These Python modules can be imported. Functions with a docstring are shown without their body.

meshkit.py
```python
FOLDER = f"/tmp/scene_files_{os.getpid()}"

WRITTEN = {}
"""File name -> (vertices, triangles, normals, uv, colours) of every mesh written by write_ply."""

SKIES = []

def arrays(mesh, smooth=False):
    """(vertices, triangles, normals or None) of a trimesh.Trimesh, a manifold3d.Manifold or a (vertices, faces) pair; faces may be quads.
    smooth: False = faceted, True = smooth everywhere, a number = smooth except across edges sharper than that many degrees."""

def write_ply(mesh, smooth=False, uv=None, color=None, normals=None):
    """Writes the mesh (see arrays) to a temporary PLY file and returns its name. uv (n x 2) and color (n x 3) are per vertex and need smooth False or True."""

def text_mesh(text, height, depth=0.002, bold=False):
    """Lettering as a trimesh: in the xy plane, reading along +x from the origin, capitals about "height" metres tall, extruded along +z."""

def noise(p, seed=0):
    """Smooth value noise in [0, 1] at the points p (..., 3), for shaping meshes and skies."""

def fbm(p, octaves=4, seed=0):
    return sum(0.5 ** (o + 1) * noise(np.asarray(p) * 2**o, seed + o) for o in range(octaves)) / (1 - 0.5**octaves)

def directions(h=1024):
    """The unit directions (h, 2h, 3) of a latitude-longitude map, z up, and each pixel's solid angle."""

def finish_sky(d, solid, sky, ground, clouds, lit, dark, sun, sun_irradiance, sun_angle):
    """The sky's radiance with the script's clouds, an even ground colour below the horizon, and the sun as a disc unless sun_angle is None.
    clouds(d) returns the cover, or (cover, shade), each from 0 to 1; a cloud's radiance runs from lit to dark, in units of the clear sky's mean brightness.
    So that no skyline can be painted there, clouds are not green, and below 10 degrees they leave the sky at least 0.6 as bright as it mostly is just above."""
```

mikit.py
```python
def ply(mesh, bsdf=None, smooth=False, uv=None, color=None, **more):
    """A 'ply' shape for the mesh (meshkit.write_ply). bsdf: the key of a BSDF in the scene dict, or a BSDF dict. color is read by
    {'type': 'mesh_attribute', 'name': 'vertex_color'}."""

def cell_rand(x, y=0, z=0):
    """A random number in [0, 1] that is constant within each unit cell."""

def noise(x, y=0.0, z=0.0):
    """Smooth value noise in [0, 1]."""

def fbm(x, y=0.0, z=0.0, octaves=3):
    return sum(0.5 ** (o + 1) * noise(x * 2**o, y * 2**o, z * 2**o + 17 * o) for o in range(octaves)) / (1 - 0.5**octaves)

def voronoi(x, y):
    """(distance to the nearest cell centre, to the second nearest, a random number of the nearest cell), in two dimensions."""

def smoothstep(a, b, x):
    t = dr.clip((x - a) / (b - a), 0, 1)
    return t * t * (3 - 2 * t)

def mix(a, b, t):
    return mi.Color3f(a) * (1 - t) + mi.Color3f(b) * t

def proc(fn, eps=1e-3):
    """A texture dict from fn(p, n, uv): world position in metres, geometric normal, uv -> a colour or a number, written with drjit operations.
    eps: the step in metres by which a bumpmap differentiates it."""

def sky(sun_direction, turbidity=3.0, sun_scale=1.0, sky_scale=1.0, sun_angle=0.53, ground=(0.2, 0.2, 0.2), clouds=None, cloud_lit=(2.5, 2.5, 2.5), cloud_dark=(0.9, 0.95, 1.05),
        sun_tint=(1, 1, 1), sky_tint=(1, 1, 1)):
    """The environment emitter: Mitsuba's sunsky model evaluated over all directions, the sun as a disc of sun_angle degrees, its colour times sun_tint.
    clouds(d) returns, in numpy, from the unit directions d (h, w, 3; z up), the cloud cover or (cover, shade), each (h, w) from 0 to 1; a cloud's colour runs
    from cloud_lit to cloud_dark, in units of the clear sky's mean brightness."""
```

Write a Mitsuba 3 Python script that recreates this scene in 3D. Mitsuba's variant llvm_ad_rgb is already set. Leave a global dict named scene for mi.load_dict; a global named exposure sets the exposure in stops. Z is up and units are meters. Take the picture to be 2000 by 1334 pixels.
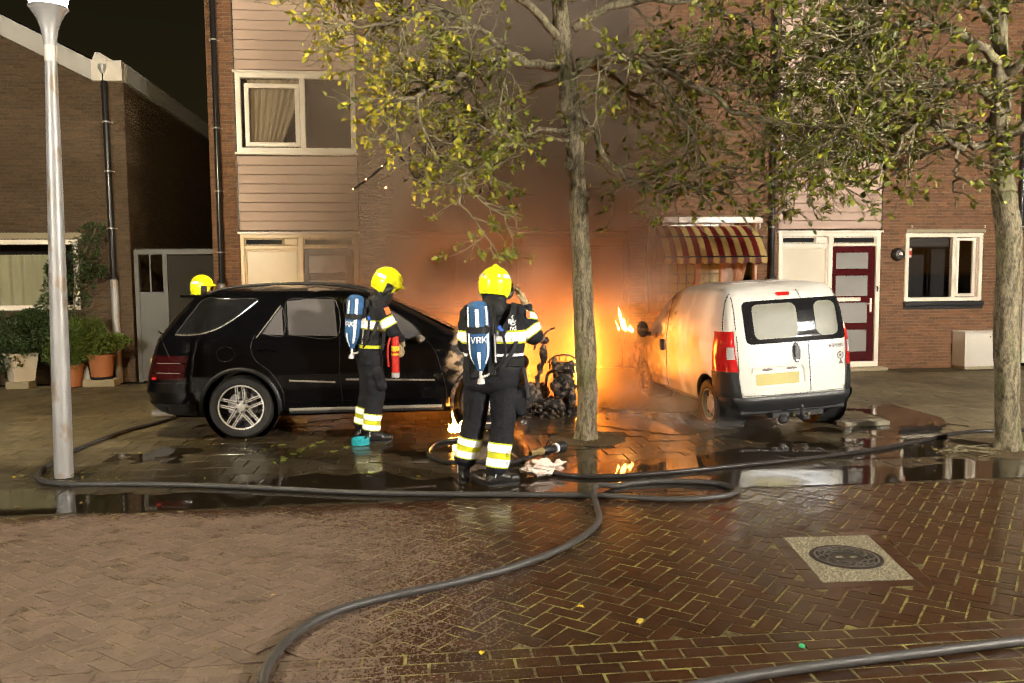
import math
import numpy as np
import trimesh
import drjit as dr
import mitsuba as mi
import manifold3d as m3
from shapely.geometry import Polygon, box as sbox, Point, LineString
from shapely import affinity
from shapely.ops import unary_union
import mikit
import meshkit
from mikit import noise, fbm, smoothstep, mix, proc

T = mi.ScalarTransform4f
scene, labels = {}, {}
exposure = 0.68

# ------------------------------------------------------------------ camera
EYE = [0.0, 0.0, 1.82]
FWD = [0.11173119, 0.99074896, -0.07702364]
UPV = [0.01717699, 0.07557189, 0.9969924]
scene['camera'] = {'type': 'perspective', 'fov': 63.6, 'fov_axis': 'x', 'near_clip': 0.05, 'far_clip': 400.0,
                   'to_world': T().look_at(origin=EYE, target=[EYE[k] + FWD[k] for k in range(3)], up=UPV)}

# ------------------------------------------------------------------ night sky
scene['sky'] = {**mikit.sky([0.3, -0.8, 0.12], turbidity=6, sun_scale=0.0, sky_scale=0.13, sky_tint=(1.0, 0.62, 0.26), ground=(0.05, 0.05, 0.05)),
                'sampling_weight': 0.4}

# strength of the lamps of the street (radiance of the frosted globes)
LAMP_NEAR = [480.0, 390.0, 215.0]       # the lamp in view
LAMP_STREET_FLASH_R = [5100.0, 4700.0, 4000.0]   # unseen lamp added behind the camera, right: street light plus flash
LAMP_STREET_FLASH_L = [2350.0, 2150.0, 1830.0]   # its twin to the left, also added and unseen, for street light and flash
FIRE_HOT = [36.0, 14.0, 2.4]
FIRE_MID = [140.0, 40.0, 4.0]
SMOKE_SCALE = 2.5

# ------------------------------------------------------------------ helpers
rng = np.random.default_rng(7)
used = {}


def numbered(key):
    n = used.get(key, 0)
    used[key] = n + 1
    return key if n == 0 else f'{key}_{n:03d}'


def tag(key, label=None, cat=None, group=None, kind=None):
    d = labels.setdefault(key, {})
    for k, v in (('label', label), ('category', cat), ('group', group), ('kind', kind)):
        if v:
            d[k] = v
    return key


def thing(name, label, cat, group=None):
    return tag(numbered(name), label, cat, group)


def put(name, mesh, bsdf, parent=None, smooth=False, label=None, cat=None, group=None, kind=None, uv=None, **more):
    key = numbered(f'{parent}__{name}' if parent else name)
    scene[key] = mikit.ply(mesh, bsdf, smooth, uv=uv, **more)
    if label or cat or group or kind:
        tag(key, label, cat, group, kind)
    return key


def put_copy(name, shape, to_world, parent):
    key = numbered(f'{parent}__{name}' if parent else name)
    scene[key] = {**shape, 'to_world': to_world}
    return key


def cat(ms):
    ms = [m for m in ms if m is not None]
    vs, fs, at = [], [], 0
    for m in ms:
        v, f = (np.asarray(m.vertices), np.asarray(m.faces)) if hasattr(m, 'vertices') else m
        vs.append(v)
        fs.append(f + at)
        at += len(v)
    return trimesh.Trimesh(np.vstack(vs), np.vstack(fs), process=False)


def box(x0, x1, y0, y1, z0, z1, c=0.0):
    x0, x1 = sorted((x0, x1)); y0, y1 = sorted((y0, y1)); z0, z1 = sorted((z0, z1))
    if c <= 0:
        m = trimesh.creation.box(extents=[x1 - x0, y1 - y0, z1 - z0])
        m.apply_translation([(x0 + x1) / 2, (y0 + y1) / 2, (z0 + z1) / 2])
        return m
    c = min(c, (x1 - x0) / 2.2, (y1 - y0) / 2.2, (z1 - z0) / 2.2)
    pts = []
    for sx in (0, 1):
        for sy in (0, 1):
            for sz in (0, 1):
                p = np.array([(x0, x1)[sx], (y0, y1)[sy], (z0, z1)[sz]], float)
                for k in range(3):
                    q = p.copy()
                    for j in range(3):
                        if j != k:
                            q[j] += c * (1 - 2 * (sx, sy, sz)[j])
                    pts.append(q)
    return trimesh.convex.convex_hull(np.array(pts))


def move(m, M):
    m = m.copy()
    m.apply_transform(M)
    return m


def rotz(a):
    return trimesh.transformations.rotation_matrix(a, [0, 0, 1])


def rot(a, ax, p=(0, 0, 0)):
    return trimesh.transformations.rotation_matrix(a, ax, p)


def trans(x, y, z):
    return trimesh.transformations.translation_matrix([x, y, z])


def spline(pts, n):
    """Catmull-Rom through the points, n samples."""
    p = np.asarray(pts, float)
    p = np.vstack([2 * p[0] - p[1], p, 2 * p[-1] - p[-2]])
    L = np.linalg.norm(np.diff(p, axis=0), axis=1) ** 0.5 + 1e-6
    t = np.concatenate([[0], np.cumsum(L)])
    s = np.linspace(t[1], t[-2], n)
    out = np.empty((n, p.shape[1]))
    for i, x in enumerate(s):
        k = min(max(np.searchsorted(t, x, 'right') - 1, 1), len(p) - 3)
        t0, t1, t2, t3 = t[k - 1:k + 3]
        P0, P1, P2, P3 = p[k - 1:k + 3]
        A1 = (t1 - x) / (t1 - t0) * P0 + (x - t0) / (t1 - t0) * P1
        A2 = (t2 - x) / (t2 - t1) * P1 + (x - t1) / (t2 - t1) * P2
        A3 = (t3 - x) / (t3 - t2) * P2 + (x - t2) / (t3 - t2) * P3
        B1 = (t2 - x) / (t2 - t0) * A1 + (x - t0) / (t2 - t0) * A2
        B2 = (t3 - x) / (t3 - t1) * A2 + (x - t1) / (t3 - t1) * A3
        out[i] = (t2 - x) / (t2 - t1) * B1 + (x - t1) / (t2 - t1) * B2
    return out


def tube(pts, r, sides=8, caps=True):
    p = np.asarray(pts, float)
    n = len(p)
    r = np.broadcast_to(np.asarray(r, float), (n,))
    t = np.gradient(p, axis=0)
    t /= np.linalg.norm(t, axis=1, keepdims=True) + 1e-12
    a = np.cross(t[0], [0, 0, 1.0] if abs(t[0, 2]) < 0.9 else [1.0, 0, 0])
    A = []
    for i in range(n):
        a = a - t[i] * (a @ t[i])
        a /= np.linalg.norm(a) + 1e-12
        A.append(a)
    A = np.array(A)
    B = np.cross(t, A)
    ang = np.arange(sides) * 2 * np.pi / sides
    v = p[:, None] + r[:, None, None] * (np.cos(ang)[None, :, None] * A[:, None] + np.sin(ang)[None, :, None] * B[:, None])
    i, j = np.meshgrid(np.arange(n - 1), np.arange(sides), indexing='ij')
    q = np.stack([i * sides + j, i * sides + (j + 1) % sides, (i + 1) * sides + (j + 1) % sides, (i + 1) * sides + j], -1).reshape(-1, 4)
    f = np.vstack([q[:, [0, 1, 2]], q[:, [0, 2, 3]]])
    v = v.reshape(-1, 3)
    if caps:
        v = np.vstack([v, p[0], p[-1]])
        k = np.arange(sides)
        f = np.vstack([f, np.stack([k * 0 + n * sides, (k + 1) % sides, k], 1),
                       np.stack([k * 0 + n * sides + 1, (n - 1) * sides + k, (n - 1) * sides + (k + 1) % sides], 1)])
    return trimesh.Trimesh(v, f, process=False)


def tubes_batch(P, R, sides):
    """many tubes at once: P (m, n, 3), R (m, n)."""
    P, R = np.asarray(P, float), np.asarray(R, float)
    m, n = P.shape[:2]
    t = np.gradient(P, axis=1)
    t /= np.linalg.norm(t, axis=2, keepdims=True) + 1e-12
    a = np.cross(t, np.where(np.abs(t[..., 2:]) < 0.9, [0, 0, 1.0], [1.0, 0, 0]))
    a /= np.linalg.norm(a, axis=2, keepdims=True) + 1e-12
    b = np.cross(t, a)
    ang = np.arange(sides) * 2 * np.pi / sides
    v = P[:, :, None] + R[:, :, None, None] * (np.cos(ang)[None, None, :, None] * a[:, :, None] + np.sin(ang)[None, None, :, None] * b[:, :, None])
    i, j = np.meshgrid(np.arange(n - 1), np.arange(sides), indexing='ij')
    q = np.stack([i * sides + j, i * sides + (j + 1) % sides, (i + 1) * sides + (j + 1) % sides, (i + 1) * sides + j], -1).reshape(-1, 4)
    f = np.vstack([q[:, [0, 1, 2]], q[:, [0, 2, 3]]])
    F = (f[None] + (np.arange(m) * n * sides)[:, None, None]).reshape(-1, 3)
    return trimesh.Trimesh(v.reshape(-1, 3), F, process=False)


def lathe(profile, sides=24, center=(0, 0, 0)):
    """profile [(r, z)] around the z axis, closed at the ends when r = 0."""
    pr = np.asarray(profile, float)
    n = len(pr)
    ang = np.arange(sides) * 2 * np.pi / sides
    v = np.stack([pr[:, :1] * np.cos(ang), pr[:, :1] * np.sin(ang), np.broadcast_to(pr[:, 1:2], (n, sides))], -1).reshape(-1, 3) + np.asarray(center)
    i, j = np.meshgrid(np.arange(n - 1), np.arange(sides), indexing='ij')
    q = np.stack([i * sides + j, i * sides + (j + 1) % sides, (i + 1) * sides + (j + 1) % sides, (i + 1) * sides + j], -1).reshape(-1, 4)
    return trimesh.Trimesh(v, np.vstack([q[:, [0, 1, 2]], q[:, [0, 2, 3]]]), process=False)


def grid_mesh(V):
    """(n, m, 3) points as a sheet."""
    n, m = V.shape[:2]
    i, j = np.meshgrid(np.arange(n - 1), np.arange(m - 1), indexing='ij')
    q = np.stack([i * m + j, i * m + j + 1, (i + 1) * m + j + 1, (i + 1) * m + j], -1).reshape(-1, 4)
    return trimesh.Trimesh(V.reshape(-1, 3), np.vstack([q[:, [0, 1, 2]], q[:, [0, 2, 3]]]), process=False)


def poly_sheet(poly, size=None):
    """2D triangles of a shapely polygon, refined to edges of at most size."""
    v, f = trimesh.creation.triangulate_polygon(poly, engine='earcut')
    v = np.column_stack([v, np.zeros(len(v))])
    if size:
        v, f = trimesh.remesh.subdivide_to_size(v, f, size, max_iter=12)
    return v, f


def prism(poly, z0, z1):
    m = trimesh.creation.extrude_polygon(poly, z1 - z0, engine='earcut')
    m.apply_translation([0, 0, z0])
    return m


def polys(g):
    return [p for p in getattr(g, 'geoms', [g]) if p.geom_type == 'Polygon' and p.area > 1e-5]


# ------------------------------------------------------------------ materials
def M(name, color, rough=0.5, spec=0.5, metallic=0.0, clearcoat=0.0, **more):
    col = color if isinstance(color, dict) else {'type': 'rgb', 'value': list(color)}
    b = {'type': 'principled', 'base_color': col, 'roughness': rough, 'specular': spec, 'metallic': metallic, **more}
    if clearcoat:
        b['clearcoat'] = clearcoat
        b['clearcoat_gloss'] = 0.95
    scene[name] = {'type': 'twosided', 'bsdf': b}
    return name


def smoke_dark(c, p):
    """wall colour painted dark behind the fire, so the thin smoke reads dense."""
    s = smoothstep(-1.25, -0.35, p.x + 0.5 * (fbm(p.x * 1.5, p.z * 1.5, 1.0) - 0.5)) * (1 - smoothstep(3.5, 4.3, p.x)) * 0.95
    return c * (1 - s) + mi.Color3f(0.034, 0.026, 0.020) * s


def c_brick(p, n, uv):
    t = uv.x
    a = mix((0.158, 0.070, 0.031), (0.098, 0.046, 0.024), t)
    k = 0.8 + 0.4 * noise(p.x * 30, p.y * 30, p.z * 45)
    return smoke_dark(a * k, p)


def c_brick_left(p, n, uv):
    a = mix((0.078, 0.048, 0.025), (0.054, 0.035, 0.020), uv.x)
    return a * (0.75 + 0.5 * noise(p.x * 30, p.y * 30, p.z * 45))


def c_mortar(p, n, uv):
    return smoke_dark(mi.Color3f(0.17, 0.125, 0.082) * (0.7 + 0.5 * fbm(p.x * 9, p.y * 9, p.z * 9)), p)


def dryness(p):
    """1 where the road has stayed dry, 0 where the hoses have wetted it; spots of spray in between."""
    wob = fbm(p.x * 1.3, p.y * 1.3, 3.0) - 0.5
    edge = 0.30 + 0.20 * dr.sin(p.y * 1.7) + wob * 0.9          # x of the wet front
    d = (edge - p.x) + dr.minimum(0.0, 6.42 + 0.10 * p.x + wob * 0.55 - p.y) * 6.0
    base = smoothstep(-0.55, 0.35, d)
    s1 = noise(p.x * 95, p.y * 80, 1.0)
    s2 = noise(p.x * 190 + 9, p.y * 160, 5.0)
    s3 = noise(p.x * 9 + 4, p.y * 17, 8.0)
    spray = 0.55 * s1 + 0.45 * s2
    thr = 0.80 - 0.58 * (1 - smoothstep(-0.6, 1.7, d))
    drops = smoothstep(thr - 0.03, thr + 0.03, spray)
    streak = smoothstep(0.74, 0.84, s3) * smoothstep(0.35, 0.6, s2)
    return dr.clip(smoothstep(-0.75, 0.1, d) * (1 - drops * 0.92) * (1 - 0.75 * streak) * dr.minimum(1.0, 0.25 + base), 0, 1)


def c_road(p, n, uv):
    dry = dryness(p)
    t = uv.x
    k = 0.8 + 0.4 * fbm(p.x * 22, p.y * 22, 2.0)
    d = mix((0.092, 0.059, 0.043), (0.070, 0.044, 0.032), t) * (0.85 + 0.3 * fbm(p.x * 3, p.y * 3, 1.0))
    w = mix((0.028, 0.0115, 0.0048), (0.018, 0.008, 0.004), t)
    return (w * (1 - dry) + d * dry) * k


def r_road(p, n, uv):
    dry = dryness(p)
    return 0.11 + 0.20 * noise(p.x * 7, p.y * 7, 4.0) + 0.48 * dry


def c_joint(p, n, uv):
    dry = dryness(p)
    moss = smoothstep(0.35, 0.7, fbm(p.x * 5, p.y * 5, 7.0))
    w = mix((0.060, 0.046, 0.020), (0.135, 0.120, 0.036), moss * smoothstep(0.2, 0.6, noise(p.x * 19, p.y * 19, 6.0)))
    d = mi.Color3f(0.10, 0.072, 0.046)
    return (w * (1 - dry) + d * dry) * (0.6 + 0.8 * noise(p.x * 60, p.y * 60, 2.0))


def wetness(p):
    """how wet the pavement is: soaked between the two cars, damp at the sides."""
    w = fbm(p.x * 0.9, p.y * 0.9, 2.0) - 0.5
    a = 1 - smoothstep(3.0, 4.8, dr.abs(p.x - 1.3) + w * 2.2)
    b = 1 - smoothstep(7.6, 9.4, p.y + w * 1.5)
    c = 1 - smoothstep(10.0, 12.5, p.y + w)
    return dr.clip(dr.maximum(a * 0.95, b * 0.75) * (0.25 + 0.75 * c) + 0.3 * smoothstep(0.02, 0.2, w), 0, 1)


def c_tile(p, n, uv):
    w = wetness(p)
    k = 0.75 + 0.5 * fbm(p.x * 14, p.y * 14, 1.0)
    d = mix((0.105, 0.082, 0.044), (0.076, 0.060, 0.033), uv.x)
    s = mix((0.026, 0.020, 0.012), (0.017, 0.013, 0.008), uv.x)
    return (s * w + d * (1 - w)) * k


def r_tile(p, n, uv):
    w = wetness(p)
    return 0.60 - 0.52 * w + (0.26 - 0.12 * w) * noise(p.x * 8, p.y * 8, 3.0)


def c_bark(p, n, uv):
    w = fbm(p.x * 8, p.y * 8, p.z * 4.0) * 1.4
    s = 0.6 * fbm(p.x * 38 + w, p.y * 38 + w, p.z * 8.0 + w * 2, 3) + 0.4 * fbm(p.x * 120, p.y * 120, p.z * 34.0, 2)
    s = smoothstep(0.26, 0.74, s)
    lich = smoothstep(0.52, 0.75, fbm(p.x * 6, p.y * 6, p.z * 3.0))
    a = mix((0.038, 0.032, 0.021), (0.185, 0.155, 0.10), s)
    return a * (1 - 0.35 * lich) + mi.Color3f(0.09, 0.11, 0.035) * (0.35 * lich)


def c_leaf(p, n, uv):
    t = uv.x
    g = mix((0.042, 0.058, 0.010), (0.15, 0.155, 0.018), smoothstep(0.0, 0.55, t))
    return mix((0, 0, 0), (1, 1, 1), 0.0) + g * (1 - smoothstep(0.55, 0.9, t)) + mi.Color3f(0.56, 0.43, 0.04) * smoothstep(0.55, 0.9, t)


def c_shrub(p, n, uv):
    return mix((0.018, 0.034, 0.010), (0.05, 0.075, 0.018), uv.x)


def c_fern(p, n, uv):
    return mix((0.05, 0.085, 0.014), (0.11, 0.14, 0.02), uv.x)


def c_litter(p, n, uv):
    return mix((0.065, 0.045, 0.020), (0.34, 0.24, 0.03), uv.x)


def c_van(p, n, uv):
    """white paint, burnt off and sooty over the front of the van."""
    q = fbm(p.x * 3.1, p.y * 3.1, p.z * 3.1)
    f = fbm(p.x * 9, p.y * 9, p.z * 9)
    front = smoothstep(10.70, 11.35, p.y + (q - 0.5) * 1.1 + 0.25 * (p.z - 0.9))
    band = smoothstep(0.66, 0.72, q) * smoothstep(10.2, 11.2, p.y) * smoothstep(1.25, 0.9, p.z)
    pil = smoothstep(0.50, 0.58, f) * smoothstep(0.28, 0.10, dr.abs(p.y - 10.95)) * smoothstep(0.95, 1.1, p.z) * smoothstep(1.5, 1.35, p.z)
    burn = dr.clip(dr.maximum(dr.maximum(front, 0.8 * band), pil), 0, 1)
    rust = mix((0.020, 0.014, 0.011), (0.13, 0.075, 0.045), smoothstep(0.45, 0.68, f))
    smut = dr.clip(smoothstep(0.42, 0.72, fbm(p.x * 1.6 + 3, p.y * 2.2, p.z * 1.3)) * smoothstep(9.4, 10.4, p.y) + 0.5 * smoothstep(10.1, 11.4, p.y), 0, 1)
    white = mix((0.50, 0.485, 0.45), (0.22, 0.185, 0.15), 0.85 * smut)
    return white * (1 - burn) + rust * burn


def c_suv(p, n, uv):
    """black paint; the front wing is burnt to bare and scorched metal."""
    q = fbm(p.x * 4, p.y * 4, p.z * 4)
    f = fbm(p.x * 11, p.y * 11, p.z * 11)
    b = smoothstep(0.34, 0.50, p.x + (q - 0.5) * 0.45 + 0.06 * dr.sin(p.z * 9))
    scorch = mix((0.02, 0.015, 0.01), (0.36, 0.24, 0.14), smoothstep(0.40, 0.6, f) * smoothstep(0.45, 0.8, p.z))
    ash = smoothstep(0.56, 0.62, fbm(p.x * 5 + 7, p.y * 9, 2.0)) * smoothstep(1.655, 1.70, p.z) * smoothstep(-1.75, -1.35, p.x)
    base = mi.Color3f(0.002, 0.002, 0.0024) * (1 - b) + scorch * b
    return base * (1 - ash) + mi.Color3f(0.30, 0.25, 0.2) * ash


def r_suv(p, n, uv):
    q = fbm(p.x * 4, p.y * 4, p.z * 4)
    return 0.05 + 0.5 * smoothstep(0.34, 0.50, p.x + (q - 0.5) * 0.45)


def c_conc(p, n, uv):
    f = mikit.voronoi(p.x * 90, p.y * 90)
    return mix((0.06, 0.052, 0.036), (0.36, 0.315, 0.21), f[2] * smoothstep(0.6, 0.2, f[0]))


def c_steel(p, n, uv):
    s = fbm(p.x * 12, p.y * 12, p.z * 3)
    rust = smoothstep(0.6, 0.75, fbm(p.x * 9 + 5, p.y * 9, p.z * 5))
    return mix((0.20, 0.195, 0.185), (0.36, 0.355, 0.35), s) * (1 - 0.5 * rust) + mi.Color3f(0.20, 0.12, 0.05) * (0.5 * rust)


def c_suit(p, n, uv):
    return mi.Color3f(0.0085, 0.0088, 0.0115) * (0.6 + 0.8 * noise(p.x * 60, p.y * 60, p.z * 60))


def c_char(p, n, uv):
    s = fbm(p.x * 18, p.y * 18, p.z * 18)
    return mix((0.012, 0.010, 0.009), (0.14, 0.095, 0.065), smoothstep(0.45, 0.72, s))


M('mat_brick', proc(c_brick), 0.75, 0.3)
M('mat_brick_left', proc(c_brick_left), 0.8, 0.3)
M('mat_mortar', proc(c_mortar), 0.95, 0.1)
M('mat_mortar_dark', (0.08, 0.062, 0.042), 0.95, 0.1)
M('mat_road_brick', proc(c_road), proc(r_road), 0.5)
M('mat_road_joint', proc(c_joint), 0.85, 0.2)
M('mat_tile', proc(c_tile), proc(r_tile), 0.5)
M('mat_tile_joint', (0.012, 0.010, 0.005), 0.7, 0.3)
M('mat_water', (0.010, 0.007, 0.004), 0.03, 1.0)
M('mat_soil', (0.045, 0.032, 0.018), 0.9, 0.2)
M('mat_bark', proc(c_bark), 0.85, 0.2)
M('mat_twig', (0.135, 0.118, 0.068), 0.8, 0.2)
M('mat_twig_burnt', (0.012, 0.010, 0.009), 0.9, 0.1)
M('mat_leaf', proc(c_leaf), 0.55, 0.25)
M('mat_sooty', (0.040, 0.0295, 0.0222), 0.9, 0.1)  # flat dark colour painted on the fronts to stand for dense smoke
M('mat_wet_concrete', (0.15, 0.135, 0.10), 0.4, 0.4)
M('mat_leaf_burnt', (0.02, 0.014, 0.01), 0.8, 0.2)
M('mat_shrub', proc(c_shrub), 0.5, 0.4)
M('mat_fern', proc(c_fern), 0.5, 0.4)
M('mat_moss', (0.07, 0.078, 0.016), 0.9, 0.1)
M('mat_litter', proc(c_litter), 0.8, 0.2)
M('mat_grass', (0.07, 0.085, 0.02), 0.7, 0.3)
M('mat_siding', (0.40, 0.29, 0.23), 0.55, 0.3)
M('mat_frame_white', (0.72, 0.66, 0.55), 0.35, 0.5)
M('mat_frame_cream', (0.62, 0.48, 0.27), 0.4, 0.5)
M('mat_panel_white', (0.62, 0.57, 0.46), 0.12, 0.5)
M('mat_panel_cream', (0.60, 0.50, 0.33), 0.3, 0.5)
M('mat_red_door', (0.045, 0.004, 0.0065), 0.14, 0.5)
M('mat_black_door', (0.016, 0.013, 0.011), 0.35, 0.5)
M('mat_frosted', (0.22, 0.215, 0.205), 0.25, 0.5)
M('mat_dark_glass', (0.012, 0.015, 0.017), 0.06, 0.5)
M('mat_room', (0.02, 0.02, 0.02), 0.9, 0.1)
M('mat_curtain', (0.26, 0.21, 0.14), 0.9, 0.1)
M('mat_net_curtain', (0.30, 0.29, 0.19), 0.9, 0.1)
M('mat_concrete', (0.28, 0.24, 0.16), 0.9, 0.2)
M('mat_aggregate', proc(c_conc), 0.75, 0.3)
M('mat_iron', (0.012, 0.010, 0.009), 0.38, 0.6)
M('mat_iron_worn', (0.075, 0.066, 0.055), 0.35, 0.6)
M('mat_black_pipe', (0.012, 0.012, 0.013), 0.18, 0.5)
M('mat_galvanised', proc(c_steel), 0.42, 0.5, 0.35)
M('mat_fascia', (0.36, 0.35, 0.33), 0.6, 0.3)
M('mat_roof', (0.03, 0.027, 0.025), 0.8, 0.2)
M('mat_gate', (0.075, 0.073, 0.064), 0.5, 0.4)
M('mat_gate_dark', (0.03, 0.027, 0.022), 0.9, 0.1)
M('mat_white_metal', (0.55, 0.51, 0.45), 0.4, 0.5)
M('mat_terracotta', (0.30, 0.115, 0.045), 0.75, 0.3)
M('mat_white_pot', (0.50, 0.44, 0.34), 0.6, 0.3)
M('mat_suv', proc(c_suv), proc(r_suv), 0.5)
M('mat_black_plastic', (0.012, 0.012, 0.013), 0.45, 0.4)
M('mat_rubber', (0.014, 0.013, 0.012), 0.6, 0.3)
M('mat_alloy', (0.72, 0.70, 0.66), 0.28, 0.6, 0.45)
M('mat_alloy_dark', (0.025, 0.025, 0.027), 0.3, 0.5)
M('mat_chrome', (0.75, 0.70, 0.62), 0.15, 0.6, 0.8)
M('mat_suv_smoked', (0.075, 0.071, 0.075), 0.16, 0.5)
M('mat_suv_glass', (0.008, 0.008, 0.009), 0.05, 0.5)
M('mat_lamp_dark_red', (0.022, 0.003, 0.003), 0.1, 0.5)
M('mat_van', proc(c_van), 0.28, 0.5)
M('mat_van_frost', (0.13, 0.128, 0.10), 0.4, 0.2)
M('mat_lamp_red', (0.42, 0.012, 0.012), 0.08, 0.6)
M('mat_lamp_clear', (0.55, 0.55, 0.55), 0.12, 0.6, 0.4)
M('mat_plate', (0.40, 0.34, 0.12), 0.4, 0.4)
M('mat_badge', (0.12, 0.10, 0.09), 0.3, 0.5)
M('mat_hose', (0.034, 0.032, 0.030), 0.5, 0.35)
M('mat_hose_black', (0.020, 0.018, 0.017), 0.22, 0.5)
M('mat_suit', proc(c_suit), 0.85, 0.25)
M('mat_strap', (0.010, 0.010, 0.011), 0.7, 0.3)
M('mat_reflective', (0.93, 0.93, 0.93), 0.45, 0.5)
M('mat_lime', (0.50, 0.52, 0.02), 0.6, 0.3)
M('mat_helmet', (0.80, 0.76, 0.012), 0.22, 0.5)
M('mat_cylinder_blue', (0.025, 0.085, 0.20), 0.7, 0.3)
M('mat_boot', (0.013, 0.012, 0.011), 0.35, 0.5)
M('mat_glove', (0.30, 0.23, 0.13), 0.8, 0.2)
M('mat_glove_black', (0.02, 0.02, 0.02), 0.7, 0.2)
M('mat_skin', (0.48, 0.27, 0.19), 0.5, 0.4)
M('mat_orange', (0.70, 0.13, 0.03), 0.5, 0.4)
M('mat_red', (0.38, 0.018, 0.012), 0.3, 0.5)
M('mat_yellow', (0.65, 0.46, 0.02), 0.4, 0.4)
M('mat_blue', (0.02, 0.09, 0.45), 0.4, 0.4)
M('mat_teal', (0.015, 0.26, 0.30), 0.4, 0.4)
M('mat_plastic_bag', (0.62, 0.52, 0.46), 0.2, 0.6)
M('mat_char', proc(c_char), 0.7, 0.3)
M('mat_brass', (0.40, 0.30, 0.14), 0.3, 0.6, 0.5)
M('mat_awning_red', (0.095, 0.009, 0.009), 0.9, 0.1)
M('mat_awning_yellow', (0.36, 0.26, 0.10), 0.9, 0.1)
M('mat_awning_mauve', (0.105, 0.045, 0.045), 0.9, 0.1)
M('mat_wood_pink', (0.50, 0.30, 0.19), 0.5, 0.4)
M('mat_leaded', (0.40, 0.34, 0.15), 0.2, 0.5)
M('mat_lead', (0.05, 0.05, 0.055), 0.5, 0.4)
M('mat_green_plastic', (0.03, 0.30, 0.12), 0.3, 0.5)
M('mat_yellow_leaf', (0.50, 0.34, 0.02), 0.6, 0.3)
scene['mat_pane'] = {'type': 'thindielectric', 'int_ior': 1.5}
scene['mat_flame'] = {'type': 'diffuse', 'reflectance': {'type': 'rgb', 'value': [0.0, 0.0, 0.0]}}

# ------------------------------------------------------------------ the ground
def sheet(x0, x1, y0, y1, z):
    return grid_mesh(np.array([[[x0, y0, z], [x1, y0, z]], [[x0, y1, z], [x1, y1, z]]], float))


put('ground', sheet(-90, 90, -60, 120, -0.05), 'mat_soil', kind='structure', label='dark bare ground beyond the street and houses')


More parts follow.
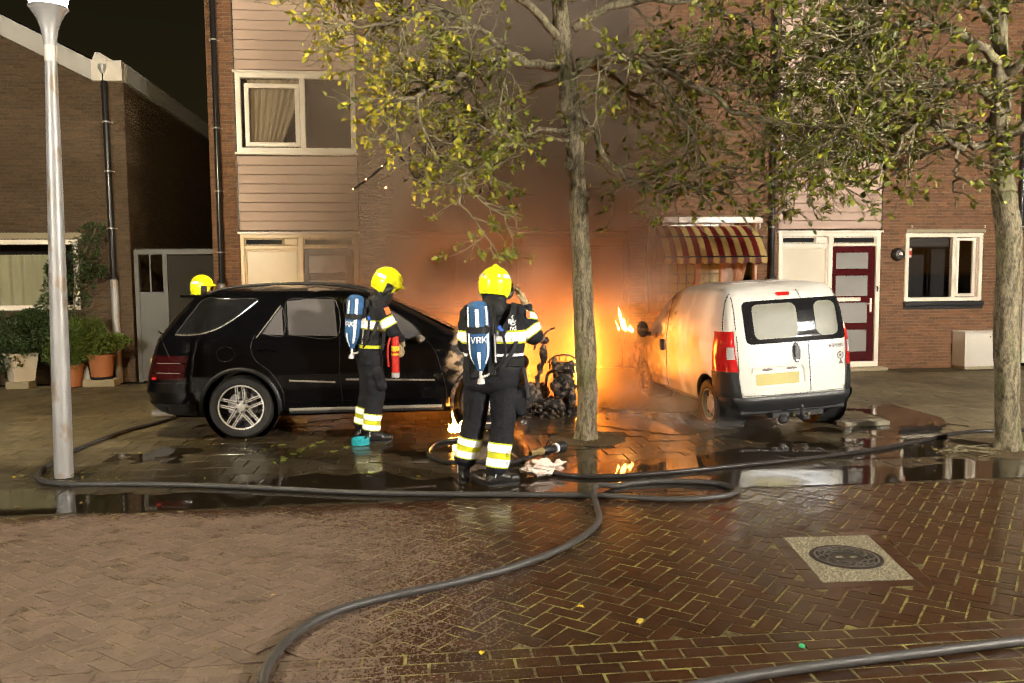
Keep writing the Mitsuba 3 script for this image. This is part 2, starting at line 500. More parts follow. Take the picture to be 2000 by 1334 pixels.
def paver_unit(l, w, h=0.03, c=0.004):
    """a paving piece with a chamfered top; top at z = 0."""
    a, b = l / 2, w / 2
    v = np.array([[-a, -b, -h], [a, -b, -h], [a, b, -h], [-a, b, -h], [-a, -b, -c], [a, -b, -c], [a, b, -c], [-a, b, -c],
                  [-a + c, -b + c, 0], [a - c, -b + c, 0], [a - c, b - c, 0], [-a + c, b - c, 0]])
    f = []
    for k in range(4):
        n = (k + 1) % 4
        f += [[k, n, n + 4], [k, n + 4, k + 4], [k + 4, n + 4, n + 8], [k + 4, n + 8, k + 8]]
    f += [[8, 9, 10], [8, 10, 11]]
    return v, np.array(f)


def pave(owner, name, field, items, unit, bsdf, eye=(0.0, 0.0), most=300, seen=None):
    """items: (x, y, angle, dz, tiltx, tilty). The pieces largest in view become parts, the rest one part."""
    v, f = unit
    items = np.asarray(items, float)
    d = np.hypot(items[:, 0] - eye[0], items[:, 1] - eye[1]) + (0 if seen is None else np.where(seen(items), 0, 1000))
    order = np.argsort(d)
    variants = [mikit.ply((v, f), bsdf, False, uv=np.full((len(v), 2), (k + 0.5) / 6)) for k in range(6)]
    r = np.random.default_rng(3)
    mats = []
    for x, y, a, dz, tx, ty in items:
        c, s = math.cos(a), math.sin(a)
        m = np.array([[c, -s, 0, x], [s, c, 0, y], [0, 0, 1, dz], [0, 0, 0, 1.0]])
        m[2, 0], m[2, 1] = tx, ty
        mats.append(m)
    for i in order[:most]:
        put_copy(name, variants[r.integers(6)], T(mats[i]), owner)
    rest = order[most:]
    if len(rest):
        ms = np.array([mats[i] for i in rest])
        V = (np.einsum('kij,nj->kni', ms[:, :3, :3], v) + ms[:, None, :3, 3]).reshape(-1, 3)
        Fc = (f[None] + (np.arange(len(rest)) * len(v))[:, None, None]).reshape(-1, 3)
        uv = np.repeat(r.random((len(rest), 1)), len(v), axis=0)
        put(field, (V, Fc), bsdf, owner, kind='stuff', uv=np.hstack([uv, uv]))


def in_view(it):
    """rough wedge of what the photograph shows of the street."""
    x, y = it[:, 0], it[:, 1]
    return (x > -0.50 * y - 0.05) & (x < 0.80 * y + 0.1) & (y > 3.25)


ROAD_FAR = 6.68
put('road', sheet(-16, 20, -6, ROAD_FAR, -0.0035), 'mat_road_joint', kind='structure', label='red brick road laid in herringbone, dry and dusty on the left and wet on the right')
r = np.random.default_rng(11)
quad = Polygon([(2.50, 5.38), (3.10, 5.35), (2.92, 4.52), (2.36, 4.55)])
ring = quad.buffer(0.105, join_style=2)
field = sbox(-7.0, 3.92, 9.5, ROAD_FAR - 0.005).difference(ring)
items, cut = [], []
w = 0.101
A = math.pi / 4 + 0.08
ca, sa = math.cos(A), math.sin(A)
for ix in range(-90, 150):
    for iy in range(-110, 90):
        d = (ix - iy) % 4
        if d not in (0, 3):
            continue
        cx, cy = ((ix + 1) * w, (iy + 0.5) * w) if d == 0 else ((ix + 0.5) * w, (iy + 1) * w)
        x, y = ca * cx - sa * cy, sa * cx + ca * cy + 4.5
        if not (-7 < x < 9.5 and 3.7 < y < 6.9):
            continue
        ang = A + (0 if d == 0 else math.pi / 2)
        pc = affinity.translate(affinity.rotate(sbox(-w + 0.005, -w / 2 + 0.005, w - 0.005, w / 2 - 0.005), math.degrees(ang), (0, 0)), x, y)
        if field.contains(pc):
            items.append((x + r.normal(0, 0.0015), y + r.normal(0, 0.0015), ang + r.normal(0, 0.008), np.clip(r.normal(0, 0.0012), -0.0014, 0.002), r.normal(0, 0.005), r.normal(0, 0.005)))
        else:
            g = pc.intersection(field)
            if g.area > 0.003:
                cut += polys(g)
ROADB = paver_unit(2 * w - 0.0125, w - 0.0125, 0.03, 0.003)
# straight courses along the near side of the street
yy = 3.86
k = 0
while yy > 0.9:
    x = -6.5 + (k % 2) * 0.1 + r.uniform(-0.02, 0.02)
    while x < 8:
        items.append((x + r.normal(0, 0.002), yy + r.normal(0, 0.0012), r.normal(0, 0.005), np.clip(r.normal(0, 0.0012), -0.0014, 0.002), r.normal(0, 0.004), r.normal(0, 0.005)))
        x += 0.2035
    yy -= 0.1015
    k += 1
# a row of bricks round the manhole's slab
qc = list(quad.exterior.coords)[:4]
cxy = np.mean(qc, axis=0)
for i in range(4):
    a, b = np.array(qc[i]), np.array(qc[(i + 1) % 4])
    t = b - a
    L = np.linalg.norm(t)
    t /= L
    nrm = np.array([t[1], -t[0]])
    if nrm @ (a - cxy) < 0:
        nrm = -nrm
    n = max(2, round(L / 0.205))
    for j in range(n):
        c = a + t * (L * (j + 0.5) / n) + nrm * 0.052
        items.append((c[0], c[1], math.atan2(t[1], t[0]), r.normal(0, 0.001), r.normal(0, 0.004), 0))
laid = unary_union([affinity.translate(affinity.rotate(sbox(-w + 0.006, -w / 2 + 0.006, w - 0.006, w / 2 - 0.006), math.degrees(i[2]), (0, 0)), i[0], i[1]) for i in items if 2.0 < i[0] < 3.4 and 4.2 < i[1] < 5.7])
for g in polys(ring.difference(quad.buffer(0.004)).difference(laid.buffer(0.007, join_style=2))):
    if g.area > 0.0012:
        cut.append(g)
pave('road', 'brick', 'brick_field', items, ROADB, 'mat_road_brick', seen=in_view)
cm, cuv = [], []
for g in [q for c_ in cut for q in polys(c_.buffer(-0.0012))]:
    m = prism(g, -0.03, abs(r.normal(0, 0.001)))
    cm.append(m)
    cuv.append(np.full((len(m.vertices), 2), r.random()))
put('cut_brick_field', cat(cm), 'mat_road_brick', 'road', kind='stuff', uv=np.vstack(cuv))

# manhole
mh = thing('manhole', 'round black iron manhole cover in a pebbled concrete slab in the brick road', 'manhole')
hole = Point(2.72, 4.94).buffer(0.225, 40)
put('slab', prism(quad.difference(hole), -0.04, 0.001), 'mat_aggregate', mh)
cov = [lathe([(0, 0.0), (0.105, 0.0), (0.105, 0.004), (0.11, 0.004), (0.11, -0.003), (0.135, -0.003), (0.135, 0.004), (0.142, 0.004), (0.142, -0.003), (0.162, -0.003), (0.162, 0.004), (0.169, 0.004), (0.169, -0.003),
              (0.187, -0.003), (0.187, 0.005), (0.20, 0.005), (0.20, -0.03)], 64)]
for k in range(28):
    a = 2 * math.pi * k / 28
    rr = (0.122, 0.152, 0.178)[k % 3]
    cov.append(move(box(-0.010, 0.010, -0.004, 0.004, -0.004, 0.004), trans(rr * math.cos(a), rr * math.sin(a), 0) @ rotz(a)))
cover = cat(cov)
cover.apply_translation([2.72, 4.94, 0.0])
put('cover', cover, 'mat_iron', mh)
for r0_, r1_ in ((0.106, 0.110), (0.137, 0.141), (0.164, 0.168), (0.189, 0.199)):
    put('rib_ring', move(lathe([(r0_, 0.0035), (r0_, 0.0062), (r1_, 0.0062), (r1_, 0.0035)], 56), trans(2.72, 4.94, 0)), 'mat_iron_worn', mh)
for k in range(30):
    a = 2 * math.pi * k / 30
    rr = (0.122, 0.152, 0.178)[k % 3]
    put('stud', move(box(-0.011, 0.011, -0.0035, 0.0035, -0.002, 0.0058), trans(2.72 + rr * math.cos(a), 4.94 + rr * math.sin(a), 0) @ rotz(a)), 'mat_iron_worn', mh)
put('ring', move(lathe([(0.205, -0.03), (0.205, 0.004), (0.224, 0.006), (0.224, -0.03)], 64), trans(2.72, 4.94, 0)), 'mat_iron', mh)
for sx in (-0.045, 0.045):
    put('keyhole', move(box(-0.022, 0.022, -0.009, 0.009, 0.0, 0.0055), trans(2.72 + sx, 4.94 - sx * 0.1, 0)), 'mat_aggregate', mh)

# pavement of concrete tiles, with the wet gutter strip in front of it
put('pavement', sheet(-16, 20, ROAD_FAR, 30, -0.006), 'mat_tile_joint', kind='structure', label='wet concrete tile pavement between the road and the houses')
tiles = []
y = ROAD_FAR + 0.155
row = 0
while y < 15.3:
    x = -9.0 + (row % 2) * 0.15
    while x < 14:
        blocked = (y > 14.85 and x > -3.7) or math.hypot(x - 1.87, y - 9.06) < 0.42 or math.hypot(x - 6.04, y - 7.85) < 0.5 or math.hypot(x + 3.33, y - 8.05) < 0.14 or (y > 14.45 and x > 8.9)
        if not blocked:
            tiles.append((x + r.normal(0, 0.002), y + r.normal(0, 0.002), r.normal(0, 0.005), r.normal(0, 0.0018), r.normal(0, 0.005), r.normal(0, 0.005)))
        x += 0.303
    y += 0.303
    row += 1


def in_view_p(it):
    x, yv = it[:, 0], it[:, 1]
    return (x > -0.50 * yv) & (x < 0.80 * yv) & (yv > 7.9) & ~((x > -3.2) & (x < 1.0) & (yv > 9.7) & (yv < 11.6))


pave('pavement', 'tile', 'tile_field', tiles, paver_unit(0.297, 0.297, 0.04, 0.004), 'mat_tile', seen=in_view_p)
put('planting_strip', sheet(8.9, 14.0, 14.30, 14.95, 0.004), 'mat_soil', kind='structure', label='strip of bare soil and weeds along the foot of the right brick house')
put('tree_pit', cat([prism(Point(1.87, 9.06).buffer(0.44, 3), -0.03, 0.006), prism(Point(6.04, 7.85).buffer(0.56, 3), -0.03, 0.006)]), 'mat_soil', kind='structure', label='bare soil in the pavement at the foot of the trees')

# puddles: the flooded gutter and pools between the cars, with wavering outlines
def puddle_from(mask, x0, x1, y0, y1, step, z):
    nx, ny = int((x1 - x0) / step), int((y1 - y0) / step)
    X, Yg = np.meshgrid(np.linspace(x0, x1, nx), np.linspace(y0, y1, ny))
    on = mask(X, Yg)
    rows = []
    for j in range(ny):
        d = np.diff(np.concatenate([[0], on[j].astype(int), [0]]))
        for s, e in zip(np.nonzero(d == 1)[0], np.nonzero(d == -1)[0]):
            rows.append(sbox(x0 + s * step, y0 + j * step - step * 0.02, x0 + e * step, y0 + (j + 1) * step + step * 0.02))
    g = unary_union(rows).buffer(step * 1.2).buffer(-step * 1.5).simplify(step * 0.3)
    out = []
    for p in polys(g):
        if p.area > 0.02:
            v, f = trimesh.creation.triangulate_polygon(p, engine='earcut')
            out.append(trimesh.Trimesh(np.column_stack([v, np.full(len(v), z)]), f, process=False))
    return cat(out)


def gutter_mask(X, Yg):
    q = meshkit.fbm(np.stack([X * 1.1, Yg * 1.1, X * 0 + 3], -1)) - 0.5
    q2 = meshkit.fbm(np.stack([X * 3.1, Yg * 3.1, X * 0 + 9], -1)) - 0.5
    near = ROAD_FAR + 0.02 - 0.02 * np.sin(X * 2.1) + 0.10 * q2
    far = 7.62 + 0.9 * q + 0.25 * q2 - 0.25 * np.exp(-((X + 3.0) / 1.2) ** 2) - 0.10 * np.exp(-((X - 4.5) / 1.2) ** 2)
    return (Yg > near) & (Yg < far) & (X > -9) & (X < 9)


def pool_mask(X, Yg):
    q = meshkit.fbm(np.stack([X * 0.8, Yg * 0.8, X * 0 + 5], -1))
    q2 = meshkit.fbm(np.stack([X * 3.3, Yg * 3.3, X * 0 + 1], -1))
    car = np.exp(-(((X - 0.9) / 3.6) ** 2 + ((Yg - 9.0) / 1.5) ** 2)) + 0.8 * np.exp(-(((X - 5.3) / 1.3) ** 2 + ((Yg - 9.0) / 0.9) ** 2))
    return (q * 0.75 + q2 * 0.25 + 0.16 * car > 0.625) & (np.hypot(X - 1.87, Yg - 9.06) > 0.5)


put('gutter_puddle', puddle_from(gutter_mask, -9, 9, 6.6, 8.5, 0.025, 0.0045), 'mat_water', kind='structure', label='long puddle filling the gutter between road and pavement')
put('pavement_pools', puddle_from(pool_mask, -3.2, 6.6, 7.6, 11.5, 0.03, 0.0048), 'mat_water', kind='structure', label='shallow pools on the pavement between the cars')

# ------------------------------------------------------------------ brickwork
BL, BH, BJ = 0.205, 0.052, 0.0105
BRV, BRF = None, None


def brick_unit(l):
    """face brick: 3 mm proud of the mortar with softened edges, in the xz plane, looking towards -y."""
    a, b, c = l / 2, BH / 2, 0.003
    v = np.array([[-a, 0.004, -b], [a, 0.004, -b], [a, 0.004, b], [-a, 0.004, b], [-a, -0.006, -b], [a, -0.006, -b], [a, -0.006, b], [-a, -0.006, b],
                  [-a + c, -0.009, -b + c], [a - c, -0.009, -b + c], [a - c, -0.009, b - c], [-a + c, -0.009, b - c]])
    f = []
    for k in range(4):
        n = (k + 1) % 4
        f += [[k, n, n + 4], [k, n + 4, k + 4], [k + 4, n + 4, n + 8], [k + 4, n + 8, k + 8]]
    return v, np.array(f + [[8, 9, 10], [8, 10, 11]])


def brickwork(owner, frame, region, bsdf, prefer, most=300):
    """bricks over a shapely region of a wall plane. frame: 4x4 taking (x, 0, z) of the plane to the world (-y of the plane looks out)."""
    r = np.random.default_rng(int(abs(frame[0, 3] * 100)) + 5)
    x0, z0, x1, z1 = region.bounds
    full, half = brick_unit(BL), brick_unit(BL / 2 - BJ / 2)
    fulls, halves = [], []
    z = z0 + BH / 2 + 0.004
    row = 0
    while z < z1 - BH / 2:
        strip = region.intersection(LineString([(x0 - 1, z), (x1 + 1, z)]))
        top = region.intersection(LineString([(x0 - 1, z + BH / 2), (x1 + 1, z + BH / 2)]))
        bot = region.intersection(LineString([(x0 - 1, z - BH / 2), (x1 + 1, z - BH / 2)]))
        for seg in getattr(strip, 'geoms', [strip]):
            if seg.is_empty or seg.length < 0.04:
                continue
            a, b = seg.bounds[0], seg.bounds[2]
            step = BL + BJ
            x = math.floor(a / step) * step + (row % 2) * step / 2 - step
            while x < b:
                l, rr = max(x, a), min(x + BL, b)
                mid = (l + rr) / 2
                ok = top.distance(Point(mid, z + BH / 2)) < 0.02 and bot.distance(Point(mid, z - BH / 2)) < 0.02
                if rr - l > 0.03 and ok:
                    (fulls if rr - l > BL * 0.97 else halves).append((mid, z, (rr - l)))
                x += step
        z += BH + BJ
        row += 1
    F = np.array(fulls)
    order = np.argsort(prefer(F[:, 0], F[:, 1])) if len(F) else []
    variants = [mikit.ply(full, bsdf, False, uv=np.full((len(full[0]), 2), (k + 0.5) / 6)) for k in range(6)]
    for i in order[:most]:
        m = frame @ trans(F[i, 0], r.normal(0, 0.0012), F[i, 1])
        put_copy('brick', variants[r.integers(6)], T(m), owner)
    v, f = full
    rest = [fulls[i] for i in order[most:]] + halves
    if rest:
        R_ = np.array(rest)
        V = np.repeat(v[None], len(R_), 0).copy()
        V[:, :, 0] *= (R_[:, 2] / BL)[:, None]
        V[:, :, 0] += R_[:, 0:1]
        V[:, :, 2] += R_[:, 1:2]
        V[:, :, 1] += r.normal(0, 0.0012, (len(R_), 1))
        V = V.reshape(-1, 3) @ frame[:3, :3].T + frame[:3, 3]
        Fc = (f[None] + (np.arange(len(R_)) * len(v))[:, None, None]).reshape(-1, 3)
        uv = np.repeat(r.random((len(R_), 1)), len(v), axis=0)
        put('brick_field', (V, Fc), bsdf, owner, kind='stuff', uv=np.hstack([uv, uv]))


def wall_plate(region, y0, y1):
    """the region of the xz plane as a slab from y0 to y1."""
    ms = []
    for p in polys(region):
        m = trimesh.creation.extrude_polygon(p, y1 - y0, engine='earcut')   # x, z -> x, y ; extruded along z
        v = np.asarray(m.vertices)
        m.vertices = np.column_stack([v[:, 0], y0 + v[:, 2], v[:, 1]])
        m.faces = m.faces[:, ::-1]
        ms.append(m)
    return cat(ms)


def frame_ring(x0, x1, z0, z1, w, y0, y1):
    """four mitre-free bars butted end to end."""
    return cat([box(x0, x1, y0, y1, z1 - w, z1, 0.004), box(x0, x1, y0, y1, z0, z0 + w, 0.004), box(x0, x0 + w, y0, y1, z0 + w, z1 - w, 0.004), box(x1 - w, x1, y0, y1, z0 + w, z1 - w, 0.004)])


def pane(parent, x0, x1, z0, z1, y, name='pane'):
    return put(name, grid_mesh(np.array([[[x0, y, z0], [x1, y, z0]], [[x0, y, z1], [x1, y, z1]]])), 'mat_pane', parent)


def curtain_mesh(x0, x1, z0, z1, y, folds, amp=0.03, gather=None):
    n, m = 90, 14
    V = np.zeros((m, n, 3))
    for j in range(m):
        t = j / (m - 1)
        u = np.linspace(0, 1, n)
        xr = x1 if gather is None else x1 - gather * (1 - t) ** 1.3 * (x1 - x0)
        V[j, :, 0] = x0 + u * (xr - x0)
        V[j, :, 1] = y + amp * np.sin(u * folds * 2 * np.pi + 0.6 * np.sin(u * 9)) + 0.4 * amp * np.sin(u * folds * 5.1 + 1)
        V[j, :, 2] = z0 + t * (z1 - z0)
    return grid_mesh(V)


def downpipe(parent, x, y, ztop, zmid, name='downpipe', brackets=(), r=0.048):
    k = put(name, tube([(x, y, zmid), (x, y, ztop)], r, 16), 'mat_black_pipe', parent, smooth=40)
    put('lower_pipe', cat([tube([(x, y, 0.0), (x, y, zmid + 0.02)], r * 1.22, 16), ]), 'mat_galvanised', parent, smooth=40)
    put('collar', lathe([(r * 1.25, -0.02), (r * 1.55, -0.02), (r * 1.55, 0.035), (r * 1.02, 0.04)], 16, (x, y, zmid)), 'mat_black_pipe', parent, smooth=40)
    for z in brackets:
        put('pipe_bracket', cat([lathe([(r, -0.012), (r + 0.007, -0.012), (r + 0.007, 0.012), (r, 0.012)], 16, (x, y, z)), box(x - 0.085, x + 0.085, y + r - 0.01, y + r + 0.02, z - 0.01, z + 0.01)]), 'mat_galvanised', parent)


FY = 14.95          # the terrace's front
HS, HT, HL, HTOP = 4.021, 5.412, 2.647, 8.6


def terrace_house(x0, name_label, win, ruined=False, prefer=None, left_strip=0.31, bare=None, behind_smoke=False):
    """x0: the party line with its downpipe. bay of boards from x0 + 0.10 .. + 2.15, brickwork beyond; win: (x0, x1, z0, z1) of the ground-floor window."""
    h = thing('brick_house', name_label, 'house')
    bx0, bx1, x1 = x0 + left_strip, x0 + left_strip + 2.05, x0 + 5.005
    wx0, wx1, wz0, wz1 = win
    reg = sbox(x0 - (0.15 if left_strip > 0.2 else 0.0), 0, x1, HTOP).difference(sbox(bx0, -1, bx1, HTOP + 1)).difference(sbox(wx0, wz0, wx1, wz1))
    put('wall', cat([wall_plate(reg, FY, FY + 0.28), box(bx0, bx1, FY + 0.10, FY + 0.28, HT, HTOP), box(bx0, bx1, FY + 0.10, FY + 0.28, HL + 0.02, HS)]), 'mat_mortar', h)
    brickwork(h, trans(0, FY, 0), reg.difference(sbox(*bare, HTOP + 1)) if bare else reg, 'mat_brick', prefer or (lambda x, z: np.abs(z - 1.5)))
    put('roof', cat([box(x0 - 0.15, x1, FY - 0.15, FY + 8, HTOP, HTOP + 0.2), ]), 'mat_roof', h)
    put('rear_wall', cat([box(x0 - 0.15, x1, FY + 7.6, FY + 7.9, 0, HTOP), box(x0 - 0.149, x0 + 0.05, FY + 0.28, FY + 7.6, 0, HTOP - 0.002), box(x1 - 0.2, x1 - 0.004, FY + 0.28, FY + 7.6, 0, HTOP - 0.002)]), 'mat_mortar_dark', h)
    # boards
    for za, zb in ((HL + 0.035, HS - 0.055), (HT + 0.02, HTOP - 0.02)):
        n = 1 if behind_smoke else round((zb - za) / 0.165)
        for k in range(n):
            a, b = za + (zb - za) * k / n, za + (zb - za) * (k + 1) / n
            put('siding_board', box(bx0 + 0.004, bx1 - 0.004, FY - 0.012, FY + 0.09, a + 0.004, b - 0.004, 0.0 if behind_smoke else 0.006), 'mat_siding', h)
    if not behind_smoke:
      put('siding_trim', cat([box(bx0 - 0.012, bx0 + 0.003, FY - 0.018, FY + 0.05, HL, HTOP), box(bx1 - 0.003, bx1 + 0.012, FY - 0.018, FY + 0.05, HL, HTOP)]), 'mat_black_plastic', h)
    # upper window
    fr, F2 = 'mat_frame_white', 0.085
    mx = bx0 + 1.135
    wdw = put('window', cat([frame_ring(bx0 + 0.01, bx1 - 0.01, HS, HT - 0.035, F2, FY - 0.03, FY + 0.06), box(mx - 0.045, mx + 0.045, FY - 0.03, FY + 0.06, HS + F2, HT - 0.035 - F2, 0.004),
                            ]), fr, h)
    behind_smoke or put('ledge', box(bx0 - 0.03, bx1 + 0.02, FY - 0.06, FY + 0.03, HT - 0.035, HT, 0.005), fr, wdw)
    behind_smoke or put('sill', box(bx0 - 0.02, bx1 + 0.03, FY - 0.075, FY + 0.04, HS - 0.04, HS, 0.006), fr, wdw)
    zt = HT - 0.035 - F2
    if ruined:      # its left sash tilted open behind which a curtain is drawn aside
        a0, a1, b0, b1 = bx0 + F2 + 0.075, mx - 0.05, HS + F2 + 0.015, zt - 0.10
        s = frame_ring(a0, a1, b0, b1, 0.075, FY - 0.045, FY - 0.005)
        put('sash', s, fr, wdw)
        pane(wdw, a0 + 0.07, a1 - 0.07, b0 + 0.07, b1 - 0.07, FY - 0.02)
        put('curtain', curtain_mesh(a0 + 0.02, a1 + 0.02, b0 - 0.02, zt, FY + 0.13, 8, 0.028, gather=0.42), 'mat_curtain', wdw)
    else:
        pane(wdw, bx0 + F2, mx - 0.045, HS + F2, zt, FY + 0.02)
        put('curtain', curtain_mesh(bx0 + F2, mx - 0.1, HS + F2, zt, FY + 0.16, 7, 0.03), 'mat_curtain', wdw)
    pane(wdw, mx + 0.045, bx1 - F2, HS + F2, zt, FY + 0.02)
    put('room', box(bx0 + 0.02, bx1 - 0.02, FY + 0.7, FY + 0.75, HS - 0.1, HT), 'mat_room', wdw)
    # entrance below: panel, vents and door in one wide frame
    ef = 'mat_frame_cream' if ruined else 'mat_frame_white'
    dm = bx0 + 1.035
    z0 = 0.06
    e = put('door_frame', cat([box(bx0 + 0.01, bx0 + 0.075, FY - 0.02, FY + 0.09, z0 + 0.001, HL - 0.03, 0.004), box(bx1 - 0.095, bx1 - 0.01, FY - 0.02, FY + 0.09, z0 + 0.001, HL - 0.03, 0.004),
                              box(dm - 0.045, dm + 0.045, FY - 0.02, FY + 0.09, z0 + 0.101, HL - 0.1, 0.004), box(bx0 + 0.075, bx1 - 0.095, FY - 0.022, FY + 0.09, HL - 0.1, HL - 0.03, 0.004),
                              box(bx0 + 0.075, dm - 0.045, FY - 0.018, FY + 0.09, HL - 0.30, HL - 0.235, 0.004), box(dm + 0.045, bx1 - 0.095, FY - 0.018, FY + 0.09, HL - 0.285, HL - 0.245, 0.004),
                              box(bx0 + 0.075, bx1 - 0.095, FY - 0.03, FY + 0.09, z0, z0 + 0.1, 0.004)]), ef, h)
    behind_smoke or put('ledge', box(bx0 - 0.025, bx1 + 0.025, FY - 0.06, FY + 0.03, HL - 0.03, HL + 0.01, 0.005), fr, e)
    put('step', box(dm - 0.1, bx1 + 0.05, FY - 0.28, FY - 0.035, 0.0, z0, 0.008), 'mat_concrete', e)
    vx = bx0 + 0.79
    behind_smoke or put('vent', cat([frame_ring(bx0 + 0.085, vx - 0.05, HL - 0.228, HL - 0.108, 0.018, FY + 0.0, FY + 0.05)]), ef, e)
    behind_smoke or put('vent_pane', box(bx0 + 0.10, vx - 0.066, FY + 0.03, FY + 0.04, HL - 0.212, HL - 0.124), 'mat_dark_glass', e)
    behind_smoke or put('ventilator', cat([box(vx - 0.035, dm - 0.055, FY + 0.001, FY + 0.06, HL - 0.228, HL - 0.108, 0.006), box(vx - 0.005, dm - 0.085, FY - 0.012, FY + 0.0, HL - 0.205, HL - 0.13, 0.006)]), ef, e)
    behind_smoke or put('transom', cat([frame_ring(dm + 0.055, bx1 - 0.105, HL - 0.238, HL - 0.106, 0.02, FY + 0.0, FY + 0.05)]), ef, e)
    behind_smoke or put('transom_pane', box(dm + 0.074, bx1 - 0.124, FY + 0.03, FY + 0.04, HL - 0.22, HL - 0.125), 'mat_dark_glass', e)
    put('side_panel', cat([box(bx0 + 0.078, dm - 0.048, FY + 0.035, FY + 0.07, z0 + 0.10, HL - 0.302)]), 'mat_panel_cream' if ruined else 'mat_panel_white', e)
    behind_smoke or put('panel_bead', cat([frame_ring(bx0 + 0.077, dm - 0.047, z0 + 0.102, HL - 0.301, 0.03, FY + 0.004, FY + 0.034)]), ef, e)
    # door leaf
    a0, a1, b0, b1 = dm + 0.055, bx1 - 0.11, z0 + 0.11, HL - 0.292
    door = put('door', box(a0, a1, FY + 0.03, FY + 0.075, b0, b1), 'mat_black_door' if ruined else 'mat_red_door', h)
    rails = [b0, b0 + 0.40, b0 + 0.52, b0 + 0.92, b0 + 1.05, b0 + 1.45, b0 + 1.56, b1 - 0.13]
    bars = [box(a0 + 0.001, a0 + 0.075, FY + 0.008, FY + 0.03, b0 + 0.001, b1 - 0.001, 0.003), box(a1 - 0.125, a1 - 0.001, FY + 0.008, FY + 0.03, b0 + 0.001, b1 - 0.001, 0.003)]
    for za, zb in ((b0 + 0.001, b0 + 0.18), (b0 + 0.60, b0 + 0.73), (b0 + 1.12, b0 + 1.245), (b0 + 1.635, b0 + 1.765), (b1 - 0.115, b1 - 0.001)):
        bars.append(box(a0 + 0.075, a1 - 0.125, FY + 0.01, FY + 0.03, za, zb, 0.003))
    behind_smoke or put('door_rail', cat(bars), 'mat_black_door' if ruined else 'mat_red_door', door)
    for za, zb in ((b0 + 0.18, b0 + 0.60), (b0 + 0.73, b0 + 1.12), (b0 + 1.245, b0 + 1.635), (b0 + 1.765, b1 - 0.115)):
        put('door_pane', box(a0 + 0.075, a1 - 0.125, FY + 0.022, FY + 0.034, za, zb), 'mat_frosted', door)
    behind_smoke or put('letter_flap', box(a0 + 0.10, a1 - 0.27, FY - 0.004, FY + 0.012, b0 + 1.145, b0 + 1.22, 0.006), 'mat_frame_white', door)
    put('handle', cat([box(a1 - 0.085, a1 - 0.04, FY - 0.004, FY + 0.009, b0 + 0.93, b0 + 1.20, 0.008), tube([(a1 - 0.062, FY - 0.0, b0 + 1.1), (a1 - 0.062, FY - 0.045, b0 + 1.1), (a1 - 0.16, FY - 0.05, b0 + 1.095)], 0.011, 8)]), 'mat_frame_white', door)
    put('bell', box(bx1 - 0.075, bx1 - 0.05, FY - 0.04, FY - 0.018, 1.50, 1.60, 0.003), 'mat_black_plastic', e)
    return h, bx0, bx1


hA, _, _ = terrace_house(-3.39, 'brick terraced house with a tilted-open upstairs window, filled with smoke at its right side', (-0.55, 1.25, 1.28, 2.60), ruined=True,
                         prefer=lambda x, z: np.where(x < -3.0, 0, 10) + np.abs(z - 1.9), left_strip=0.31, bare=(-0.40, -1, 1.7))
hB, _, _ = terrace_house(1.62, 'brick terraced house behind the fire with a striped awning over its window', (4.23, 6.31, 1.10, 2.90),
                         prefer=lambda x, z: np.where(x > 6.2, 0, np.where(x > 3.8, 2, 20)) + np.abs(z - 2.2), left_strip=0.19, bare=(1.5, -1, 1.9), behind_smoke=True)
hC, _, _ = terrace_house(6.63, 'brick terraced house with a dark red front door and a white framed window', (9.27, 10.86, 1.30, 2.60),
                         prefer=lambda x, z: np.where(z < 2.9, 0, 5) + np.abs(x - 9.9) * 0.6 + np.abs(z - 1.2), left_strip=0.10)
hD, _, _ = terrace_house(11.635, 'brick terraced house at the far right edge, mostly behind the right tree', (14.3, 15.8, 1.30, 2.60),
                         prefer=lambda x, z: np.abs(x - 11.7) + 0.2 * z, left_strip=0.12)


def simple_window(h, x0, x1, z0, z1, mull, fr='mat_frame_white', side_sash=True, depth=0.0):
    w = put('window', cat([frame_ring(x0, x1, z0, z1, 0.075, FY - 0.03 + depth, FY + 0.06), box(mull - 0.04, mull + 0.04, FY - 0.03 + depth, FY + 0.06, z0 + 0.075, z1 - 0.075, 0.004)]), fr, h)
    pane(w, x0 + 0.075, mull - 0.04, z0 + 0.075, z1 - 0.075, FY + 0.02)
    if side_sash:
        put('sash', frame_ring(mull + 0.05, x1 - 0.14, z0 + 0.085, z1 - 0.085, 0.06, FY - 0.018, FY + 0.03), fr, w)
        put('sash_stop', box(x1 - 0.14, x1 - 0.075, FY + 0.0, FY + 0.05, z0 + 0.075, z1 - 0.075), 'mat_siding', w)
        pane(w, mull + 0.10, x1 - 0.19, z0 + 0.14, z1 - 0.14, FY + 0.01)
    else:
        pane(w, mull + 0.04, x1 - 0.075, z0 + 0.075, z1 - 0.075, FY + 0.02)
    put('room', box(x0, x1, FY + 0.9, FY + 0.95, z0 - 0.2, z1 + 0.1), 'mat_room', w)
    put('roller_blind', cat([box(x0 + 0.08, mull - 0.05, FY + 0.08, FY + 0.1, z1 - 0.24, z1 - 0.07), tube([(x0 + 0.08, FY + 0.09, z1 - 0.25), (mull - 0.05, FY + 0.09, z1 - 0.25)], 0.018, 8)]), 'mat_black_plastic', w)
    put('sill', cat([box(x0 - 0.01, x1 + 0.04, FY - 0.07, FY + 0.05, z0 - 0.09, z0 - 0.003, 0.012), box(x0 + 0.0, x1 + 0.03, FY - 0.045, FY + 0.05, z0 - 0.15, z0 - 0.092, 0.008)]), 'mat_black_plastic', w)
    put('lintel', box(x0 + 0.02, x1 + 0.06, FY - 0.025, FY + 0.05, z1 + 0.012, z1 + 0.075, 0.004), 'mat_concrete', w)
    return w


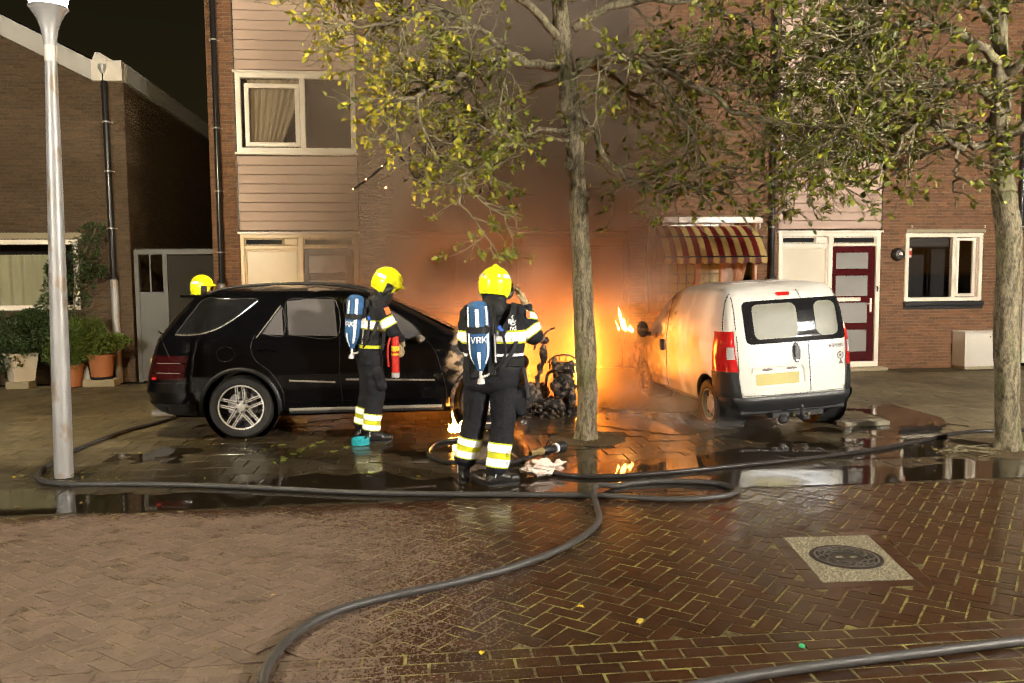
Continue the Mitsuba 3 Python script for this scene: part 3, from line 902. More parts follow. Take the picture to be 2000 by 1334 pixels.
wA = simple_window(hA, -0.55, 1.25, 1.28, 2.60, 0.6, 'mat_frame_cream')
wC = simple_window(hC, 9.27, 10.86, 1.30, 2.60, 10.27)
put('window_sticker', box(9.355, 9.42, FY + 0.012, FY + 0.018, 2.14, 2.32), 'mat_frame_white', wC)
put('window_sticker', box(9.355, 9.42, FY + 0.006, FY + 0.0115, 2.19, 2.27), 'mat_red', wC)
for sx in (9.40, 10.90):
    put('lintel_peg', box(sx - 0.008, sx + 0.008, FY - 0.012, FY + 0.01, 2.70, 2.76), 'mat_frame_white', wC)
wD = simple_window(hD, 14.3, 15.8, 1.30, 2.60, 15.3)
for z_ in (2.35, 3.6, 5.0, 6.4):
    pass
downpipe(hA, -3.39, FY - 0.075, HTOP, 1.78, brackets=(2.30, 3.35, 4.42, 5.9))
downpipe(hB, 6.585, FY - 0.075, HTOP, 1.78, brackets=(2.72, 4.1, 5.5, 6.9))
downpipe(hC, 11.60, FY - 0.075, HTOP, 1.78, brackets=(2.72, 4.1, 5.5, 6.9))

# the awning house's window under the awning: leaded panes, pinkish posts, drawn curtain
x0, x1, z0, z1 = 4.23, 6.31, 1.10, 2.90
wB = put('window', cat([box(x0, x0 + 0.075, FY - 0.05, FY + 0.06, z0, z1, 0.004), box(x1 - 0.05, x1, FY - 0.05, FY + 0.06, z0, z1, 0.004), box(x0 + 0.075, x1 - 0.05, FY - 0.03, FY + 0.06, z0, z0 + 0.08, 0.004)]), 'mat_wood_pink', hB)
put('awning_case', cat([box(x0 - 0.05, x1 + 0.06, FY - 0.14, FY + 0.02, z1 - 0.105, z1 + 0.005, 0.008), box(x0 - 0.05, x0 - 0.005, FY - 0.139, FY + 0.02, 1.15, z1 - 0.106, 0.006), box(x1 + 0.03, x1 + 0.055, FY - 0.06, FY + 0.02, z1 - 0.22, z1 - 0.106)]), 'mat_frame_white', wB)
for mx in (5.18, 5.66):
    put('mullion', box(mx - 0.055, mx + 0.055, FY - 0.04, FY + 0.06, z0 + 0.08, z1 - 0.1, 0.006), 'mat_wood_pink', wB)
put('side_post', cat([box(5.72, 5.79, FY - 0.02, FY + 0.05, z0 + 0.08, z1 - 0.1), box(5.80, 5.84, FY + 0.0, FY + 0.05, z0 + 0.08, z1 - 0.1)]), 'mat_siding', wB)
for pa, pb in ((x0 + 0.075, 5.125), (5.235, 5.605)):
    put('leaded_pane', box(pa, pb, FY + 0.02, FY + 0.028, z0 + 0.08, z1 - 0.1), 'mat_leaded', wB)
    lead = [box(pa + (pb - pa) * (k + 1) / (round((pb - pa) / 0.15)) - 0.004, pa + (pb - pa) * (k + 1) / (round((pb - pa) / 0.15)) + 0.004, FY + 0.012, FY + 0.02, z0 + 0.08, z1 - 0.1) for k in range(round((pb - pa) / 0.15) - 1)]
    lead += [box(pa, pb, FY + 0.0135, FY + 0.0195, z - 0.004, z + 0.004) for z in np.arange(z0 + 0.25, z1 - 0.2, 0.17)]
    for k in range(round((pb - pa) / 0.30)):
        cx = pa + 0.15 + 0.30 * k
        for z in np.arange(z0 + 0.33, z1 - 0.2, 0.34):
            a = np.linspace(0, 2 * np.pi, 25)
            lead.append(tube(np.column_stack([cx + 0.085 * np.sin(a), np.full(25, FY + 0.015), z + 0.085 * np.cos(a)]), 0.004, 4))
    put('lead_came', cat(lead), 'mat_lead', wB)
pane(wB, 5.84, x1 - 0.05, z0 + 0.08, z1 - 0.1, FY + 0.0)
cv = curtain_mesh(0, 0.46, z0 + 0.1, z1 - 0.12, FY + 0.09, 5, 0.018, gather=0.75)
put('curtain', cv.apply_transform(trans(5.84, 0, 0)), 'mat_wood_pink', wB)
put('room', box(5.80, x1, FY + 0.5, FY + 0.55, z0 - 0.1, z1), 'mat_room', wB)

# the two fronts behind the fire get one dark colour, painted for dense smoke
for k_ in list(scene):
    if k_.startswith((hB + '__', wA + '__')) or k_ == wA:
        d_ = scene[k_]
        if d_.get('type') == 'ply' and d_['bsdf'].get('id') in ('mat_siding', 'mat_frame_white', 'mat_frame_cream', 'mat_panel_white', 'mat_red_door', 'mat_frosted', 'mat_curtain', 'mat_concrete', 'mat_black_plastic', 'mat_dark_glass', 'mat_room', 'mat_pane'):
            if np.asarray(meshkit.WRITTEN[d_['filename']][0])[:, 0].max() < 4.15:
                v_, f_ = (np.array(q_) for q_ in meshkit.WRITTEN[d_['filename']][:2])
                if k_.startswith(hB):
                    v_[:, 1] = FY - 0.004 + (v_[:, 1] - FY) * 0.12      # relief flattened so no edges show through the smoke
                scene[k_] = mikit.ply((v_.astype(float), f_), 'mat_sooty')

# hooded striped awning
aw = thing('awning', 'red and yellow striped hood awning with a scalloped edge over the window', 'awning')
AX0, AX1 = 4.36, 6.26
prof = [(FY - 0.035, 2.74), (FY - 0.18, 2.67), (FY - 0.34, 2.535), (FY - 0.44, 2.42), (FY - 0.52, 2.27), (FY - 0.565, 2.17)]
N = 17
xs_top = np.linspace(AX0, AX1 - 0.06, N + 1)
xs_bot = np.linspace(AX0 + 0.02, AX1 + 0.02, N + 1)
for k in range(N):
    V = np.zeros((len(prof), 5, 3))
    for j, (py, pz) in enumerate(prof):
        t = j / (len(prof) - 1)
        a, b = xs_top[k] * (1 - t) + xs_bot[k] * t, xs_top[k + 1] * (1 - t) + xs_bot[k + 1] * t
        V[j, :, 0] = np.linspace(a, b, 5)
        V[j, :, 1] = py
        V[j, :, 2] = pz + 0.006 * np.sin(np.linspace(0, np.pi, 5)) * (1 if j not in (0, 2, 5) else 0)
    put('stripe', grid_mesh(V), 'mat_awning_yellow' if k % 2 == 0 else 'mat_awning_red', aw, smooth=25)
py, pz = prof[-1]
for k in range(N):
    u = np.linspace(xs_bot[k], xs_bot[k + 1], 7)
    ph = (u - xs_bot[0]) / (xs_bot[2] - xs_bot[0]) * np.pi * 1.0
    zlow = pz - 0.105 - 0.028 * np.abs(np.sin(ph))
    V = np.stack([np.column_stack([u, np.full(7, py - 0.004), np.full(7, pz - 0.012)]), np.column_stack([u, py - 0.012 + 0.006 * np.sin(ph * 3), (pz - 0.012 + zlow) / 2]), np.column_stack([u, py - 0.002 + 0.012 * np.sin(ph * 2.2), zlow])])
    put('valance', grid_mesh(V), 'mat_awning_yellow' if k % 2 == 0 else 'mat_awning_mauve', aw, smooth=40)
for sgn, xa, xb in ((-1, xs_top[0], xs_bot[0]), (1, xs_top[-1], xs_bot[-1])):
    pv = [(xa, FY - 0.035, 2.74)] + [(xa + (xb - xa) * j / 5, p_[0], p_[1]) for j, p_ in enumerate(prof)][1:] + [(xb, FY - 0.55, 2.07), (xb, FY - 0.03, 2.02)]
    v = np.array(pv + [(xb - sgn * 0.05, FY - 0.2, 2.4)])
    f = [[i, (i + 1) % (len(v) - 1), len(v) - 1] for i in range(len(v) - 1)]
    put('side_cloth', trimesh.Trimesh(v, np.array(f), process=False), 'mat_awning_red', aw)
for (py, pz) in (prof[2], prof[5]):
    put('rib', tube([(xs_bot[0] - 0.01, py - 0.004, pz - 0.004), (xs_bot[-1] + 0.01, py - 0.004, pz - 0.004)], 0.012, 8), 'mat_black_plastic', aw)
put('pull_cord', tube([(5.10, FY - 0.12, 2.86), (5.17, FY - 0.18, 2.69), (5.24, FY - 0.352, 2.56), (5.30, FY - 0.575, 2.15)], 0.006, 5), 'mat_frame_white', aw)
for bx_ in (4.50, 5.83):
    put('bracket', box(bx_ - 0.012, bx_ + 0.012, FY - 0.06, FY - 0.03, 2.745, 2.80), 'mat_frame_white', aw)

sl = thing('security_camera', 'small white outdoor light on a stalk above the awning', 'light')
put('stalk', tube([(4.46, FY - 0.10, 2.90), (4.46, FY - 0.10, 3.02)], 0.008, 6), 'mat_frame_white', sl)
put('head', lathe([(0, 0.0), (0.035, 0.0), (0.05, 0.06), (0.045, 0.12), (0, 0.13)], 12, (4.48, FY - 0.12, 3.01)), 'mat_white_metal', sl, smooth=40)

wl = thing('wall_lamp', 'small round bulkhead lamp on the brick wall beside the white window', 'wall lamp')
put('hood', move(lathe([(0.0, -0.12), (0.09, -0.11), (0.125, -0.05), (0.13, 0.0)], 20), trans(9.11, FY - 0.012, 2.20) @ rot(math.pi / 2, [1, 0, 0]) @ rot(math.pi, [1, 0, 0])), 'mat_iron', wl, smooth=40)
put('glass', move(lathe([(0.0, 0.0), (0.10, 0.0), (0.10, 0.02), (0.06, 0.055), (0.0, 0.06)], 20), trans(9.115, FY - 0.06, 2.175) @ rot(math.pi / 2 + 0.5, [1, 0, 0])), 'mat_white_metal', wl, smooth=40)

ub = thing('utility_box', 'low white metal utility cabinet against the brick wall behind the right tree', 'utility box')
put('body', box(10.28, 11.30, FY - 0.42, FY - 0.03, 0.06, 0.70, 0.008), 'mat_white_metal', ub)
put('lid', box(10.26, 11.32, FY - 0.44, FY - 0.025, 0.703, 0.73, 0.006), 'mat_white_metal', ub)
put('door', box(10.31, 11.28, FY - 0.432, FY - 0.423, 0.09, 0.685, 0.004), 'mat_white_metal', ub)
put('lock', lathe([(0, 0.0), (0.014, 0.0), (0.014, 0.008), (0, 0.008)], 12).apply_transform(trans(10.78, FY - 0.433, 0.62) @ rot(math.pi / 2, [1, 0, 0])), 'mat_black_plastic', ub)
put('plinth', box(10.30, 11.28, FY - 0.40, FY - 0.04, 0.0, 0.058), 'mat_concrete', ub)

# ------------------------------------------------------------------ the house on the left
LY = 15.5
CX = -5.1


def verge(x):
    return 5.62 + (-5.5 - x) * 0.50


hL = thing('brick_house', 'dark brick house at the left edge with a sloping grey roof edge', 'house')
front = Polygon([(-14, 0), (CX, 0), (CX, 5.31), (-5.58, 5.31), (-14, 5.31 + (14 - 5.58) * 0.50)])
frontw = front.difference(sbox(-8.6, 1.32, -5.98, 2.56))
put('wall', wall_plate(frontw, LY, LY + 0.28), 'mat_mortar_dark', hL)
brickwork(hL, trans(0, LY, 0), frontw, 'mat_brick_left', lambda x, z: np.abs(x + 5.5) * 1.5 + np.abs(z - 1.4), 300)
side = sbox(0.0, 0, 9.0, 5.30)
Fs = np.array([[0, -1, 0, CX], [1, 0, 0, LY + 0.004], [0, 0, 1, 0], [0, 0, 0, 1.0]])       # plane x -> world y, plane -y -> world +x
put('side_wall', box(CX - 0.28, CX, LY + 0.281, LY + 9.0, 0, 5.30), 'mat_mortar_dark', hL)
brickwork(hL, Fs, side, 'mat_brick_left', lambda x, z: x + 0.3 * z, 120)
put('fascia', cat([wall_plate(Polygon([(-14, 5.315 + (14 - 5.58) * 0.5), (-5.58, 5.315), (-5.50, 5.62), (-14, 5.66 + (14 - 5.5) * 0.5)]), LY - 0.10, LY + 0.02)]), 'mat_fascia', hL)
put('corner_box', cat([box(-5.575, CX + 0.03, LY - 0.13, LY + 0.06, 5.30, 5.645), wall_plate(Polygon([(-5.56, 5.65), (-5.22, 5.65), (-5.42, 5.78), (-5.50, 5.78)]), LY - 0.125, LY + 0.02)]), 'mat_white_metal', hL)
put('side_fascia', box(CX - 0.02, CX + 0.06, LY + 0.061, LY + 9.0, 5.31, 5.63), 'mat_fascia', hL)
put('roof', cat([trimesh.Trimesh(np.array([[-14, LY - 0.09, 5.66 + 8.5 * 0.5], [-5.5, LY - 0.09, 5.655], [-5.5, LY + 9, 5.655], [-14, LY + 9, 5.66 + 8.5 * 0.5]]), np.array([[0, 1, 2], [0, 2, 3]]), process=False),
                 box(-5.5, CX + 0.02, LY + 0.05, LY + 9, 5.632, 5.655)]), 'mat_roof', hL)
put('rear_wall', box(-14, CX - 0.3, LY + 8.7, LY + 9, 0, 5.3), 'mat_mortar_dark', hL)
k = put('downpipe', tube([(-5.37, LY - 0.08, 1.86), (-5.39, LY - 0.08, 5.50)], 0.052, 16), 'mat_black_pipe', hL, smooth=40)
put('lower_pipe', tube([(-5.36, LY - 0.08, 0.0), (-5.37, LY - 0.08, 1.88)], 0.066, 16), 'mat_galvanised', hL, smooth=40)
put('funnel', lathe([(0.05, 0), (0.085, 0.10), (0.085, 0.16), (0.055, 0.16)], 16, (-5.39, LY - 0.09, 5.42)), 'mat_galvanised', hL, smooth=40)
put('collar', lathe([(0.05, -0.03), (0.082, -0.03), (0.082, 0.03), (0.05, 0.04)], 16, (-5.37, LY - 0.08, 1.88)), 'mat_black_pipe', hL)
for z in (2.75, 3.75, 4.6):
    put('pipe_bracket', cat([lathe([(0.05, -0.012), (0.06, -0.012), (0.06, 0.012), (0.05, 0.012)], 16, (-5.38, LY - 0.08, z)), box(-5.47, -5.29, LY - 0.04, LY - 0.01, z - 0.01, z + 0.01)]), 'mat_galvanised', hL)
wL = put('window', cat([frame_ring(-8.6, -5.98, 1.32, 2.56, 0.085, LY - 0.03, LY + 0.06), box(-6.37, -6.28, LY - 0.03, LY + 0.06, 1.405, 2.475, 0.004)]), 'mat_frame_white', hL)
put('lintel', box(-8.8, -5.85, LY - 0.02, LY + 0.05, 2.575, 2.68), 'mat_concrete', wL)
pane(wL, -8.5, -6.37, 1.405, 2.475, LY + 0.02)
pane(wL, -6.28, -6.07, 1.405, 2.475, LY + 0.02)
put('curtain', curtain_mesh(-8.5, -6.30, 1.40, 2.30, LY + 0.12, 11, 0.022), 'mat_net_curtain', wL)
put('room', box(-8.6, -5.98, LY + 0.8, LY + 0.85, 1.2, 2.6), 'mat_room', wL)

# gate between the two houses
g = thing('gate', 'grey metal gate with a barred top panel closing the alley between the left houses', 'gate')
GY = LY - 0.04
GX0, GX1 = -5.02, -3.56
put('frame', cat([box(GX0, GX0 + 0.07, GY - 0.03, GY + 0.03, 0, 2.29), box(GX1 - 0.07, GX1, GY - 0.03, GY + 0.03, 0, 2.29), box(GX0, GX1, GY - 0.032, GY + 0.032, 2.29, 2.37), box(-4.535, -4.46, GY - 0.028, GY + 0.028, 0, 2.289)]), 'mat_gate', g)
put('sheet', box(GX0 + 0.07, -4.535, GY - 0.012, GY + 0.012, 0.02, 1.62), 'mat_gate', g)
for bx_ in (-4.755,):
    put('bar', box(bx_ - 0.012, bx_ + 0.012, GY - 0.012, GY + 0.012, 1.62, 2.29), 'mat_gate', g)
put('door', box(-4.455, GX1 - 0.075, GY - 0.005, GY + 0.02, 0.03, 2.27), 'mat_gate_dark', g)  # dark sheet standing for the unlit alley seen through the opening
for k in range(26):
    x = GX0 + 0.03 + k * 0.055
    put('spike', trimesh.Trimesh(np.array([[x - 0.018, GY - 0.006, 2.37], [x + 0.018, GY - 0.006, 2.37], [x + 0.018, GY + 0.006, 2.37], [x - 0.018, GY + 0.006, 2.37], [x, GY, 2.405]]), np.array([[0, 1, 4], [1, 2, 4], [2, 3, 4], [3, 0, 4]]), process=False), 'mat_gate', g)

# ------------------------------------------------------------------ street lamps (the one in view, and two unseen ones added for street light and flash)
def street_lamp(x, y, label, emission, weight, lean=0.0):
    k = thing('street_lamp', label, 'street lamp', 'street lamps along the road')
    put('post', tube([(x, y, -0.02), (x + lean * 0.3, y, 1.2), (x + lean * 0.7, y, 2.7), (x + lean, y, 3.86)], [0.083, 0.079, 0.066, 0.050], 24), 'mat_galvanised', k, smooth=40)
    tx = x + lean
    put('sleeve', lathe([(0.051, 3.80), (0.054, 3.80), (0.054, 3.94), (0.05, 3.94)], 20, (tx, y, 0)), 'mat_white_metal', k, smooth=40)
    put('cone', lathe([(0.052, 3.91), (0.056, 3.99), (0.070, 4.08), (0.10, 4.17), (0.150, 4.255), (0.168, 4.272), (0.164, 4.28), (0.05, 4.275)], 32, (tx, y, 0)), 'mat_galvanised', k, smooth=40)
    put('globe', lathe([(0.150, 4.285), (0.165, 4.35), (0.195, 4.48), (0.205, 4.57), (0.19, 4.65), (0.10, 4.70), (0.0, 4.71)], 28, (tx, y, 0)), 'mat_flame', k, smooth=40,
        emitter={'type': 'area', 'radiance': {'type': 'rgb', 'value': emission}, 'sampling_weight': weight})
    put('cap', lathe([(0.21, 4.715), (0.22, 4.73), (0.17, 4.80), (0.05, 4.85), (0.0, 4.86)], 28, (tx, y, 0)), 'mat_galvanised', k, smooth=40)
    return k


street_lamp(-3.33, 8.05, 'lit street lamp on a grey galvanised post at the left edge of the photo', LAMP_NEAR, 1.0, lean=0.07)
street_lamp(10.0, -0.2, 'lit street lamp added across the road, unseen to the right, standing for street light and flash', LAMP_STREET_FLASH_R, 2.0)
street_lamp(-8.0, -1.6, 'lit street lamp added across the road, unseen to the left, in place of street light and flash', LAMP_STREET_FLASH_L, 2.0)


# ------------------------------------------------------------------ plants in pots by the left house
def leaf_unit(l, w, fold=0.25):
    v = np.array([[0, 0, 0], [0.35 * l, w / 2, fold * w], [0.35 * l, -w / 2, fold * w], [0.75 * l, w * 0.36, fold * w * 0.8], [0.75 * l, -w * 0.36, fold * w * 0.8], [l, 0, -0.06 * l], [0.38 * l, 0, 0], [0.75 * l, 0, -0.02 * l]])
    f = np.array([[0, 6, 1], [0, 2, 6], [1, 6, 7], [1, 7, 3], [2, 7, 6], [2, 4, 7], [3, 7, 5], [4, 5, 7]])
    return v, f


def frames(d, r):
    """random frames whose x axis is d."""
    d = d / (np.linalg.norm(d, axis=1, keepdims=True) + 1e-9)
    h = r.normal(0, 1, d.shape) + np.array([0, 0, 1.2])
    z = h - d * (h * d).sum(1, keepdims=True)
    z /= np.linalg.norm(z, axis=1, keepdims=True) + 1e-9
    y = np.cross(z, d)
    return np.stack([d, y, z], -1)


def scatter(unit, P, D, S, r, tone):
    v, f = unit
    R_ = frames(D, r)
    V = (np.einsum('kij,nj->kni', R_ * S[:, None, None], v) + P[:, None]).reshape(-1, 3)
    Fc = (f[None] + (np.arange(len(P)) * len(v))[:, None, None]).reshape(-1, 3)
    uv = np.repeat(tone[:, None], len(v), 0)
    return (V, Fc), np.hstack([uv, uv])


def blob_points(r, n, c, rad, hollow=0.55):
    d = r.normal(0, 1, (n, 3))
    d /= np.linalg.norm(d, axis=1, keepdims=True)
    q = (hollow + (1 - hollow) * r.random((n, 1)) ** 0.6)
    lump = 0.75 + 0.5 * meshkit.noise(d * 2.3 + c)[:, None]
    return np.asarray(c) + d * q * lump * np.asarray(rad), d


def bush(key, clumps, n, l, w, mat, r, tone=(0, 1), stems=True):
    P, D = [], []
    for c, rad in clumps:
        p, d = blob_points(r, n, np.array(c), rad)
        P.append(p)
        D.append(d + r.normal(0, 0.6, d.shape) + [0, -0.2, 0.1])
    P, D = np.vstack(P), np.vstack(D)
    keep = (P[:, 2] > 0.03) & (P[:, 1] < LY - 0.05)
    P, D = P[keep], D[keep]
    m, uv = scatter(leaf_unit(l, w), P, D, r.uniform(0.6, 1.2, len(P)), r, r.uniform(tone[0], tone[1], len(P)))
    put('foliage', m, mat, key, kind='stuff', uv=uv)


r = np.random.default_rng(21)
s1 = thing('shrub', 'dark leafy shrub filling the space under the left window', 'shrub')
bush(s1, [((-8.0, 15.0, 0.85), (0.6, 0.35, 0.45)), ((-7.3, 14.95, 0.9), (0.6, 0.4, 0.42)), ((-6.7, 15.0, 0.9), (0.45, 0.35, 0.40)), ((-7.2, 14.8, 0.62), (0.6, 0.3, 0.35)), ((-6.25, 15.1, 0.85), (0.4, 0.3, 0.45)), ((-6.55, 14.9, 1.22), (0.25, 0.2, 0.12))], 1500, 0.055, 0.03, 'mat_shrub', r, (0, 0.6))
put('stem', cat([tube([(-7.4 + 0.25 * k, 15.15, 0), (-7.45 + 0.27 * k, 15.1, 0.5), (-7.5 + 0.3 * k, 15.0, 1.0)], 0.012, 5) for k in range(6)]), 'mat_bark', s1)
s2 = thing('climbing_plant', 'tall dark climbing plant growing up beside the left window', 'plant')
bush(s2, [((-5.98, 15.2, 1.45), (0.30, 0.15, 0.3)), ((-5.85, 15.2, 1.75), (0.26, 0.14, 0.25)), ((-5.95, 15.2, 2.1), (0.22, 0.12, 0.28)), ((-5.75, 15.2, 2.35), (0.26, 0.12, 0.22)), ((-5.62, 15.2, 2.68), (0.22, 0.1, 0.14)), ((-6.28, 15.2, 1.7), (0.2, 0.1, 0.2)), ((-6.35, 15.2, 1.42), (0.25, 0.12, 0.14)), ((-6.3, 15.2, 2.05), (0.12, 0.08, 0.1)), ((-5.6, 15.2, 2.0), (0.2, 0.1, 0.1))], 190, 0.07, 0.035, 'mat_shrub', r, (0.05, 0.5))
put('stem', cat([tube(spline([(-6.0, 15.25, 0.1), (-5.95, 15.22, 0.9), (-5.98, 15.22, 1.6), (-5.82, 15.22, 2.2), (-5.55, 15.2, 2.75)], 16), 0.014, 6), tube([(-5.97, 15.22, 1.3), (-6.2, 15.2, 1.6), (-6.32, 15.2, 2.1)], 0.009, 5)]), 'mat_bark', s2)

p1 = thing('flower_pot', 'square white plant pot on a stone under the left window', 'flower pot')
cxp, cyp = -6.79, 14.95
pv = []
for z, h in ((0.13, 0.17), (0.60, 0.235)):
    for a in (0.25, 0.75, 1.25, 1.75):
        pv.append((cxp + h * math.sqrt(2) * 0.92 * math.cos(a * math.pi + 0.72), cyp + h * math.sqrt(2) * 0.92 * math.sin(a * math.pi + 0.72), z))
put('body', trimesh.convex.convex_hull(np.array(pv)), 'mat_white_pot', p1)
put('stone', box(cxp - 0.2, cxp + 0.17, cyp - 0.15, cyp + 0.15, 0.0, 0.128, 0.012), 'mat_concrete', p1)
for nm, cx_, cy_, zz, rr_, lab in (('flower_pot', -5.95, 14.9, 0.02, 0.19, 'round terracotta flower pot half hidden behind the lamp post'), ('flower_pot', -5.50, 15.02, 0.17, 0.215, 'square-sided terracotta flower pot on a slab beside the downpipe')):
    q = thing(nm, lab, 'flower pot')
    put('body', lathe([(0, zz), (rr_ * 0.80, zz), (rr_ * 0.97, zz + 0.33), (rr_ * 1.07, zz + 0.335), (rr_ * 1.07, zz + 0.385), (rr_ * 0.98, zz + 0.385), (rr_ * 0.95, zz + 0.33), (0, zz + 0.33)], 32, (cx_, cy_, 0)), 'mat_terracotta', q, smooth=30)
    if zz > 0.1:
        put('saucer', lathe([(0, 0.125), (0.18, 0.125), (0.19, 0.165), (0, 0.166)], 24, (cx_, cy_, 0)), 'mat_black_plastic', q)
        put('slab', box(cx_ - 0.27, cx_ + 0.25, cy_ - 0.17, cy_ + 0.17, 0.0, 0.123, 0.012), 'mat_concrete', q)
tv = thing('plastic_sack', 'pale folded sack standing between the two terracotta pots', 'sack')
put('body', trimesh.convex.convex_hull(np.array([(-5.83, 14.98, 0), (-5.66, 14.95, 0), (-5.70, 15.12, 0), (-5.78, 15.05, 0.36), (-5.74, 15.03, 0.37)])), 'mat_fascia', tv)
f1 = thing('potted_plant', 'feathery bright green plant growing in the round terracotta pot', 'plant')
bush(f1, [((-5.98, 14.85, 0.72), (0.33, 0.25, 0.34)), ((-5.85, 14.85, 0.95), (0.25, 0.2, 0.22)), ((-6.0, 14.8, 0.55), (0.3, 0.2, 0.2)), ((-5.6, 14.95, 1.0), (0.2, 0.15, 0.18))], 1300, 0.075, 0.012, 'mat_fern', r, (0.0, 0.6))
f2 = thing('potted_plant', 'bushy green plant growing in the terracotta pot beside the downpipe', 'plant')
bush(f2, [((-5.48, 14.9, 0.78), (0.30, 0.25, 0.20)), ((-5.28, 14.9, 0.74), (0.26, 0.2, 0.14)), ((-5.66, 14.9, 0.66), (0.22, 0.2, 0.2)), ((-5.15, 14.9, 0.80), (0.2, 0.15, 0.09))], 700, 0.045, 0.026, 'mat_fern', r, (0.2, 1.0))

# grass and weeds along the foot of the right house and round the posts
P = np.column_stack([r.uniform(8.95, 13.5, 900), r.normal(14.62, 0.14, 900), np.zeros(900)])
P2 = np.column_stack([r.normal(-3.15, 0.3, 260), r.normal(8.0, 0.14, 260), np.zeros(260)])
P3 = np.column_stack([r.normal(6.1, 0.35, 150), r.normal(7.75, 0.2, 150), np.zeros(150)])
P4 = np.column_stack([r.uniform(-5.1, -3.6, 160), r.normal(14.9, 0.2, 160), np.zeros(160)])
P = np.vstack([P, P2, P3, P4])
blade = (np.array([[0, -0.006, 0], [0, 0.006, 0], [0.5, 0.004, 0.02], [0.5, -0.004, 0.02], [1, 0, 0]]), np.array([[0, 1, 2], [0, 2, 3], [3, 2, 4]]))
D = r.normal(0, 0.45, P.shape) + [0, 0, 0.8]
D[:, 2] = np.abs(D[:, 2])
S = np.where(np.arange(len(P)) < 900, r.uniform(0.04, 0.13, len(P)), r.uniform(0.02, 0.06, len(P)))
m, uv = scatter(blade, P, D, S, r, r.random(len(P)))
put('grass', m, 'mat_grass', kind='stuff', label='tufts of grass and weeds along the foot of the walls and posts')

# ------------------------------------------------------------------ fire hoses
def hose(path, r, mat, label, n, z=None):
    p = np.asarray(path, float)
    zz = np.full(len(p), r) if z is None else np.asarray(z)
    s = spline(np.column_stack([p, zz]), n)
    return put('fire_hose', tube(s, r, 12), mat, smooth=40, label=label, cat='fire hose')


HA = [(-3.2, 11.3), (-3.34, 10.72), (-3.51, 10.32), (-3.62, 9.64), (-3.67, 9.1), (-3.64, 8.53), (-3.57, 8.09), (-3.39, 7.76), (-3.14, 7.63), (-2.6, 7.55), (-1.89, 7.39), (-1.2, 7.17), (-0.53, 6.95), (0.32, 6.77), (0.95, 6.66),
      (1.45, 6.56), (1.95, 6.38), (2.28, 6.36), (2.54, 6.45), (2.64, 6.6), (2.56, 6.79), (2.31, 6.92), (2.0, 6.95), (1.65, 6.86), (1.49, 6.74), (1.40, 6.53), (1.36, 6.23), (1.32, 5.96), (1.23, 5.72), (0.97, 5.35), (0.58, 5.0),
      (0.16, 4.76), (-0.19, 4.61), (-0.47, 4.44), (-0.63, 4.22), (-0.71, 3.98), (-0.73, 3.76), (-0.70, 3.5), (-0.6, 2.8), (-0.45, 1.5), (-0.6, -1.0)]
za = [0.025] * len(HA)
for k in (24, 25):
    za[k] = 0.068
hose(HA, 0.0235, 'mat_hose', 'long grey fire hose curving from the foreground along the puddle to the lamp post', 420, za)
HB = [(8.6, 9.6), (7.4, 8.9), (6.83, 8.66), (6.36, 8.70), (5.99, 8.60), (5.39, 8.28), (4.6, 7.92), (3.92, 7.68), (3.04, 7.45), (2.23, 7.27), (1.74, 7.21), (1.42, 7.25), (1.22, 7.40), (1.06, 7.75), (0.96, 8.11), (0.90, 8.52), (0.74, 8.93), (0.47, 9.12),
      (0.24, 9.04), (0.09, 8.67), (0.09, 8.32), (0.24, 8.01), (0.48, 7.84), (0.83, 7.86), (1.08, 8.00), (1.20, 8.08)]
zb = [0.022] * len(HB)
zb[-3] = 0.03
zb[-4] = 0.055
zb[-2] = 0.05
zb[-1] = 0.075
hose(HB, 0.0215, 'mat_hose_black', 'black fire hose from the right tree looping to the nozzle on the pavement', 320, zb)
HD = [(0.4, 2.9), (0.78, 3.22), (1.11, 3.37), (1.42, 3.44), (1.81, 3.5), (2.35, 3.56), (2.95, 3.62), (3.8, 3.66), (5.5, 3.5), (8, 2.8)]
hose(HD, 0.024, 'mat_hose', 'grey fire hose crossing the bottom right corner of the road', 120)

nz = thing('hose_nozzle', 'black fire nozzle with a white ring lying at the end of the hose', 'nozzle')
Nm = trans(1.20, 8.08, 0.085) @ rotz(0.62) @ rot(math.pi / 2, [0, 1, 0]) @ rot(-0.05, [1, 0, 0])
put('coupling', move(lathe([(0.021, -0.16), (0.027, -0.16), (0.027, -0.05), (0.034, -0.04), (0.034, 0.02), (0.025, 0.03), (0.0, 0.03)], 16), Nm), 'mat_brass', nz, smooth=40)
put('body', move(lathe([(0.0, 0.03), (0.03, 0.03), (0.045, 0.06), (0.045, 0.13), (0.036, 0.15), (0.036, 0.19), (0.0, 0.19)], 18), Nm), 'mat_black_plastic', nz, smooth=40)
put('ring', move(lathe([(0.0, 0.19), (0.05, 0.191), (0.05, 0.225), (0.0, 0.226)], 18), Nm), 'mat_reflective', nz, smooth=40)
put('head', move(lathe([(0.0, 0.226), (0.052, 0.227), (0.06, 0.27), (0.06, 0.32), (0.045, 0.33), (0.03, 0.31), (0.0, 0.31)], 18), Nm), 'mat_black_plastic', nz, smooth=40)
put('grip', move(cat([tube([(-0.03, 0, 0.09), (0.05, 0.01, 0.07), (0.10, 0.02, 0.03)], 0.018, 8), tube([(-0.045, -0.03, 0.10), (-0.09, 0, 0.11), (-0.045, 0.03, 0.10)], 0.008, 6)]), Nm), 'mat_black_plastic', nz, smooth=40)

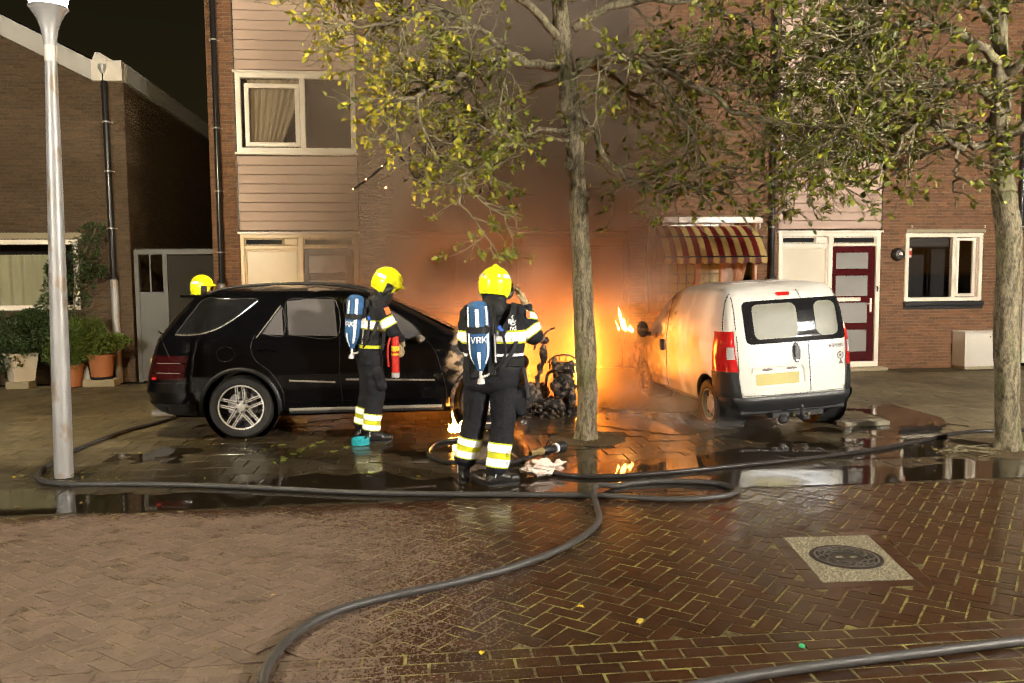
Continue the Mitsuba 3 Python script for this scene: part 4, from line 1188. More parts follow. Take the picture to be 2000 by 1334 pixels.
bag = thing('plastic_bag', 'crumpled clear plastic bag lying at the firefighter\'s boots', 'plastic bag')
bs = trimesh.creation.icosphere(4, 1.0)
v = np.asarray(bs.vertices)
q = meshkit.fbm(v * 2.6, 4, 3) - 0.5
q2 = np.abs(meshkit.fbm(v * 5.5 + 3, 3, 5) - 0.5)
v = v * (1 + 1.1 * q + 0.9 * q2)[:, None]
tw = np.clip((v[:, 0] - 0.3) / 0.6, 0, 1)
v[:, 1:] *= (1 - 0.55 * np.sin(np.clip(tw, 0, 1) * np.pi))[:, None]
v *= [0.17, 0.095, 0.068]
v[:, 2] = np.maximum(v[:, 2] + 0.075, 0.006)
bs = trimesh.Trimesh(v, bs.faces, process=False)
put('film', move(bs, trans(1.12, 7.42, 0) @ rotz(0.25)), 'mat_plastic_bag', bag)

tc = thing('teal_ring', 'teal ribbed plastic cap standing on the wet pavement at the left firefighter\'s feet', 'plastic cap')
a = np.arange(48) * 2 * np.pi / 48
rr_ = 0.094 + 0.003 * np.where(np.arange(48) % 2, 1, -1)
V = [np.column_stack([rr_ * np.cos(a), rr_ * np.sin(a), np.full(48, z)]) for z in (0.005, 0.075)]
V += [np.column_stack([s * np.cos(a), s * np.sin(a), np.full(48, z)]) for s, z in ((0.086, 0.079), (0.078, 0.075), (0.078, 0.02), (0.0, 0.02))]
put('shell', grid_mesh(np.stack([np.vstack([x, x[:1]]) for x in V])), 'mat_teal', tc).__class__
scene[tc + '__shell']['to_world'] = T().translate([-0.66, 9.12, 0.0])

st = thing('paving_block', 'loose pale kerb block on the pavement behind the van\'s right rear wheel', 'block')
put('block', move(box(-0.30, 0.30, -0.1, 0.1, 0, 0.06, 0.012), trans(5.33, 9.36, 0) @ rotz(0.08)), 'mat_wet_concrete', st)
gl = thing('green_disc', 'small green plastic bottle cap lying on the wet red brick road', 'bottle cap')
put('cap', lathe([(0, 0.012), (0.014, 0.012), (0.016, 0.002), (0.015, 0.0)], 14, (1.84, 3.74, 0.002)), 'mat_green_plastic', gl)
for i, (lx, ly, lab) in enumerate(((4.72, 4.18, 'yellow fallen leaf on the road near the right edge'), (0.27, 3.85, 'tiny yellow fallen leaf on the dry road'), (0.88, 4.35, 'yellow fallen leaf between herringbone bricks'))):
    k = thing('fallen_leaf', lab, 'leaf')
    v, f = leaf_unit(0.05, 0.028)
    put('blade', move(trimesh.Trimesh(v, f, process=False), trans(lx, ly, 0.006) @ rotz(i * 1.3)), 'mat_yellow_leaf', k)

# moss in the joints of the pavement, and leaf litter blown about the street
r = np.random.default_rng(99)
ms = []
for (xa, ya, xb, yb, n) in ((-1.45, 8.30, -1.12, 9.35, 34), (-1.75, 8.9, -1.5, 9.3, 9), (-0.95, 8.75, -0.80, 9.0, 8)):
    for k in range(n):
        t = r.random()
        m = trimesh.creation.icosphere(1, 1.0)
        m.vertices = np.asarray(m.vertices) * [r.uniform(0.008, 0.026), r.uniform(0.008, 0.022), r.uniform(0.004, 0.012)] * r.uniform(0.8, 1.2, (len(m.vertices), 1))
        m.apply_translation([xa + (xb - xa) * t + r.normal(0, 0.018), ya + (yb - ya) * t + r.normal(0, 0.02), 0.003])
        ms.append(m)
put('moss', cat(ms), 'mat_moss', kind='stuff', label='clumps of yellow-green moss along the joints of the wet pavement beside the black car')
n = 230
P = np.column_stack([np.concatenate([r.uniform(-3.5, 6.5, 90), r.normal(6.0, 0.5, 70), r.normal(1.95, 0.4, 40), r.normal(-3.2, 0.3, 30)]), np.concatenate([r.uniform(3.4, 10.5, 90), r.normal(7.8, 0.3, 70), r.normal(9.0, 0.25, 40), r.normal(8.0, 0.2, 30)]), np.full(n, 0.007)])
D = r.normal(0, 1, P.shape)
D[:, 2] = np.abs(D[:, 2]) * 0.12
m, uv = scatter(leaf_unit(0.05, 0.026, 0.1), P, D, r.uniform(0.4, 1.1, n), r, np.where(r.random(n) < 0.35, 0.85, 0.15))
put('leaf_litter', m, 'mat_litter', kind='stuff', uv=uv, label='brown and yellow leaf litter lying about the road and at the foot of the trees')
tw = [tube(spline([(6.0 + r.normal(-0.45, 0.2), 7.75 + r.normal(0, 0.12), 0.01), (6.0 + r.normal(-0.45, 0.2), 7.75 + r.normal(0, 0.12), 0.04), (6.0 + r.normal(-0.45, 0.2), 7.75 + r.normal(0, 0.12), 0.012)], 8), 0.004, 5) for k in range(9)]
put('fallen_twigs', cat(tw), 'mat_twig', kind='stuff', label='thin broken twigs on the soil at the foot of the right tree')

s3 = thing('shrub', 'small leafy shrub by the downpipe behind the right tree at the right edge', 'shrub')
bush(s3, [((12.05, 14.55, 0.85), (0.28, 0.2, 0.30)), ((12.3, 14.6, 0.65), (0.25, 0.2, 0.25))], 420, 0.06, 0.034, 'mat_fern', np.random.default_rng(5), (0.0, 0.5))
put('planter', box(11.80, 12.55, 14.40, 14.80, 0.0, 0.50, 0.02), 'mat_black_plastic', s3)

# ------------------------------------------------------------------ vehicles
class Shell:
    """a car body as stacked rounded outlines: rows (z, rear, front, half width); x forward, y left, z up."""

    def __init__(self, rows, n):
        R_ = np.array(rows, float)
        self.z, self.xr, self.xf, self.w = R_.T
        self.n = n

    def at(self, z):
        return (np.interp(z, self.z, self.xr), np.interp(z, self.z, self.xf), np.interp(z, self.z, self.w))

    def side(self, x, z):
        xr, xf, w = self.at(z)
        u = np.clip((x - (xr + xf) / 2) / ((xf - xr) / 2), -0.9999, 0.9999)
        return w * (1 - np.abs(u) ** self.n) ** (1 / self.n)

    def rear(self, y, z):
        xr, xf, w = self.at(z)
        u = np.clip(y / w, -0.9999, 0.9999)
        return (xr + xf) / 2 - (xf - xr) / 2 * (1 - np.abs(u) ** self.n) ** (1 / self.n)

    def outline(self, th, z):
        xr, xf, w = self.at(z)
        c, s = np.cos(th), np.sin(th)
        return np.stack([(xr + xf) / 2 + (xf - xr) / 2 * np.sign(c) * np.abs(c) ** (2 / self.n), w * np.sign(s) * np.abs(s) ** (2 / self.n), np.broadcast_to(z, np.shape(th))], -1)

    def mesh(self, zs, m=120):
        th = np.linspace(0, 2 * np.pi, 20001)
        zm = self.z[len(self.z) // 3]
        p = self.outline(th, zm)
        L = np.concatenate([[0], np.cumsum(np.linalg.norm(np.diff(p, axis=0), axis=1))])
        th = np.interp(np.linspace(0, L[-1], m + 1)[:-1], L, th)
        V = [self.outline(th, z) for z in zs]
        v = np.vstack(V + [[[np.mean(V[0][:, 0]), 0, zs[0]]], [[np.mean(V[-1][:, 0]), 0, zs[-1] + 0.012]]])
        i, j = np.meshgrid(np.arange(len(zs) - 1), np.arange(m), indexing='ij')
        q = np.stack([i * m + j, i * m + (j + 1) % m, (i + 1) * m + (j + 1) % m, (i + 1) * m + j], -1).reshape(-1, 4)
        k = np.arange(m)
        b = len(zs) * m
        f = np.vstack([q[:, [0, 1, 2]], q[:, [0, 2, 3]], np.stack([k * 0 + b, (k + 1) % m, k], 1), np.stack([k * 0 + b + 1, (len(zs) - 1) * m + k, (len(zs) - 1) * m + (k + 1) % m], 1)])
        return trimesh.Trimesh(v, f, process=False)

    def side_panel(self, poly, off, sgn=-1, size=0.07, thick=0.0):
        p = Polygon(poly) if not hasattr(poly, 'exterior') else poly
        v, f = poly_sheet(p, size)
        x, z = v[:, 0], v[:, 1]
        y = self.side(x, z) + off
        out = np.column_stack([x, sgn * y, z])
        return trimesh.Trimesh(out, f if sgn < 0 else f[:, ::-1], process=False)

    def side_line(self, pts, r, off=0.0, sgn=-1, n=30, sides=6):
        p = spline(np.column_stack([np.asarray(pts, float), np.zeros(len(pts))]), n) if len(pts) > 2 else np.linspace(np.r_[pts[0], 0], np.r_[pts[1], 0], n)
        y = self.side(p[:, 0], p[:, 1]) + off
        return tube(np.column_stack([p[:, 0], sgn * y, p[:, 1]]), r, sides)

    def rear_panel(self, poly, off, size=0.06):
        """poly in (viewer's right, z) seen from behind."""
        p = Polygon(poly) if not hasattr(poly, 'exterior') else poly
        v, f = poly_sheet(p, size)
        x = self.rear(-v[:, 0], v[:, 1]) - off
        return trimesh.Trimesh(np.column_stack([x, -v[:, 0], v[:, 1]]), f, process=False)

    def rear_line(self, pts, r, off=0.0, n=24):
        p = np.vstack([np.linspace(a, b, n) for a, b in zip(pts[:-1], pts[1:])])
        p = p[np.r_[True, np.linalg.norm(np.diff(p, axis=0), axis=1) > 1e-6]]
        x = self.rear(-p[:, 0], p[:, 1]) - off
        return tube(np.column_stack([x, -p[:, 0], p[:, 1]]), r, 6)


def to_man(m):
    return m3.Manifold(m3.Mesh(np.asarray(m.vertices, np.float32), np.asarray(m.faces, np.uint32)))


def from_man(m):
    q = m.to_mesh()
    return trimesh.Trimesh(np.asarray(q.vert_properties)[:, :3].astype(float), np.asarray(q.tri_verts).astype(int), process=False)


def rrect(x0, x1, z0, z1, r_):
    return sbox(x0 + r_, z0 + r_, x1 - r_, z1 - r_).buffer(r_, 6)


def arch_cut(m, spots, rad, depth):
    a = to_man(m)
    for x, y, z in spots:
        c = m3.Manifold.cylinder(depth, rad, rad, 40)
        c = c.rotate([90, 0, 0]).translate([x, y + depth / 2, z])
        a = a - c
    return from_man(a)


def placed(m, W):
    return move(m, W)


def wheel(parent, W, x, y, z, R_, rim, width, out, style, steer=0.0, name='wheel'):
    """out: +1 or -1, the side of the car (left is +)."""
    key = numbered(f'{parent}__{name}')
    L = W @ trans(x, y, z) @ rotz(steer) @ rot(-math.pi / 2 * out, [1, 0, 0])      # lathe's +z looks outward
    h = width / 2
    ty = lathe([(rim, -h * 0.85), (rim + 0.01, -h), (R_ - 0.03, -h), (R_ - 0.008, -h * 0.8), (R_, -h * 0.5), (R_, h * 0.5), (R_ - 0.008, h * 0.8), (R_ - 0.03, h), (rim + 0.03, h * 1.02), (rim + 0.008, h * 0.95), (rim, h * 0.85)], 64)
    scene[f'{key}__tyre'] = mikit.ply(placed(ty, L), 'mat_rubber', 30)
    if style == 'alloy':
        bowl = lathe([(rim + 0.006, h * 0.92), (rim - 0.006, h * 0.9), (rim - 0.016, h * 0.6), (rim - 0.03, -h * 0.1), (0.0, -h * 0.1)], 64)
        scene[f'{key}__barrel'] = mikit.ply(placed(bowl, L), 'mat_alloy_dark', 30)
        scene[f'{key}__rim'] = mikit.ply(placed(lathe([(rim + 0.004, h * 0.95), (rim + 0.002, h * 1.0), (rim - 0.012, h * 0.98), (rim - 0.014, h * 0.86)], 64), L), 'mat_alloy', 30)
        d_ = 0.037
        for k in range(5):
            a0 = 2 * math.pi * k / 5 + math.pi / 2 + 0.06
            ax_, lat = np.array([math.cos(a0), math.sin(a0)]), np.array([-math.sin(a0), math.cos(a0)])
            for s in (-1, 1):
                for o_, w_, mt, z0_, z1_ in ((0.0, 0.0145, 'mat_alloy_dark', 0.60, 0.74), (-0.0105, 0.0052, 'mat_alloy', 0.62, 0.79), (0.0105, 0.0062, 'mat_alloy', 0.62, 0.79)):
                    d1 = d_ + o_
                    t0 = d1 / math.tan(math.pi / 5)
                    t1 = math.sqrt((rim - 0.010) ** 2 - d1 ** 2)
                    bar = LineString([ax_ * t0 + lat * s * d1, ax_ * t1 + lat * s * d1]).buffer(w_, cap_style=3)
                    sp = prism(bar, h * z0_, h * z1_)
                    kk = numbered(f'{key}__spoke')
                    scene[kk] = mikit.ply(placed(sp, L), mt)
        scene[f'{key}__hub'] = mikit.ply(placed(lathe([(0.075, h * 0.5), (0.07, h * 0.66), (0.05, h * 0.78), (0.036, h * 0.80), (0.034, h * 0.86), (0.0, h * 0.87)], 32), L), 'mat_alloy', 30)
        for k in range(5):
            a = 2 * math.pi * k / 5 + math.pi / 2 + math.pi / 5
            kk = numbered(f'{key}__bolt')
            scene[kk] = mikit.ply(placed(lathe([(0.0115, h * 0.6), (0.0115, h * 0.81), (0, h * 0.81)], 10, (0.056 * math.cos(a), 0.056 * math.sin(a), 0)), L), 'mat_alloy_dark', 30)
        scene[f'{key}__brake_disc'] = mikit.ply(placed(lathe([(0.17, -h * 0.05), (0.17, h * 0.05), (0.09, h * 0.05)], 32), L), 'mat_galvanised', 30)
    else:
        cap = lathe([(rim + 0.004, h * 0.95), (rim - 0.012, h * 0.9), (rim - 0.03, h * 0.35), (rim * 0.55, h * 0.55), (rim * 0.5, h * 0.7), (0.0, h * 0.72)], 40)
        scene[f'{key}__rim'] = mikit.ply(placed(cap, L), 'mat_galvanised' if style == 'steel' else 'mat_char', 30)
        for k in range(8):
            a = 2 * math.pi * k / 8
            kk = numbered(f'{key}__vent')
            scene[kk] = mikit.ply(placed(lathe([(0.02, h * 0.48), (0.018, h * 0.56), (0, h * 0.56)], 10, (rim * 0.72 * math.cos(a), rim * 0.72 * math.sin(a), 0)), L), 'mat_black_plastic')
    return key


def on(parent, name, m, mat, W, smooth=False, **kw):
    return put(name, placed(m, W), mat, parent, smooth=smooth, **kw)


# ---- the black car on the left
suv = thing('suv', 'black SUV with five-spoke alloy wheels, its front end on fire', 'car')
W = trans(0, 10.60, 0) @ rotz(0.012)
S = Shell([(0.24, -2.90, 1.20, .80), (.31, -3.02, 1.26, .89), (.42, -3.12, 1.30, .93), (.55, -3.18, 1.32, .945), (.72, -3.15, 1.32, .95), (.90, -3.10, 1.28, .94), (1.00, -3.08, 1.20, .93), (1.07, -3.06, 1.06, .915), (1.13, -3.04, .80, .90), (1.17, -3.01, .52, .885),
           (1.22, -2.97, .38, .865), (1.40, -2.83, .04, .80), (1.53, -2.72, -.22, .745), (1.62, -2.63, -.42, .70), (1.68, -2.50, -.62, .65), (1.715, -2.25, -.85, .56), (1.735, -1.9, -1.15, .40)], 7)
zs = np.unique(np.concatenate([np.linspace(0.24, 1.735, 34), S.z]))
body = S.mesh(zs, 150)
WB = (-2.05, 0.80)
body = arch_cut(body, [(WB[0], -0.95, 0.37), (WB[1], -0.95, 0.37), (WB[0], 0.95, 0.37), (WB[1], 0.95, 0.37)], 0.425, 0.62)
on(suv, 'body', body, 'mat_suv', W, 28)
for i, x in enumerate(WB):
    for sgn in (-1, 1):
        a = np.linspace(-0.35, math.pi + 0.25 if i == 0 else math.pi + 0.35, 40)
        px, pz = x + 0.437 * np.cos(a), 0.37 + 0.437 * np.sin(a)
        ok = pz > 0.26
        fl = tube(np.column_stack([px, sgn * (S.side(px, pz) + 0.006), pz])[ok], 0.026, 8)
        on(suv, 'arch_trim', fl, 'mat_black_plastic' if i == 0 else 'mat_char', W, 40)
        on(suv, 'arch_liner', lathe([(0.424, -0.15), (0.424, 0.30), (0.02, 0.30)], 32).apply_transform(trans(x, sgn * 0.72, 0.37) @ rot(math.pi / 2 * sgn, [1, 0, 0])), 'mat_black_plastic', W)
wheel(suv, W, WB[0], -0.80, 0.365, 0.365, 0.255, 0.25, -1, 'alloy')
wheel(suv, W, WB[1], -0.80, 0.345, 0.345, 0.255, 0.24, -1, 'alloy', steer=-0.12)
wheel(suv, W, WB[0], 0.80, 0.365, 0.365, 0.255, 0.25, 1, 'plain')
wheel(suv, W, WB[1], 0.80, 0.345, 0.345, 0.255, 0.24, 1, 'plain')
wins = {
    'rear_quarter_window': ([(-2.76, 1.215), (-2.62, 1.21), (-2.46, 1.225), (-2.30, 1.275), (-2.15, 1.36), (-2.0, 1.47), (-1.86, 1.585), (-2.2, 1.60), (-2.46, 1.605), (-2.60, 1.44)], 'mat_suv_glass'),
    'quarter_light': ([(-1.80, 1.20), (-1.56, 1.185), (-1.585, 1.50), (-1.64, 1.45)], 'mat_suv_smoked'),
    'rear_door_window': ([(-1.50, 1.185), (-0.95, 1.165), (-0.99, 1.585), (-1.25, 1.595), (-1.53, 1.57)], 'mat_suv_smoked'),
    'front_door_window': ([(-0.82, 1.165), (-0.06, 1.12), (0.01, 1.16), (-0.08, 1.28), (-0.30, 1.43), (-0.60, 1.555), (-0.86, 1.585)], 'mat_suv_smoked'),
}
for nm, (pl, mt) in wins.items():
    for sgn in (-1, 1):
        k = on(suv, nm, S.side_panel(pl, 0.004, sgn), mt, W, True)
        if sgn < 0:
            on(k, 'seal', cat([S.side_line(pl + [pl[0]], 0.007, 0.004, sgn, 60)]), 'mat_black_plastic', W)
on(suv, 'chrome_strip', cat([S.side_line([(-2.76, 1.205), (-2.62, 1.20), (-2.46, 1.215), (-2.30, 1.265), (-2.15, 1.35), (-2.0, 1.46), (-1.86, 1.575)], 0.006, 0.008, -1, 40)]), 'mat_chrome', W, 40)
on(suv, 'chrome_strip', S.side_line([(-1.86, 1.16), (-1.70, 1.38), (-1.60, 1.52)], 0.005, 0.006, -1, 20), 'mat_chrome', W, 40)
for pl in ([(-1.88, 1.19), (-1.92, 1.06), (-1.88, 0.92), (-1.70, 0.76), (-1.58, 0.55), (-1.56, 0.36)], [(-0.92, 1.16), (-0.93, 0.8), (-0.90, 0.36)], [(0.05, 1.14), (0.18, 0.95), (0.24, 0.75), (0.30, 0.5), (0.30, 0.36)], [(-3.0, 0.655), (-2.7, 0.66), (-2.52, 0.66)], [(-2.95, 1.18), (-2.85, 1.0), (-2.80, 0.9)]):
    on(suv, 'door_gap', S.side_line(pl, 0.0035, 0.001, -1, 40), 'mat_black_plastic', W)
fc = np.linspace(0, 2 * np.pi, 30)
on(suv, 'fuel_flap', S.side_line(np.column_stack([-2.20 + 0.10 * np.cos(fc), 0.98 + 0.085 * np.sin(fc)]), 0.0035, 0.001, -1, 50), 'mat_black_plastic', W)
for xa, xb in ((-1.50, -0.98), (-0.86, 0.16)):
    on(suv, 'door_strip', S.side_line([(xa, 0.665), (xb, 0.635)], 0.011, 0.006, -1, 20, 8), 'mat_chrome', W, 40)
on(suv, 'running_board', cat([box(-1.50, 0.26, -1.0, -0.86, 0.285, 0.325, 0.012)]), 'mat_black_plastic', W)
on(suv, 'running_board_trim', tube([(-1.50, -0.995, 0.335), (-0.6, -1.0, 0.335), (0.24, -0.995, 0.335)], 0.02, 10), 'mat_chrome', W, 40)
for xc, zc in ((-1.74, 1.02), (-0.76, 1.0)):
    on(suv, 'door_handle', cat([S.side_line([(xc - 0.11, zc + 0.008), (xc, zc + 0.012), (xc + 0.11, zc - 0.005)], 0.014, 0.022, -1, 16, 8), S.side_panel(Point(xc, zc).buffer(1).__class__([(xc + 0.1 * math.cos(t), zc + 0.04 * math.sin(t)) for t in np.linspace(0, 6.2, 24)]), 0.0025)]), 'mat_suv', W, 40)
mir = [move(trimesh.creation.icosphere(3, 1.0), trans(0.0, -0.98, 1.125) @ np.diag([0.042, 0.075, 0.045, 1.0])), tube([(0.04, -0.87, 1.12), (0.03, -0.96, 1.12)], 0.025, 8)]
on(suv, 'mirror', cat(mir), 'mat_chrome', W, 40)
# tail end
for sgn in (-1, 1):
    tl = []
    for za, zb, mt in ((0.70, 0.77, 'mat_lamp_dark_red'), (0.78, 0.88, 'mat_lamp_dark_red'), (0.89, 0.97, 'mat_lamp_dark_red')):
        th = np.linspace(math.pi - 0.0, math.pi, 2)
        xs = np.linspace(0, 1, 16)
        V = []
        for z in np.linspace(za, zb, 4):
            row_ = []
            for u in xs:
                if u < 0.45:
                    y = 0.55 + 0.32 * u / 0.45
                    row_.append((S.rear(y, z) - 0.006, sgn * y, z))
                else:
                    x0_ = S.rear(0.87, z)
                    x = x0_ + (u - 0.45) / 0.55 * (-2.60 - x0_ - (0.97 - z) * 0.25)
                    row_.append((x, sgn * (S.side(x, z) + 0.006), z))
            V.append(row_)
        g_ = grid_mesh(np.array(V))
        tl.append(on(suv, 'tail_lamp', g_, mt, W, 40))
    on(tl[0], 'reflector', cat([box(-3.0, -2.96, sgn * 0.93, sgn * 0.955, 0.715, 0.735)]), 'mat_lamp_red', W)
    for z in (0.775, 0.885):
        on(tl[0], 'bright_strip', tube([(x, sgn * (float(S.side(x, z)) + 0.010), z) for x in np.linspace(-2.98, -2.70, 10)], 0.004, 6), 'mat_chrome', W)
on(suv, 'rear_window', S.rear_panel([(-0.68, 1.14), (0.68, 1.14), (0.60, 1.56), (-0.60, 1.56)], 0.005), 'mat_suv_glass', W, True)
on(suv, 'spoiler', cat([box(-2.76, -2.50, -0.60, 0.60, 1.62, 1.65, 0.012)]), 'mat_suv', W, 30)
on(suv, 'wiper', tube([(-3.10, 0.0, 1.16), (-3.08, -0.25, 1.19), (-3.04, -0.50, 1.23)], 0.009, 6), 'mat_black_plastic', W)
on(suv, 'number_plate', box(-3.215, -3.20, -0.26, 0.26, 0.78, 0.89, 0.004), 'mat_plate', W)
Vb = []
for z in np.linspace(0.27, 0.42, 5):
    rr_ = []
    for u in np.linspace(0, 1, 40):
        if u < 0.25:
            x = -2.55 - (u / 0.25) * 0.35
            rr_.append((x, -(float(S.side(x, z)) + 0.012), z))
        elif u <= 0.75:
            y = -0.88 + (u - 0.25) / 0.5 * 1.76
            rr_.append((float(S.rear(y, z)) - 0.03, y, z))
        else:
            x = -2.9 + (u - 0.75) / 0.25 * 0.35
            rr_.append((x, float(S.side(x, z)) + 0.012, z))
    Vb.append(rr_)
on(suv, 'rear_bumper_skirt', grid_mesh(np.array(Vb)), 'mat_black_plastic', W, 40)
on(suv, 'exhaust', tube([(-2.7, -0.62, 0.29), (-3.10, -0.66, 0.28)], 0.045, 14), 'mat_chrome', W, 40)
for sgn in (-1, 1):
    rp = spline([(-2.45, 1.63), (-2.35, 1.69), (-1.8, 1.755), (-1.2, 1.765), (-0.75, 1.73), (-0.55, 1.66)], 40) if False else spline(np.array([(-2.45, 1.655, 0), (-2.30, 1.71, 0), (-1.8, 1.765, 0), (-1.2, 1.765, 0), (-0.75, 1.715, 0), (-0.58, 1.655, 0)]), 40)
    on(suv, 'roof_rail', tube(np.column_stack([rp[:, 0], np.full(40, sgn * 0.615), rp[:, 1]]), 0.016, 8), 'mat_black_plastic', W, 40)
on(suv, 'windscreen', trimesh.Trimesh(np.array([[0.44, -0.66, 1.20], [0.44, 0.66, 1.20], [-0.50, 0.52, 1.665], [-0.50, -0.52, 1.665]]), np.array([[0, 1, 2], [0, 2, 3]]), process=False), 'mat_suv_glass', W)
# the burnt bonnet edge and crumpled front wing
q = trimesh.creation.box([0.66, 1.4, 0.03]).subdivide().subdivide().subdivide()
v = np.asarray(q.vertices)
v[:, 2] += 0.11 * (meshkit.fbm(v * 3.0, 3, 8) - 0.5) - 0.05 * (v[:, 0] / 0.45) ** 2
q.vertices = v
on(suv, 'bonnet', move(q, trans(0.80, 0.0, 1.10) @ rot(0.12, [0, 1, 0])), 'mat_char', W, 30)
on(suv, 'front_lamp', cat([move(trimesh.creation.icosphere(2, 1.0), trans(1.18, s_ * 0.66, 0.80) @ np.diag([0.14, 0.2, 0.11, 1.0])) for s_ in (-1, 1)]), 'mat_char', W, 40)

# ---- the white van on the right
van = thing('van', 'white delivery van seen from behind, its cab burning and sooty', 'van')
VW = trans(4.36, 9.10, 0.0) @ rot(-0.050, [0, 1, 0]) @ rotz(math.pi / 2 + 0.045) @ trans(0, 0, 0.02)
SV = Shell([(.24, .14, 3.70, .72), (.32, .05, 3.80, .81), (.45, .015, 3.86, .838), (.60, .02, 3.86, .845), (.80, .03, 3.80, .848), (.95, .045, 3.62, .843), (1.03, .055, 3.30, .835), (1.09, .065, 3.02, .825), (1.15, .08, 2.88, .815), (1.25, .10, 2.72, .797),
            (1.40, .135, 2.46, .765), (1.52, .175, 2.24, .735), (1.60, .22, 2.08, .705), (1.655, .28, 1.95, .665), (1.69, .38, 1.84, .61), (1.712, .55, 1.70, .52), (1.725, .9, 1.45, .36)], 9)
zs = np.unique(np.concatenate([np.linspace(0.24, 1.725, 36), SV.z]))
vb = SV.mesh(zs, 170)
VB = (0.60, 3.08)
vb = arch_cut(vb, [(VB[0], 0.86, 0.30), (VB[1], 0.86, 0.30), (VB[0], -0.86, 0.30), (VB[1], -0.86, 0.30)], 0.36, 0.46)
on(van, 'body', vb, 'mat_van', VW, 28)
for sgn in (-1, 1):
    wheel(van, VW, VB[0], sgn * 0.735, 0.285, 0.305, 0.19, 0.19, sgn, 'steel')
    wheel(van, VW, VB[1], sgn * 0.735, 0.265, 0.285, 0.19, 0.19, sgn, 'burnt')
    for x in VB:
        on(van, 'arch_liner', lathe([(0.357, -0.10), (0.357, 0.22), (0.02, 0.22)], 32).apply_transform(trans(x, sgn * 0.70, 0.30) @ rot(math.pi / 2 * -sgn, [1, 0, 0]) @ np.diag([1, 1, -1, 1.0])), 'mat_black_plastic', VW)
gw = on(van, 'rear_window', SV.rear_panel(rrect(-0.555, 0.705, 1.03, 1.525, 0.07), 0.005, 0.05), 'mat_suv_glass', VW, True)
on(gw, 'frosted_pane', SV.rear_panel(rrect(-0.445, 0.105, 1.08, 1.485, 0.075), 0.009, 0.05), 'mat_van_frost', VW, True)
on(gw, 'frosted_pane', SV.rear_panel(rrect(0.325, 0.605, 1.08, 1.485, 0.09), 0.009, 0.05), 'mat_van_frost', VW, True)
seam = [(0.205, 0.44), (0.205, 1.0), (0.20, 1.5), (0.17, 1.63)]
on(van, 'door_gap', SV.rear_line(seam, 0.004, 0.0015), 'mat_black_plastic', VW)
on(van, 'door_gap', SV.rear_line([(-0.64, 1.58), (-0.655, 1.2), (-0.66, 0.8), (-0.665, 0.52), (-0.62, 0.44), (0.0, 0.425), (0.62, 0.44), (0.70, 0.52), (0.705, 0.9), (0.69, 1.3), (0.64, 1.58)], 0.004, 0.0012), 'mat_black_plastic', VW)
for u0, u1 in ((-0.668, -0.640), (0.690, 0.718)):
    for z in (0.66, 1.17):
        on(van, 'hinge', cat([SV.rear_panel(sbox(u0, z - 0.035, u1, z + 0.035), 0.014)]), 'mat_white_metal', VW)
hb = on(van, 'door_handle', SV.rear_panel(affinity.scale(Point(0.045, 0.905).buffer(1, 12), 0.052, 0.118), 0.008, 0.03), 'mat_black_plastic', VW, True)
on(hb, 'grip', SV.rear_panel(affinity.scale(Point(0.045, 0.925).buffer(1, 12), 0.027, 0.07), 0.028, 0.03), 'mat_black_plastic', VW, True)
on(hb, 'lock', SV.rear_panel(Point(0.05, 0.815).buffer(0.014), 0.012), 'mat_alloy', VW)
rc = on(van, 'plate_recess', SV.rear_panel(rrect(-0.52, 0.14, 0.525, 0.765, 0.04), 0.004, 0.05), 'mat_white_metal', VW, True)
on(rc, 'recess_lip', SV.rear_line([(-0.51, 0.70), (-0.50, 0.762), (0.11, 0.762), (0.135, 0.70), (0.135, 0.56)], 0.012, 0.008), 'mat_white_metal', VW, 40)
for u in (-0.33, -0.03):
    on(rc, 'plate_lamp', SV.rear_panel(affinity.scale(Point(u, 0.733).buffer(1, 10), 0.07, 0.014), 0.016), 'mat_badge', VW)
on(van, 'number_plate', SV.rear_panel(rrect(-0.47, 0.06, 0.555, 0.685, 0.012), 0.014, 0.08), 'mat_plate', VW, label='blank yellow number plate')
on(van, 'brake_light', SV.rear_panel(rrect(-0.10, 0.07, 1.572, 1.612, 0.012), 0.008, 0.05), 'mat_lamp_red', VW)


def rear_text(txt, height, u, z, mat, name, off=0.006, bold=True):
    m = meshkit.text_mesh(txt, height, 0.002, bold=bold)
    v = np.asarray(m.vertices).copy()
    x = SV.rear(-(v[:, 0] + u), v[:, 1] + z) - off - v[:, 2]
    return on(van, name, trimesh.Trimesh(np.column_stack([x, -(v[:, 0] + u), v[:, 1] + z]), m.faces, process=False), mat, VW)


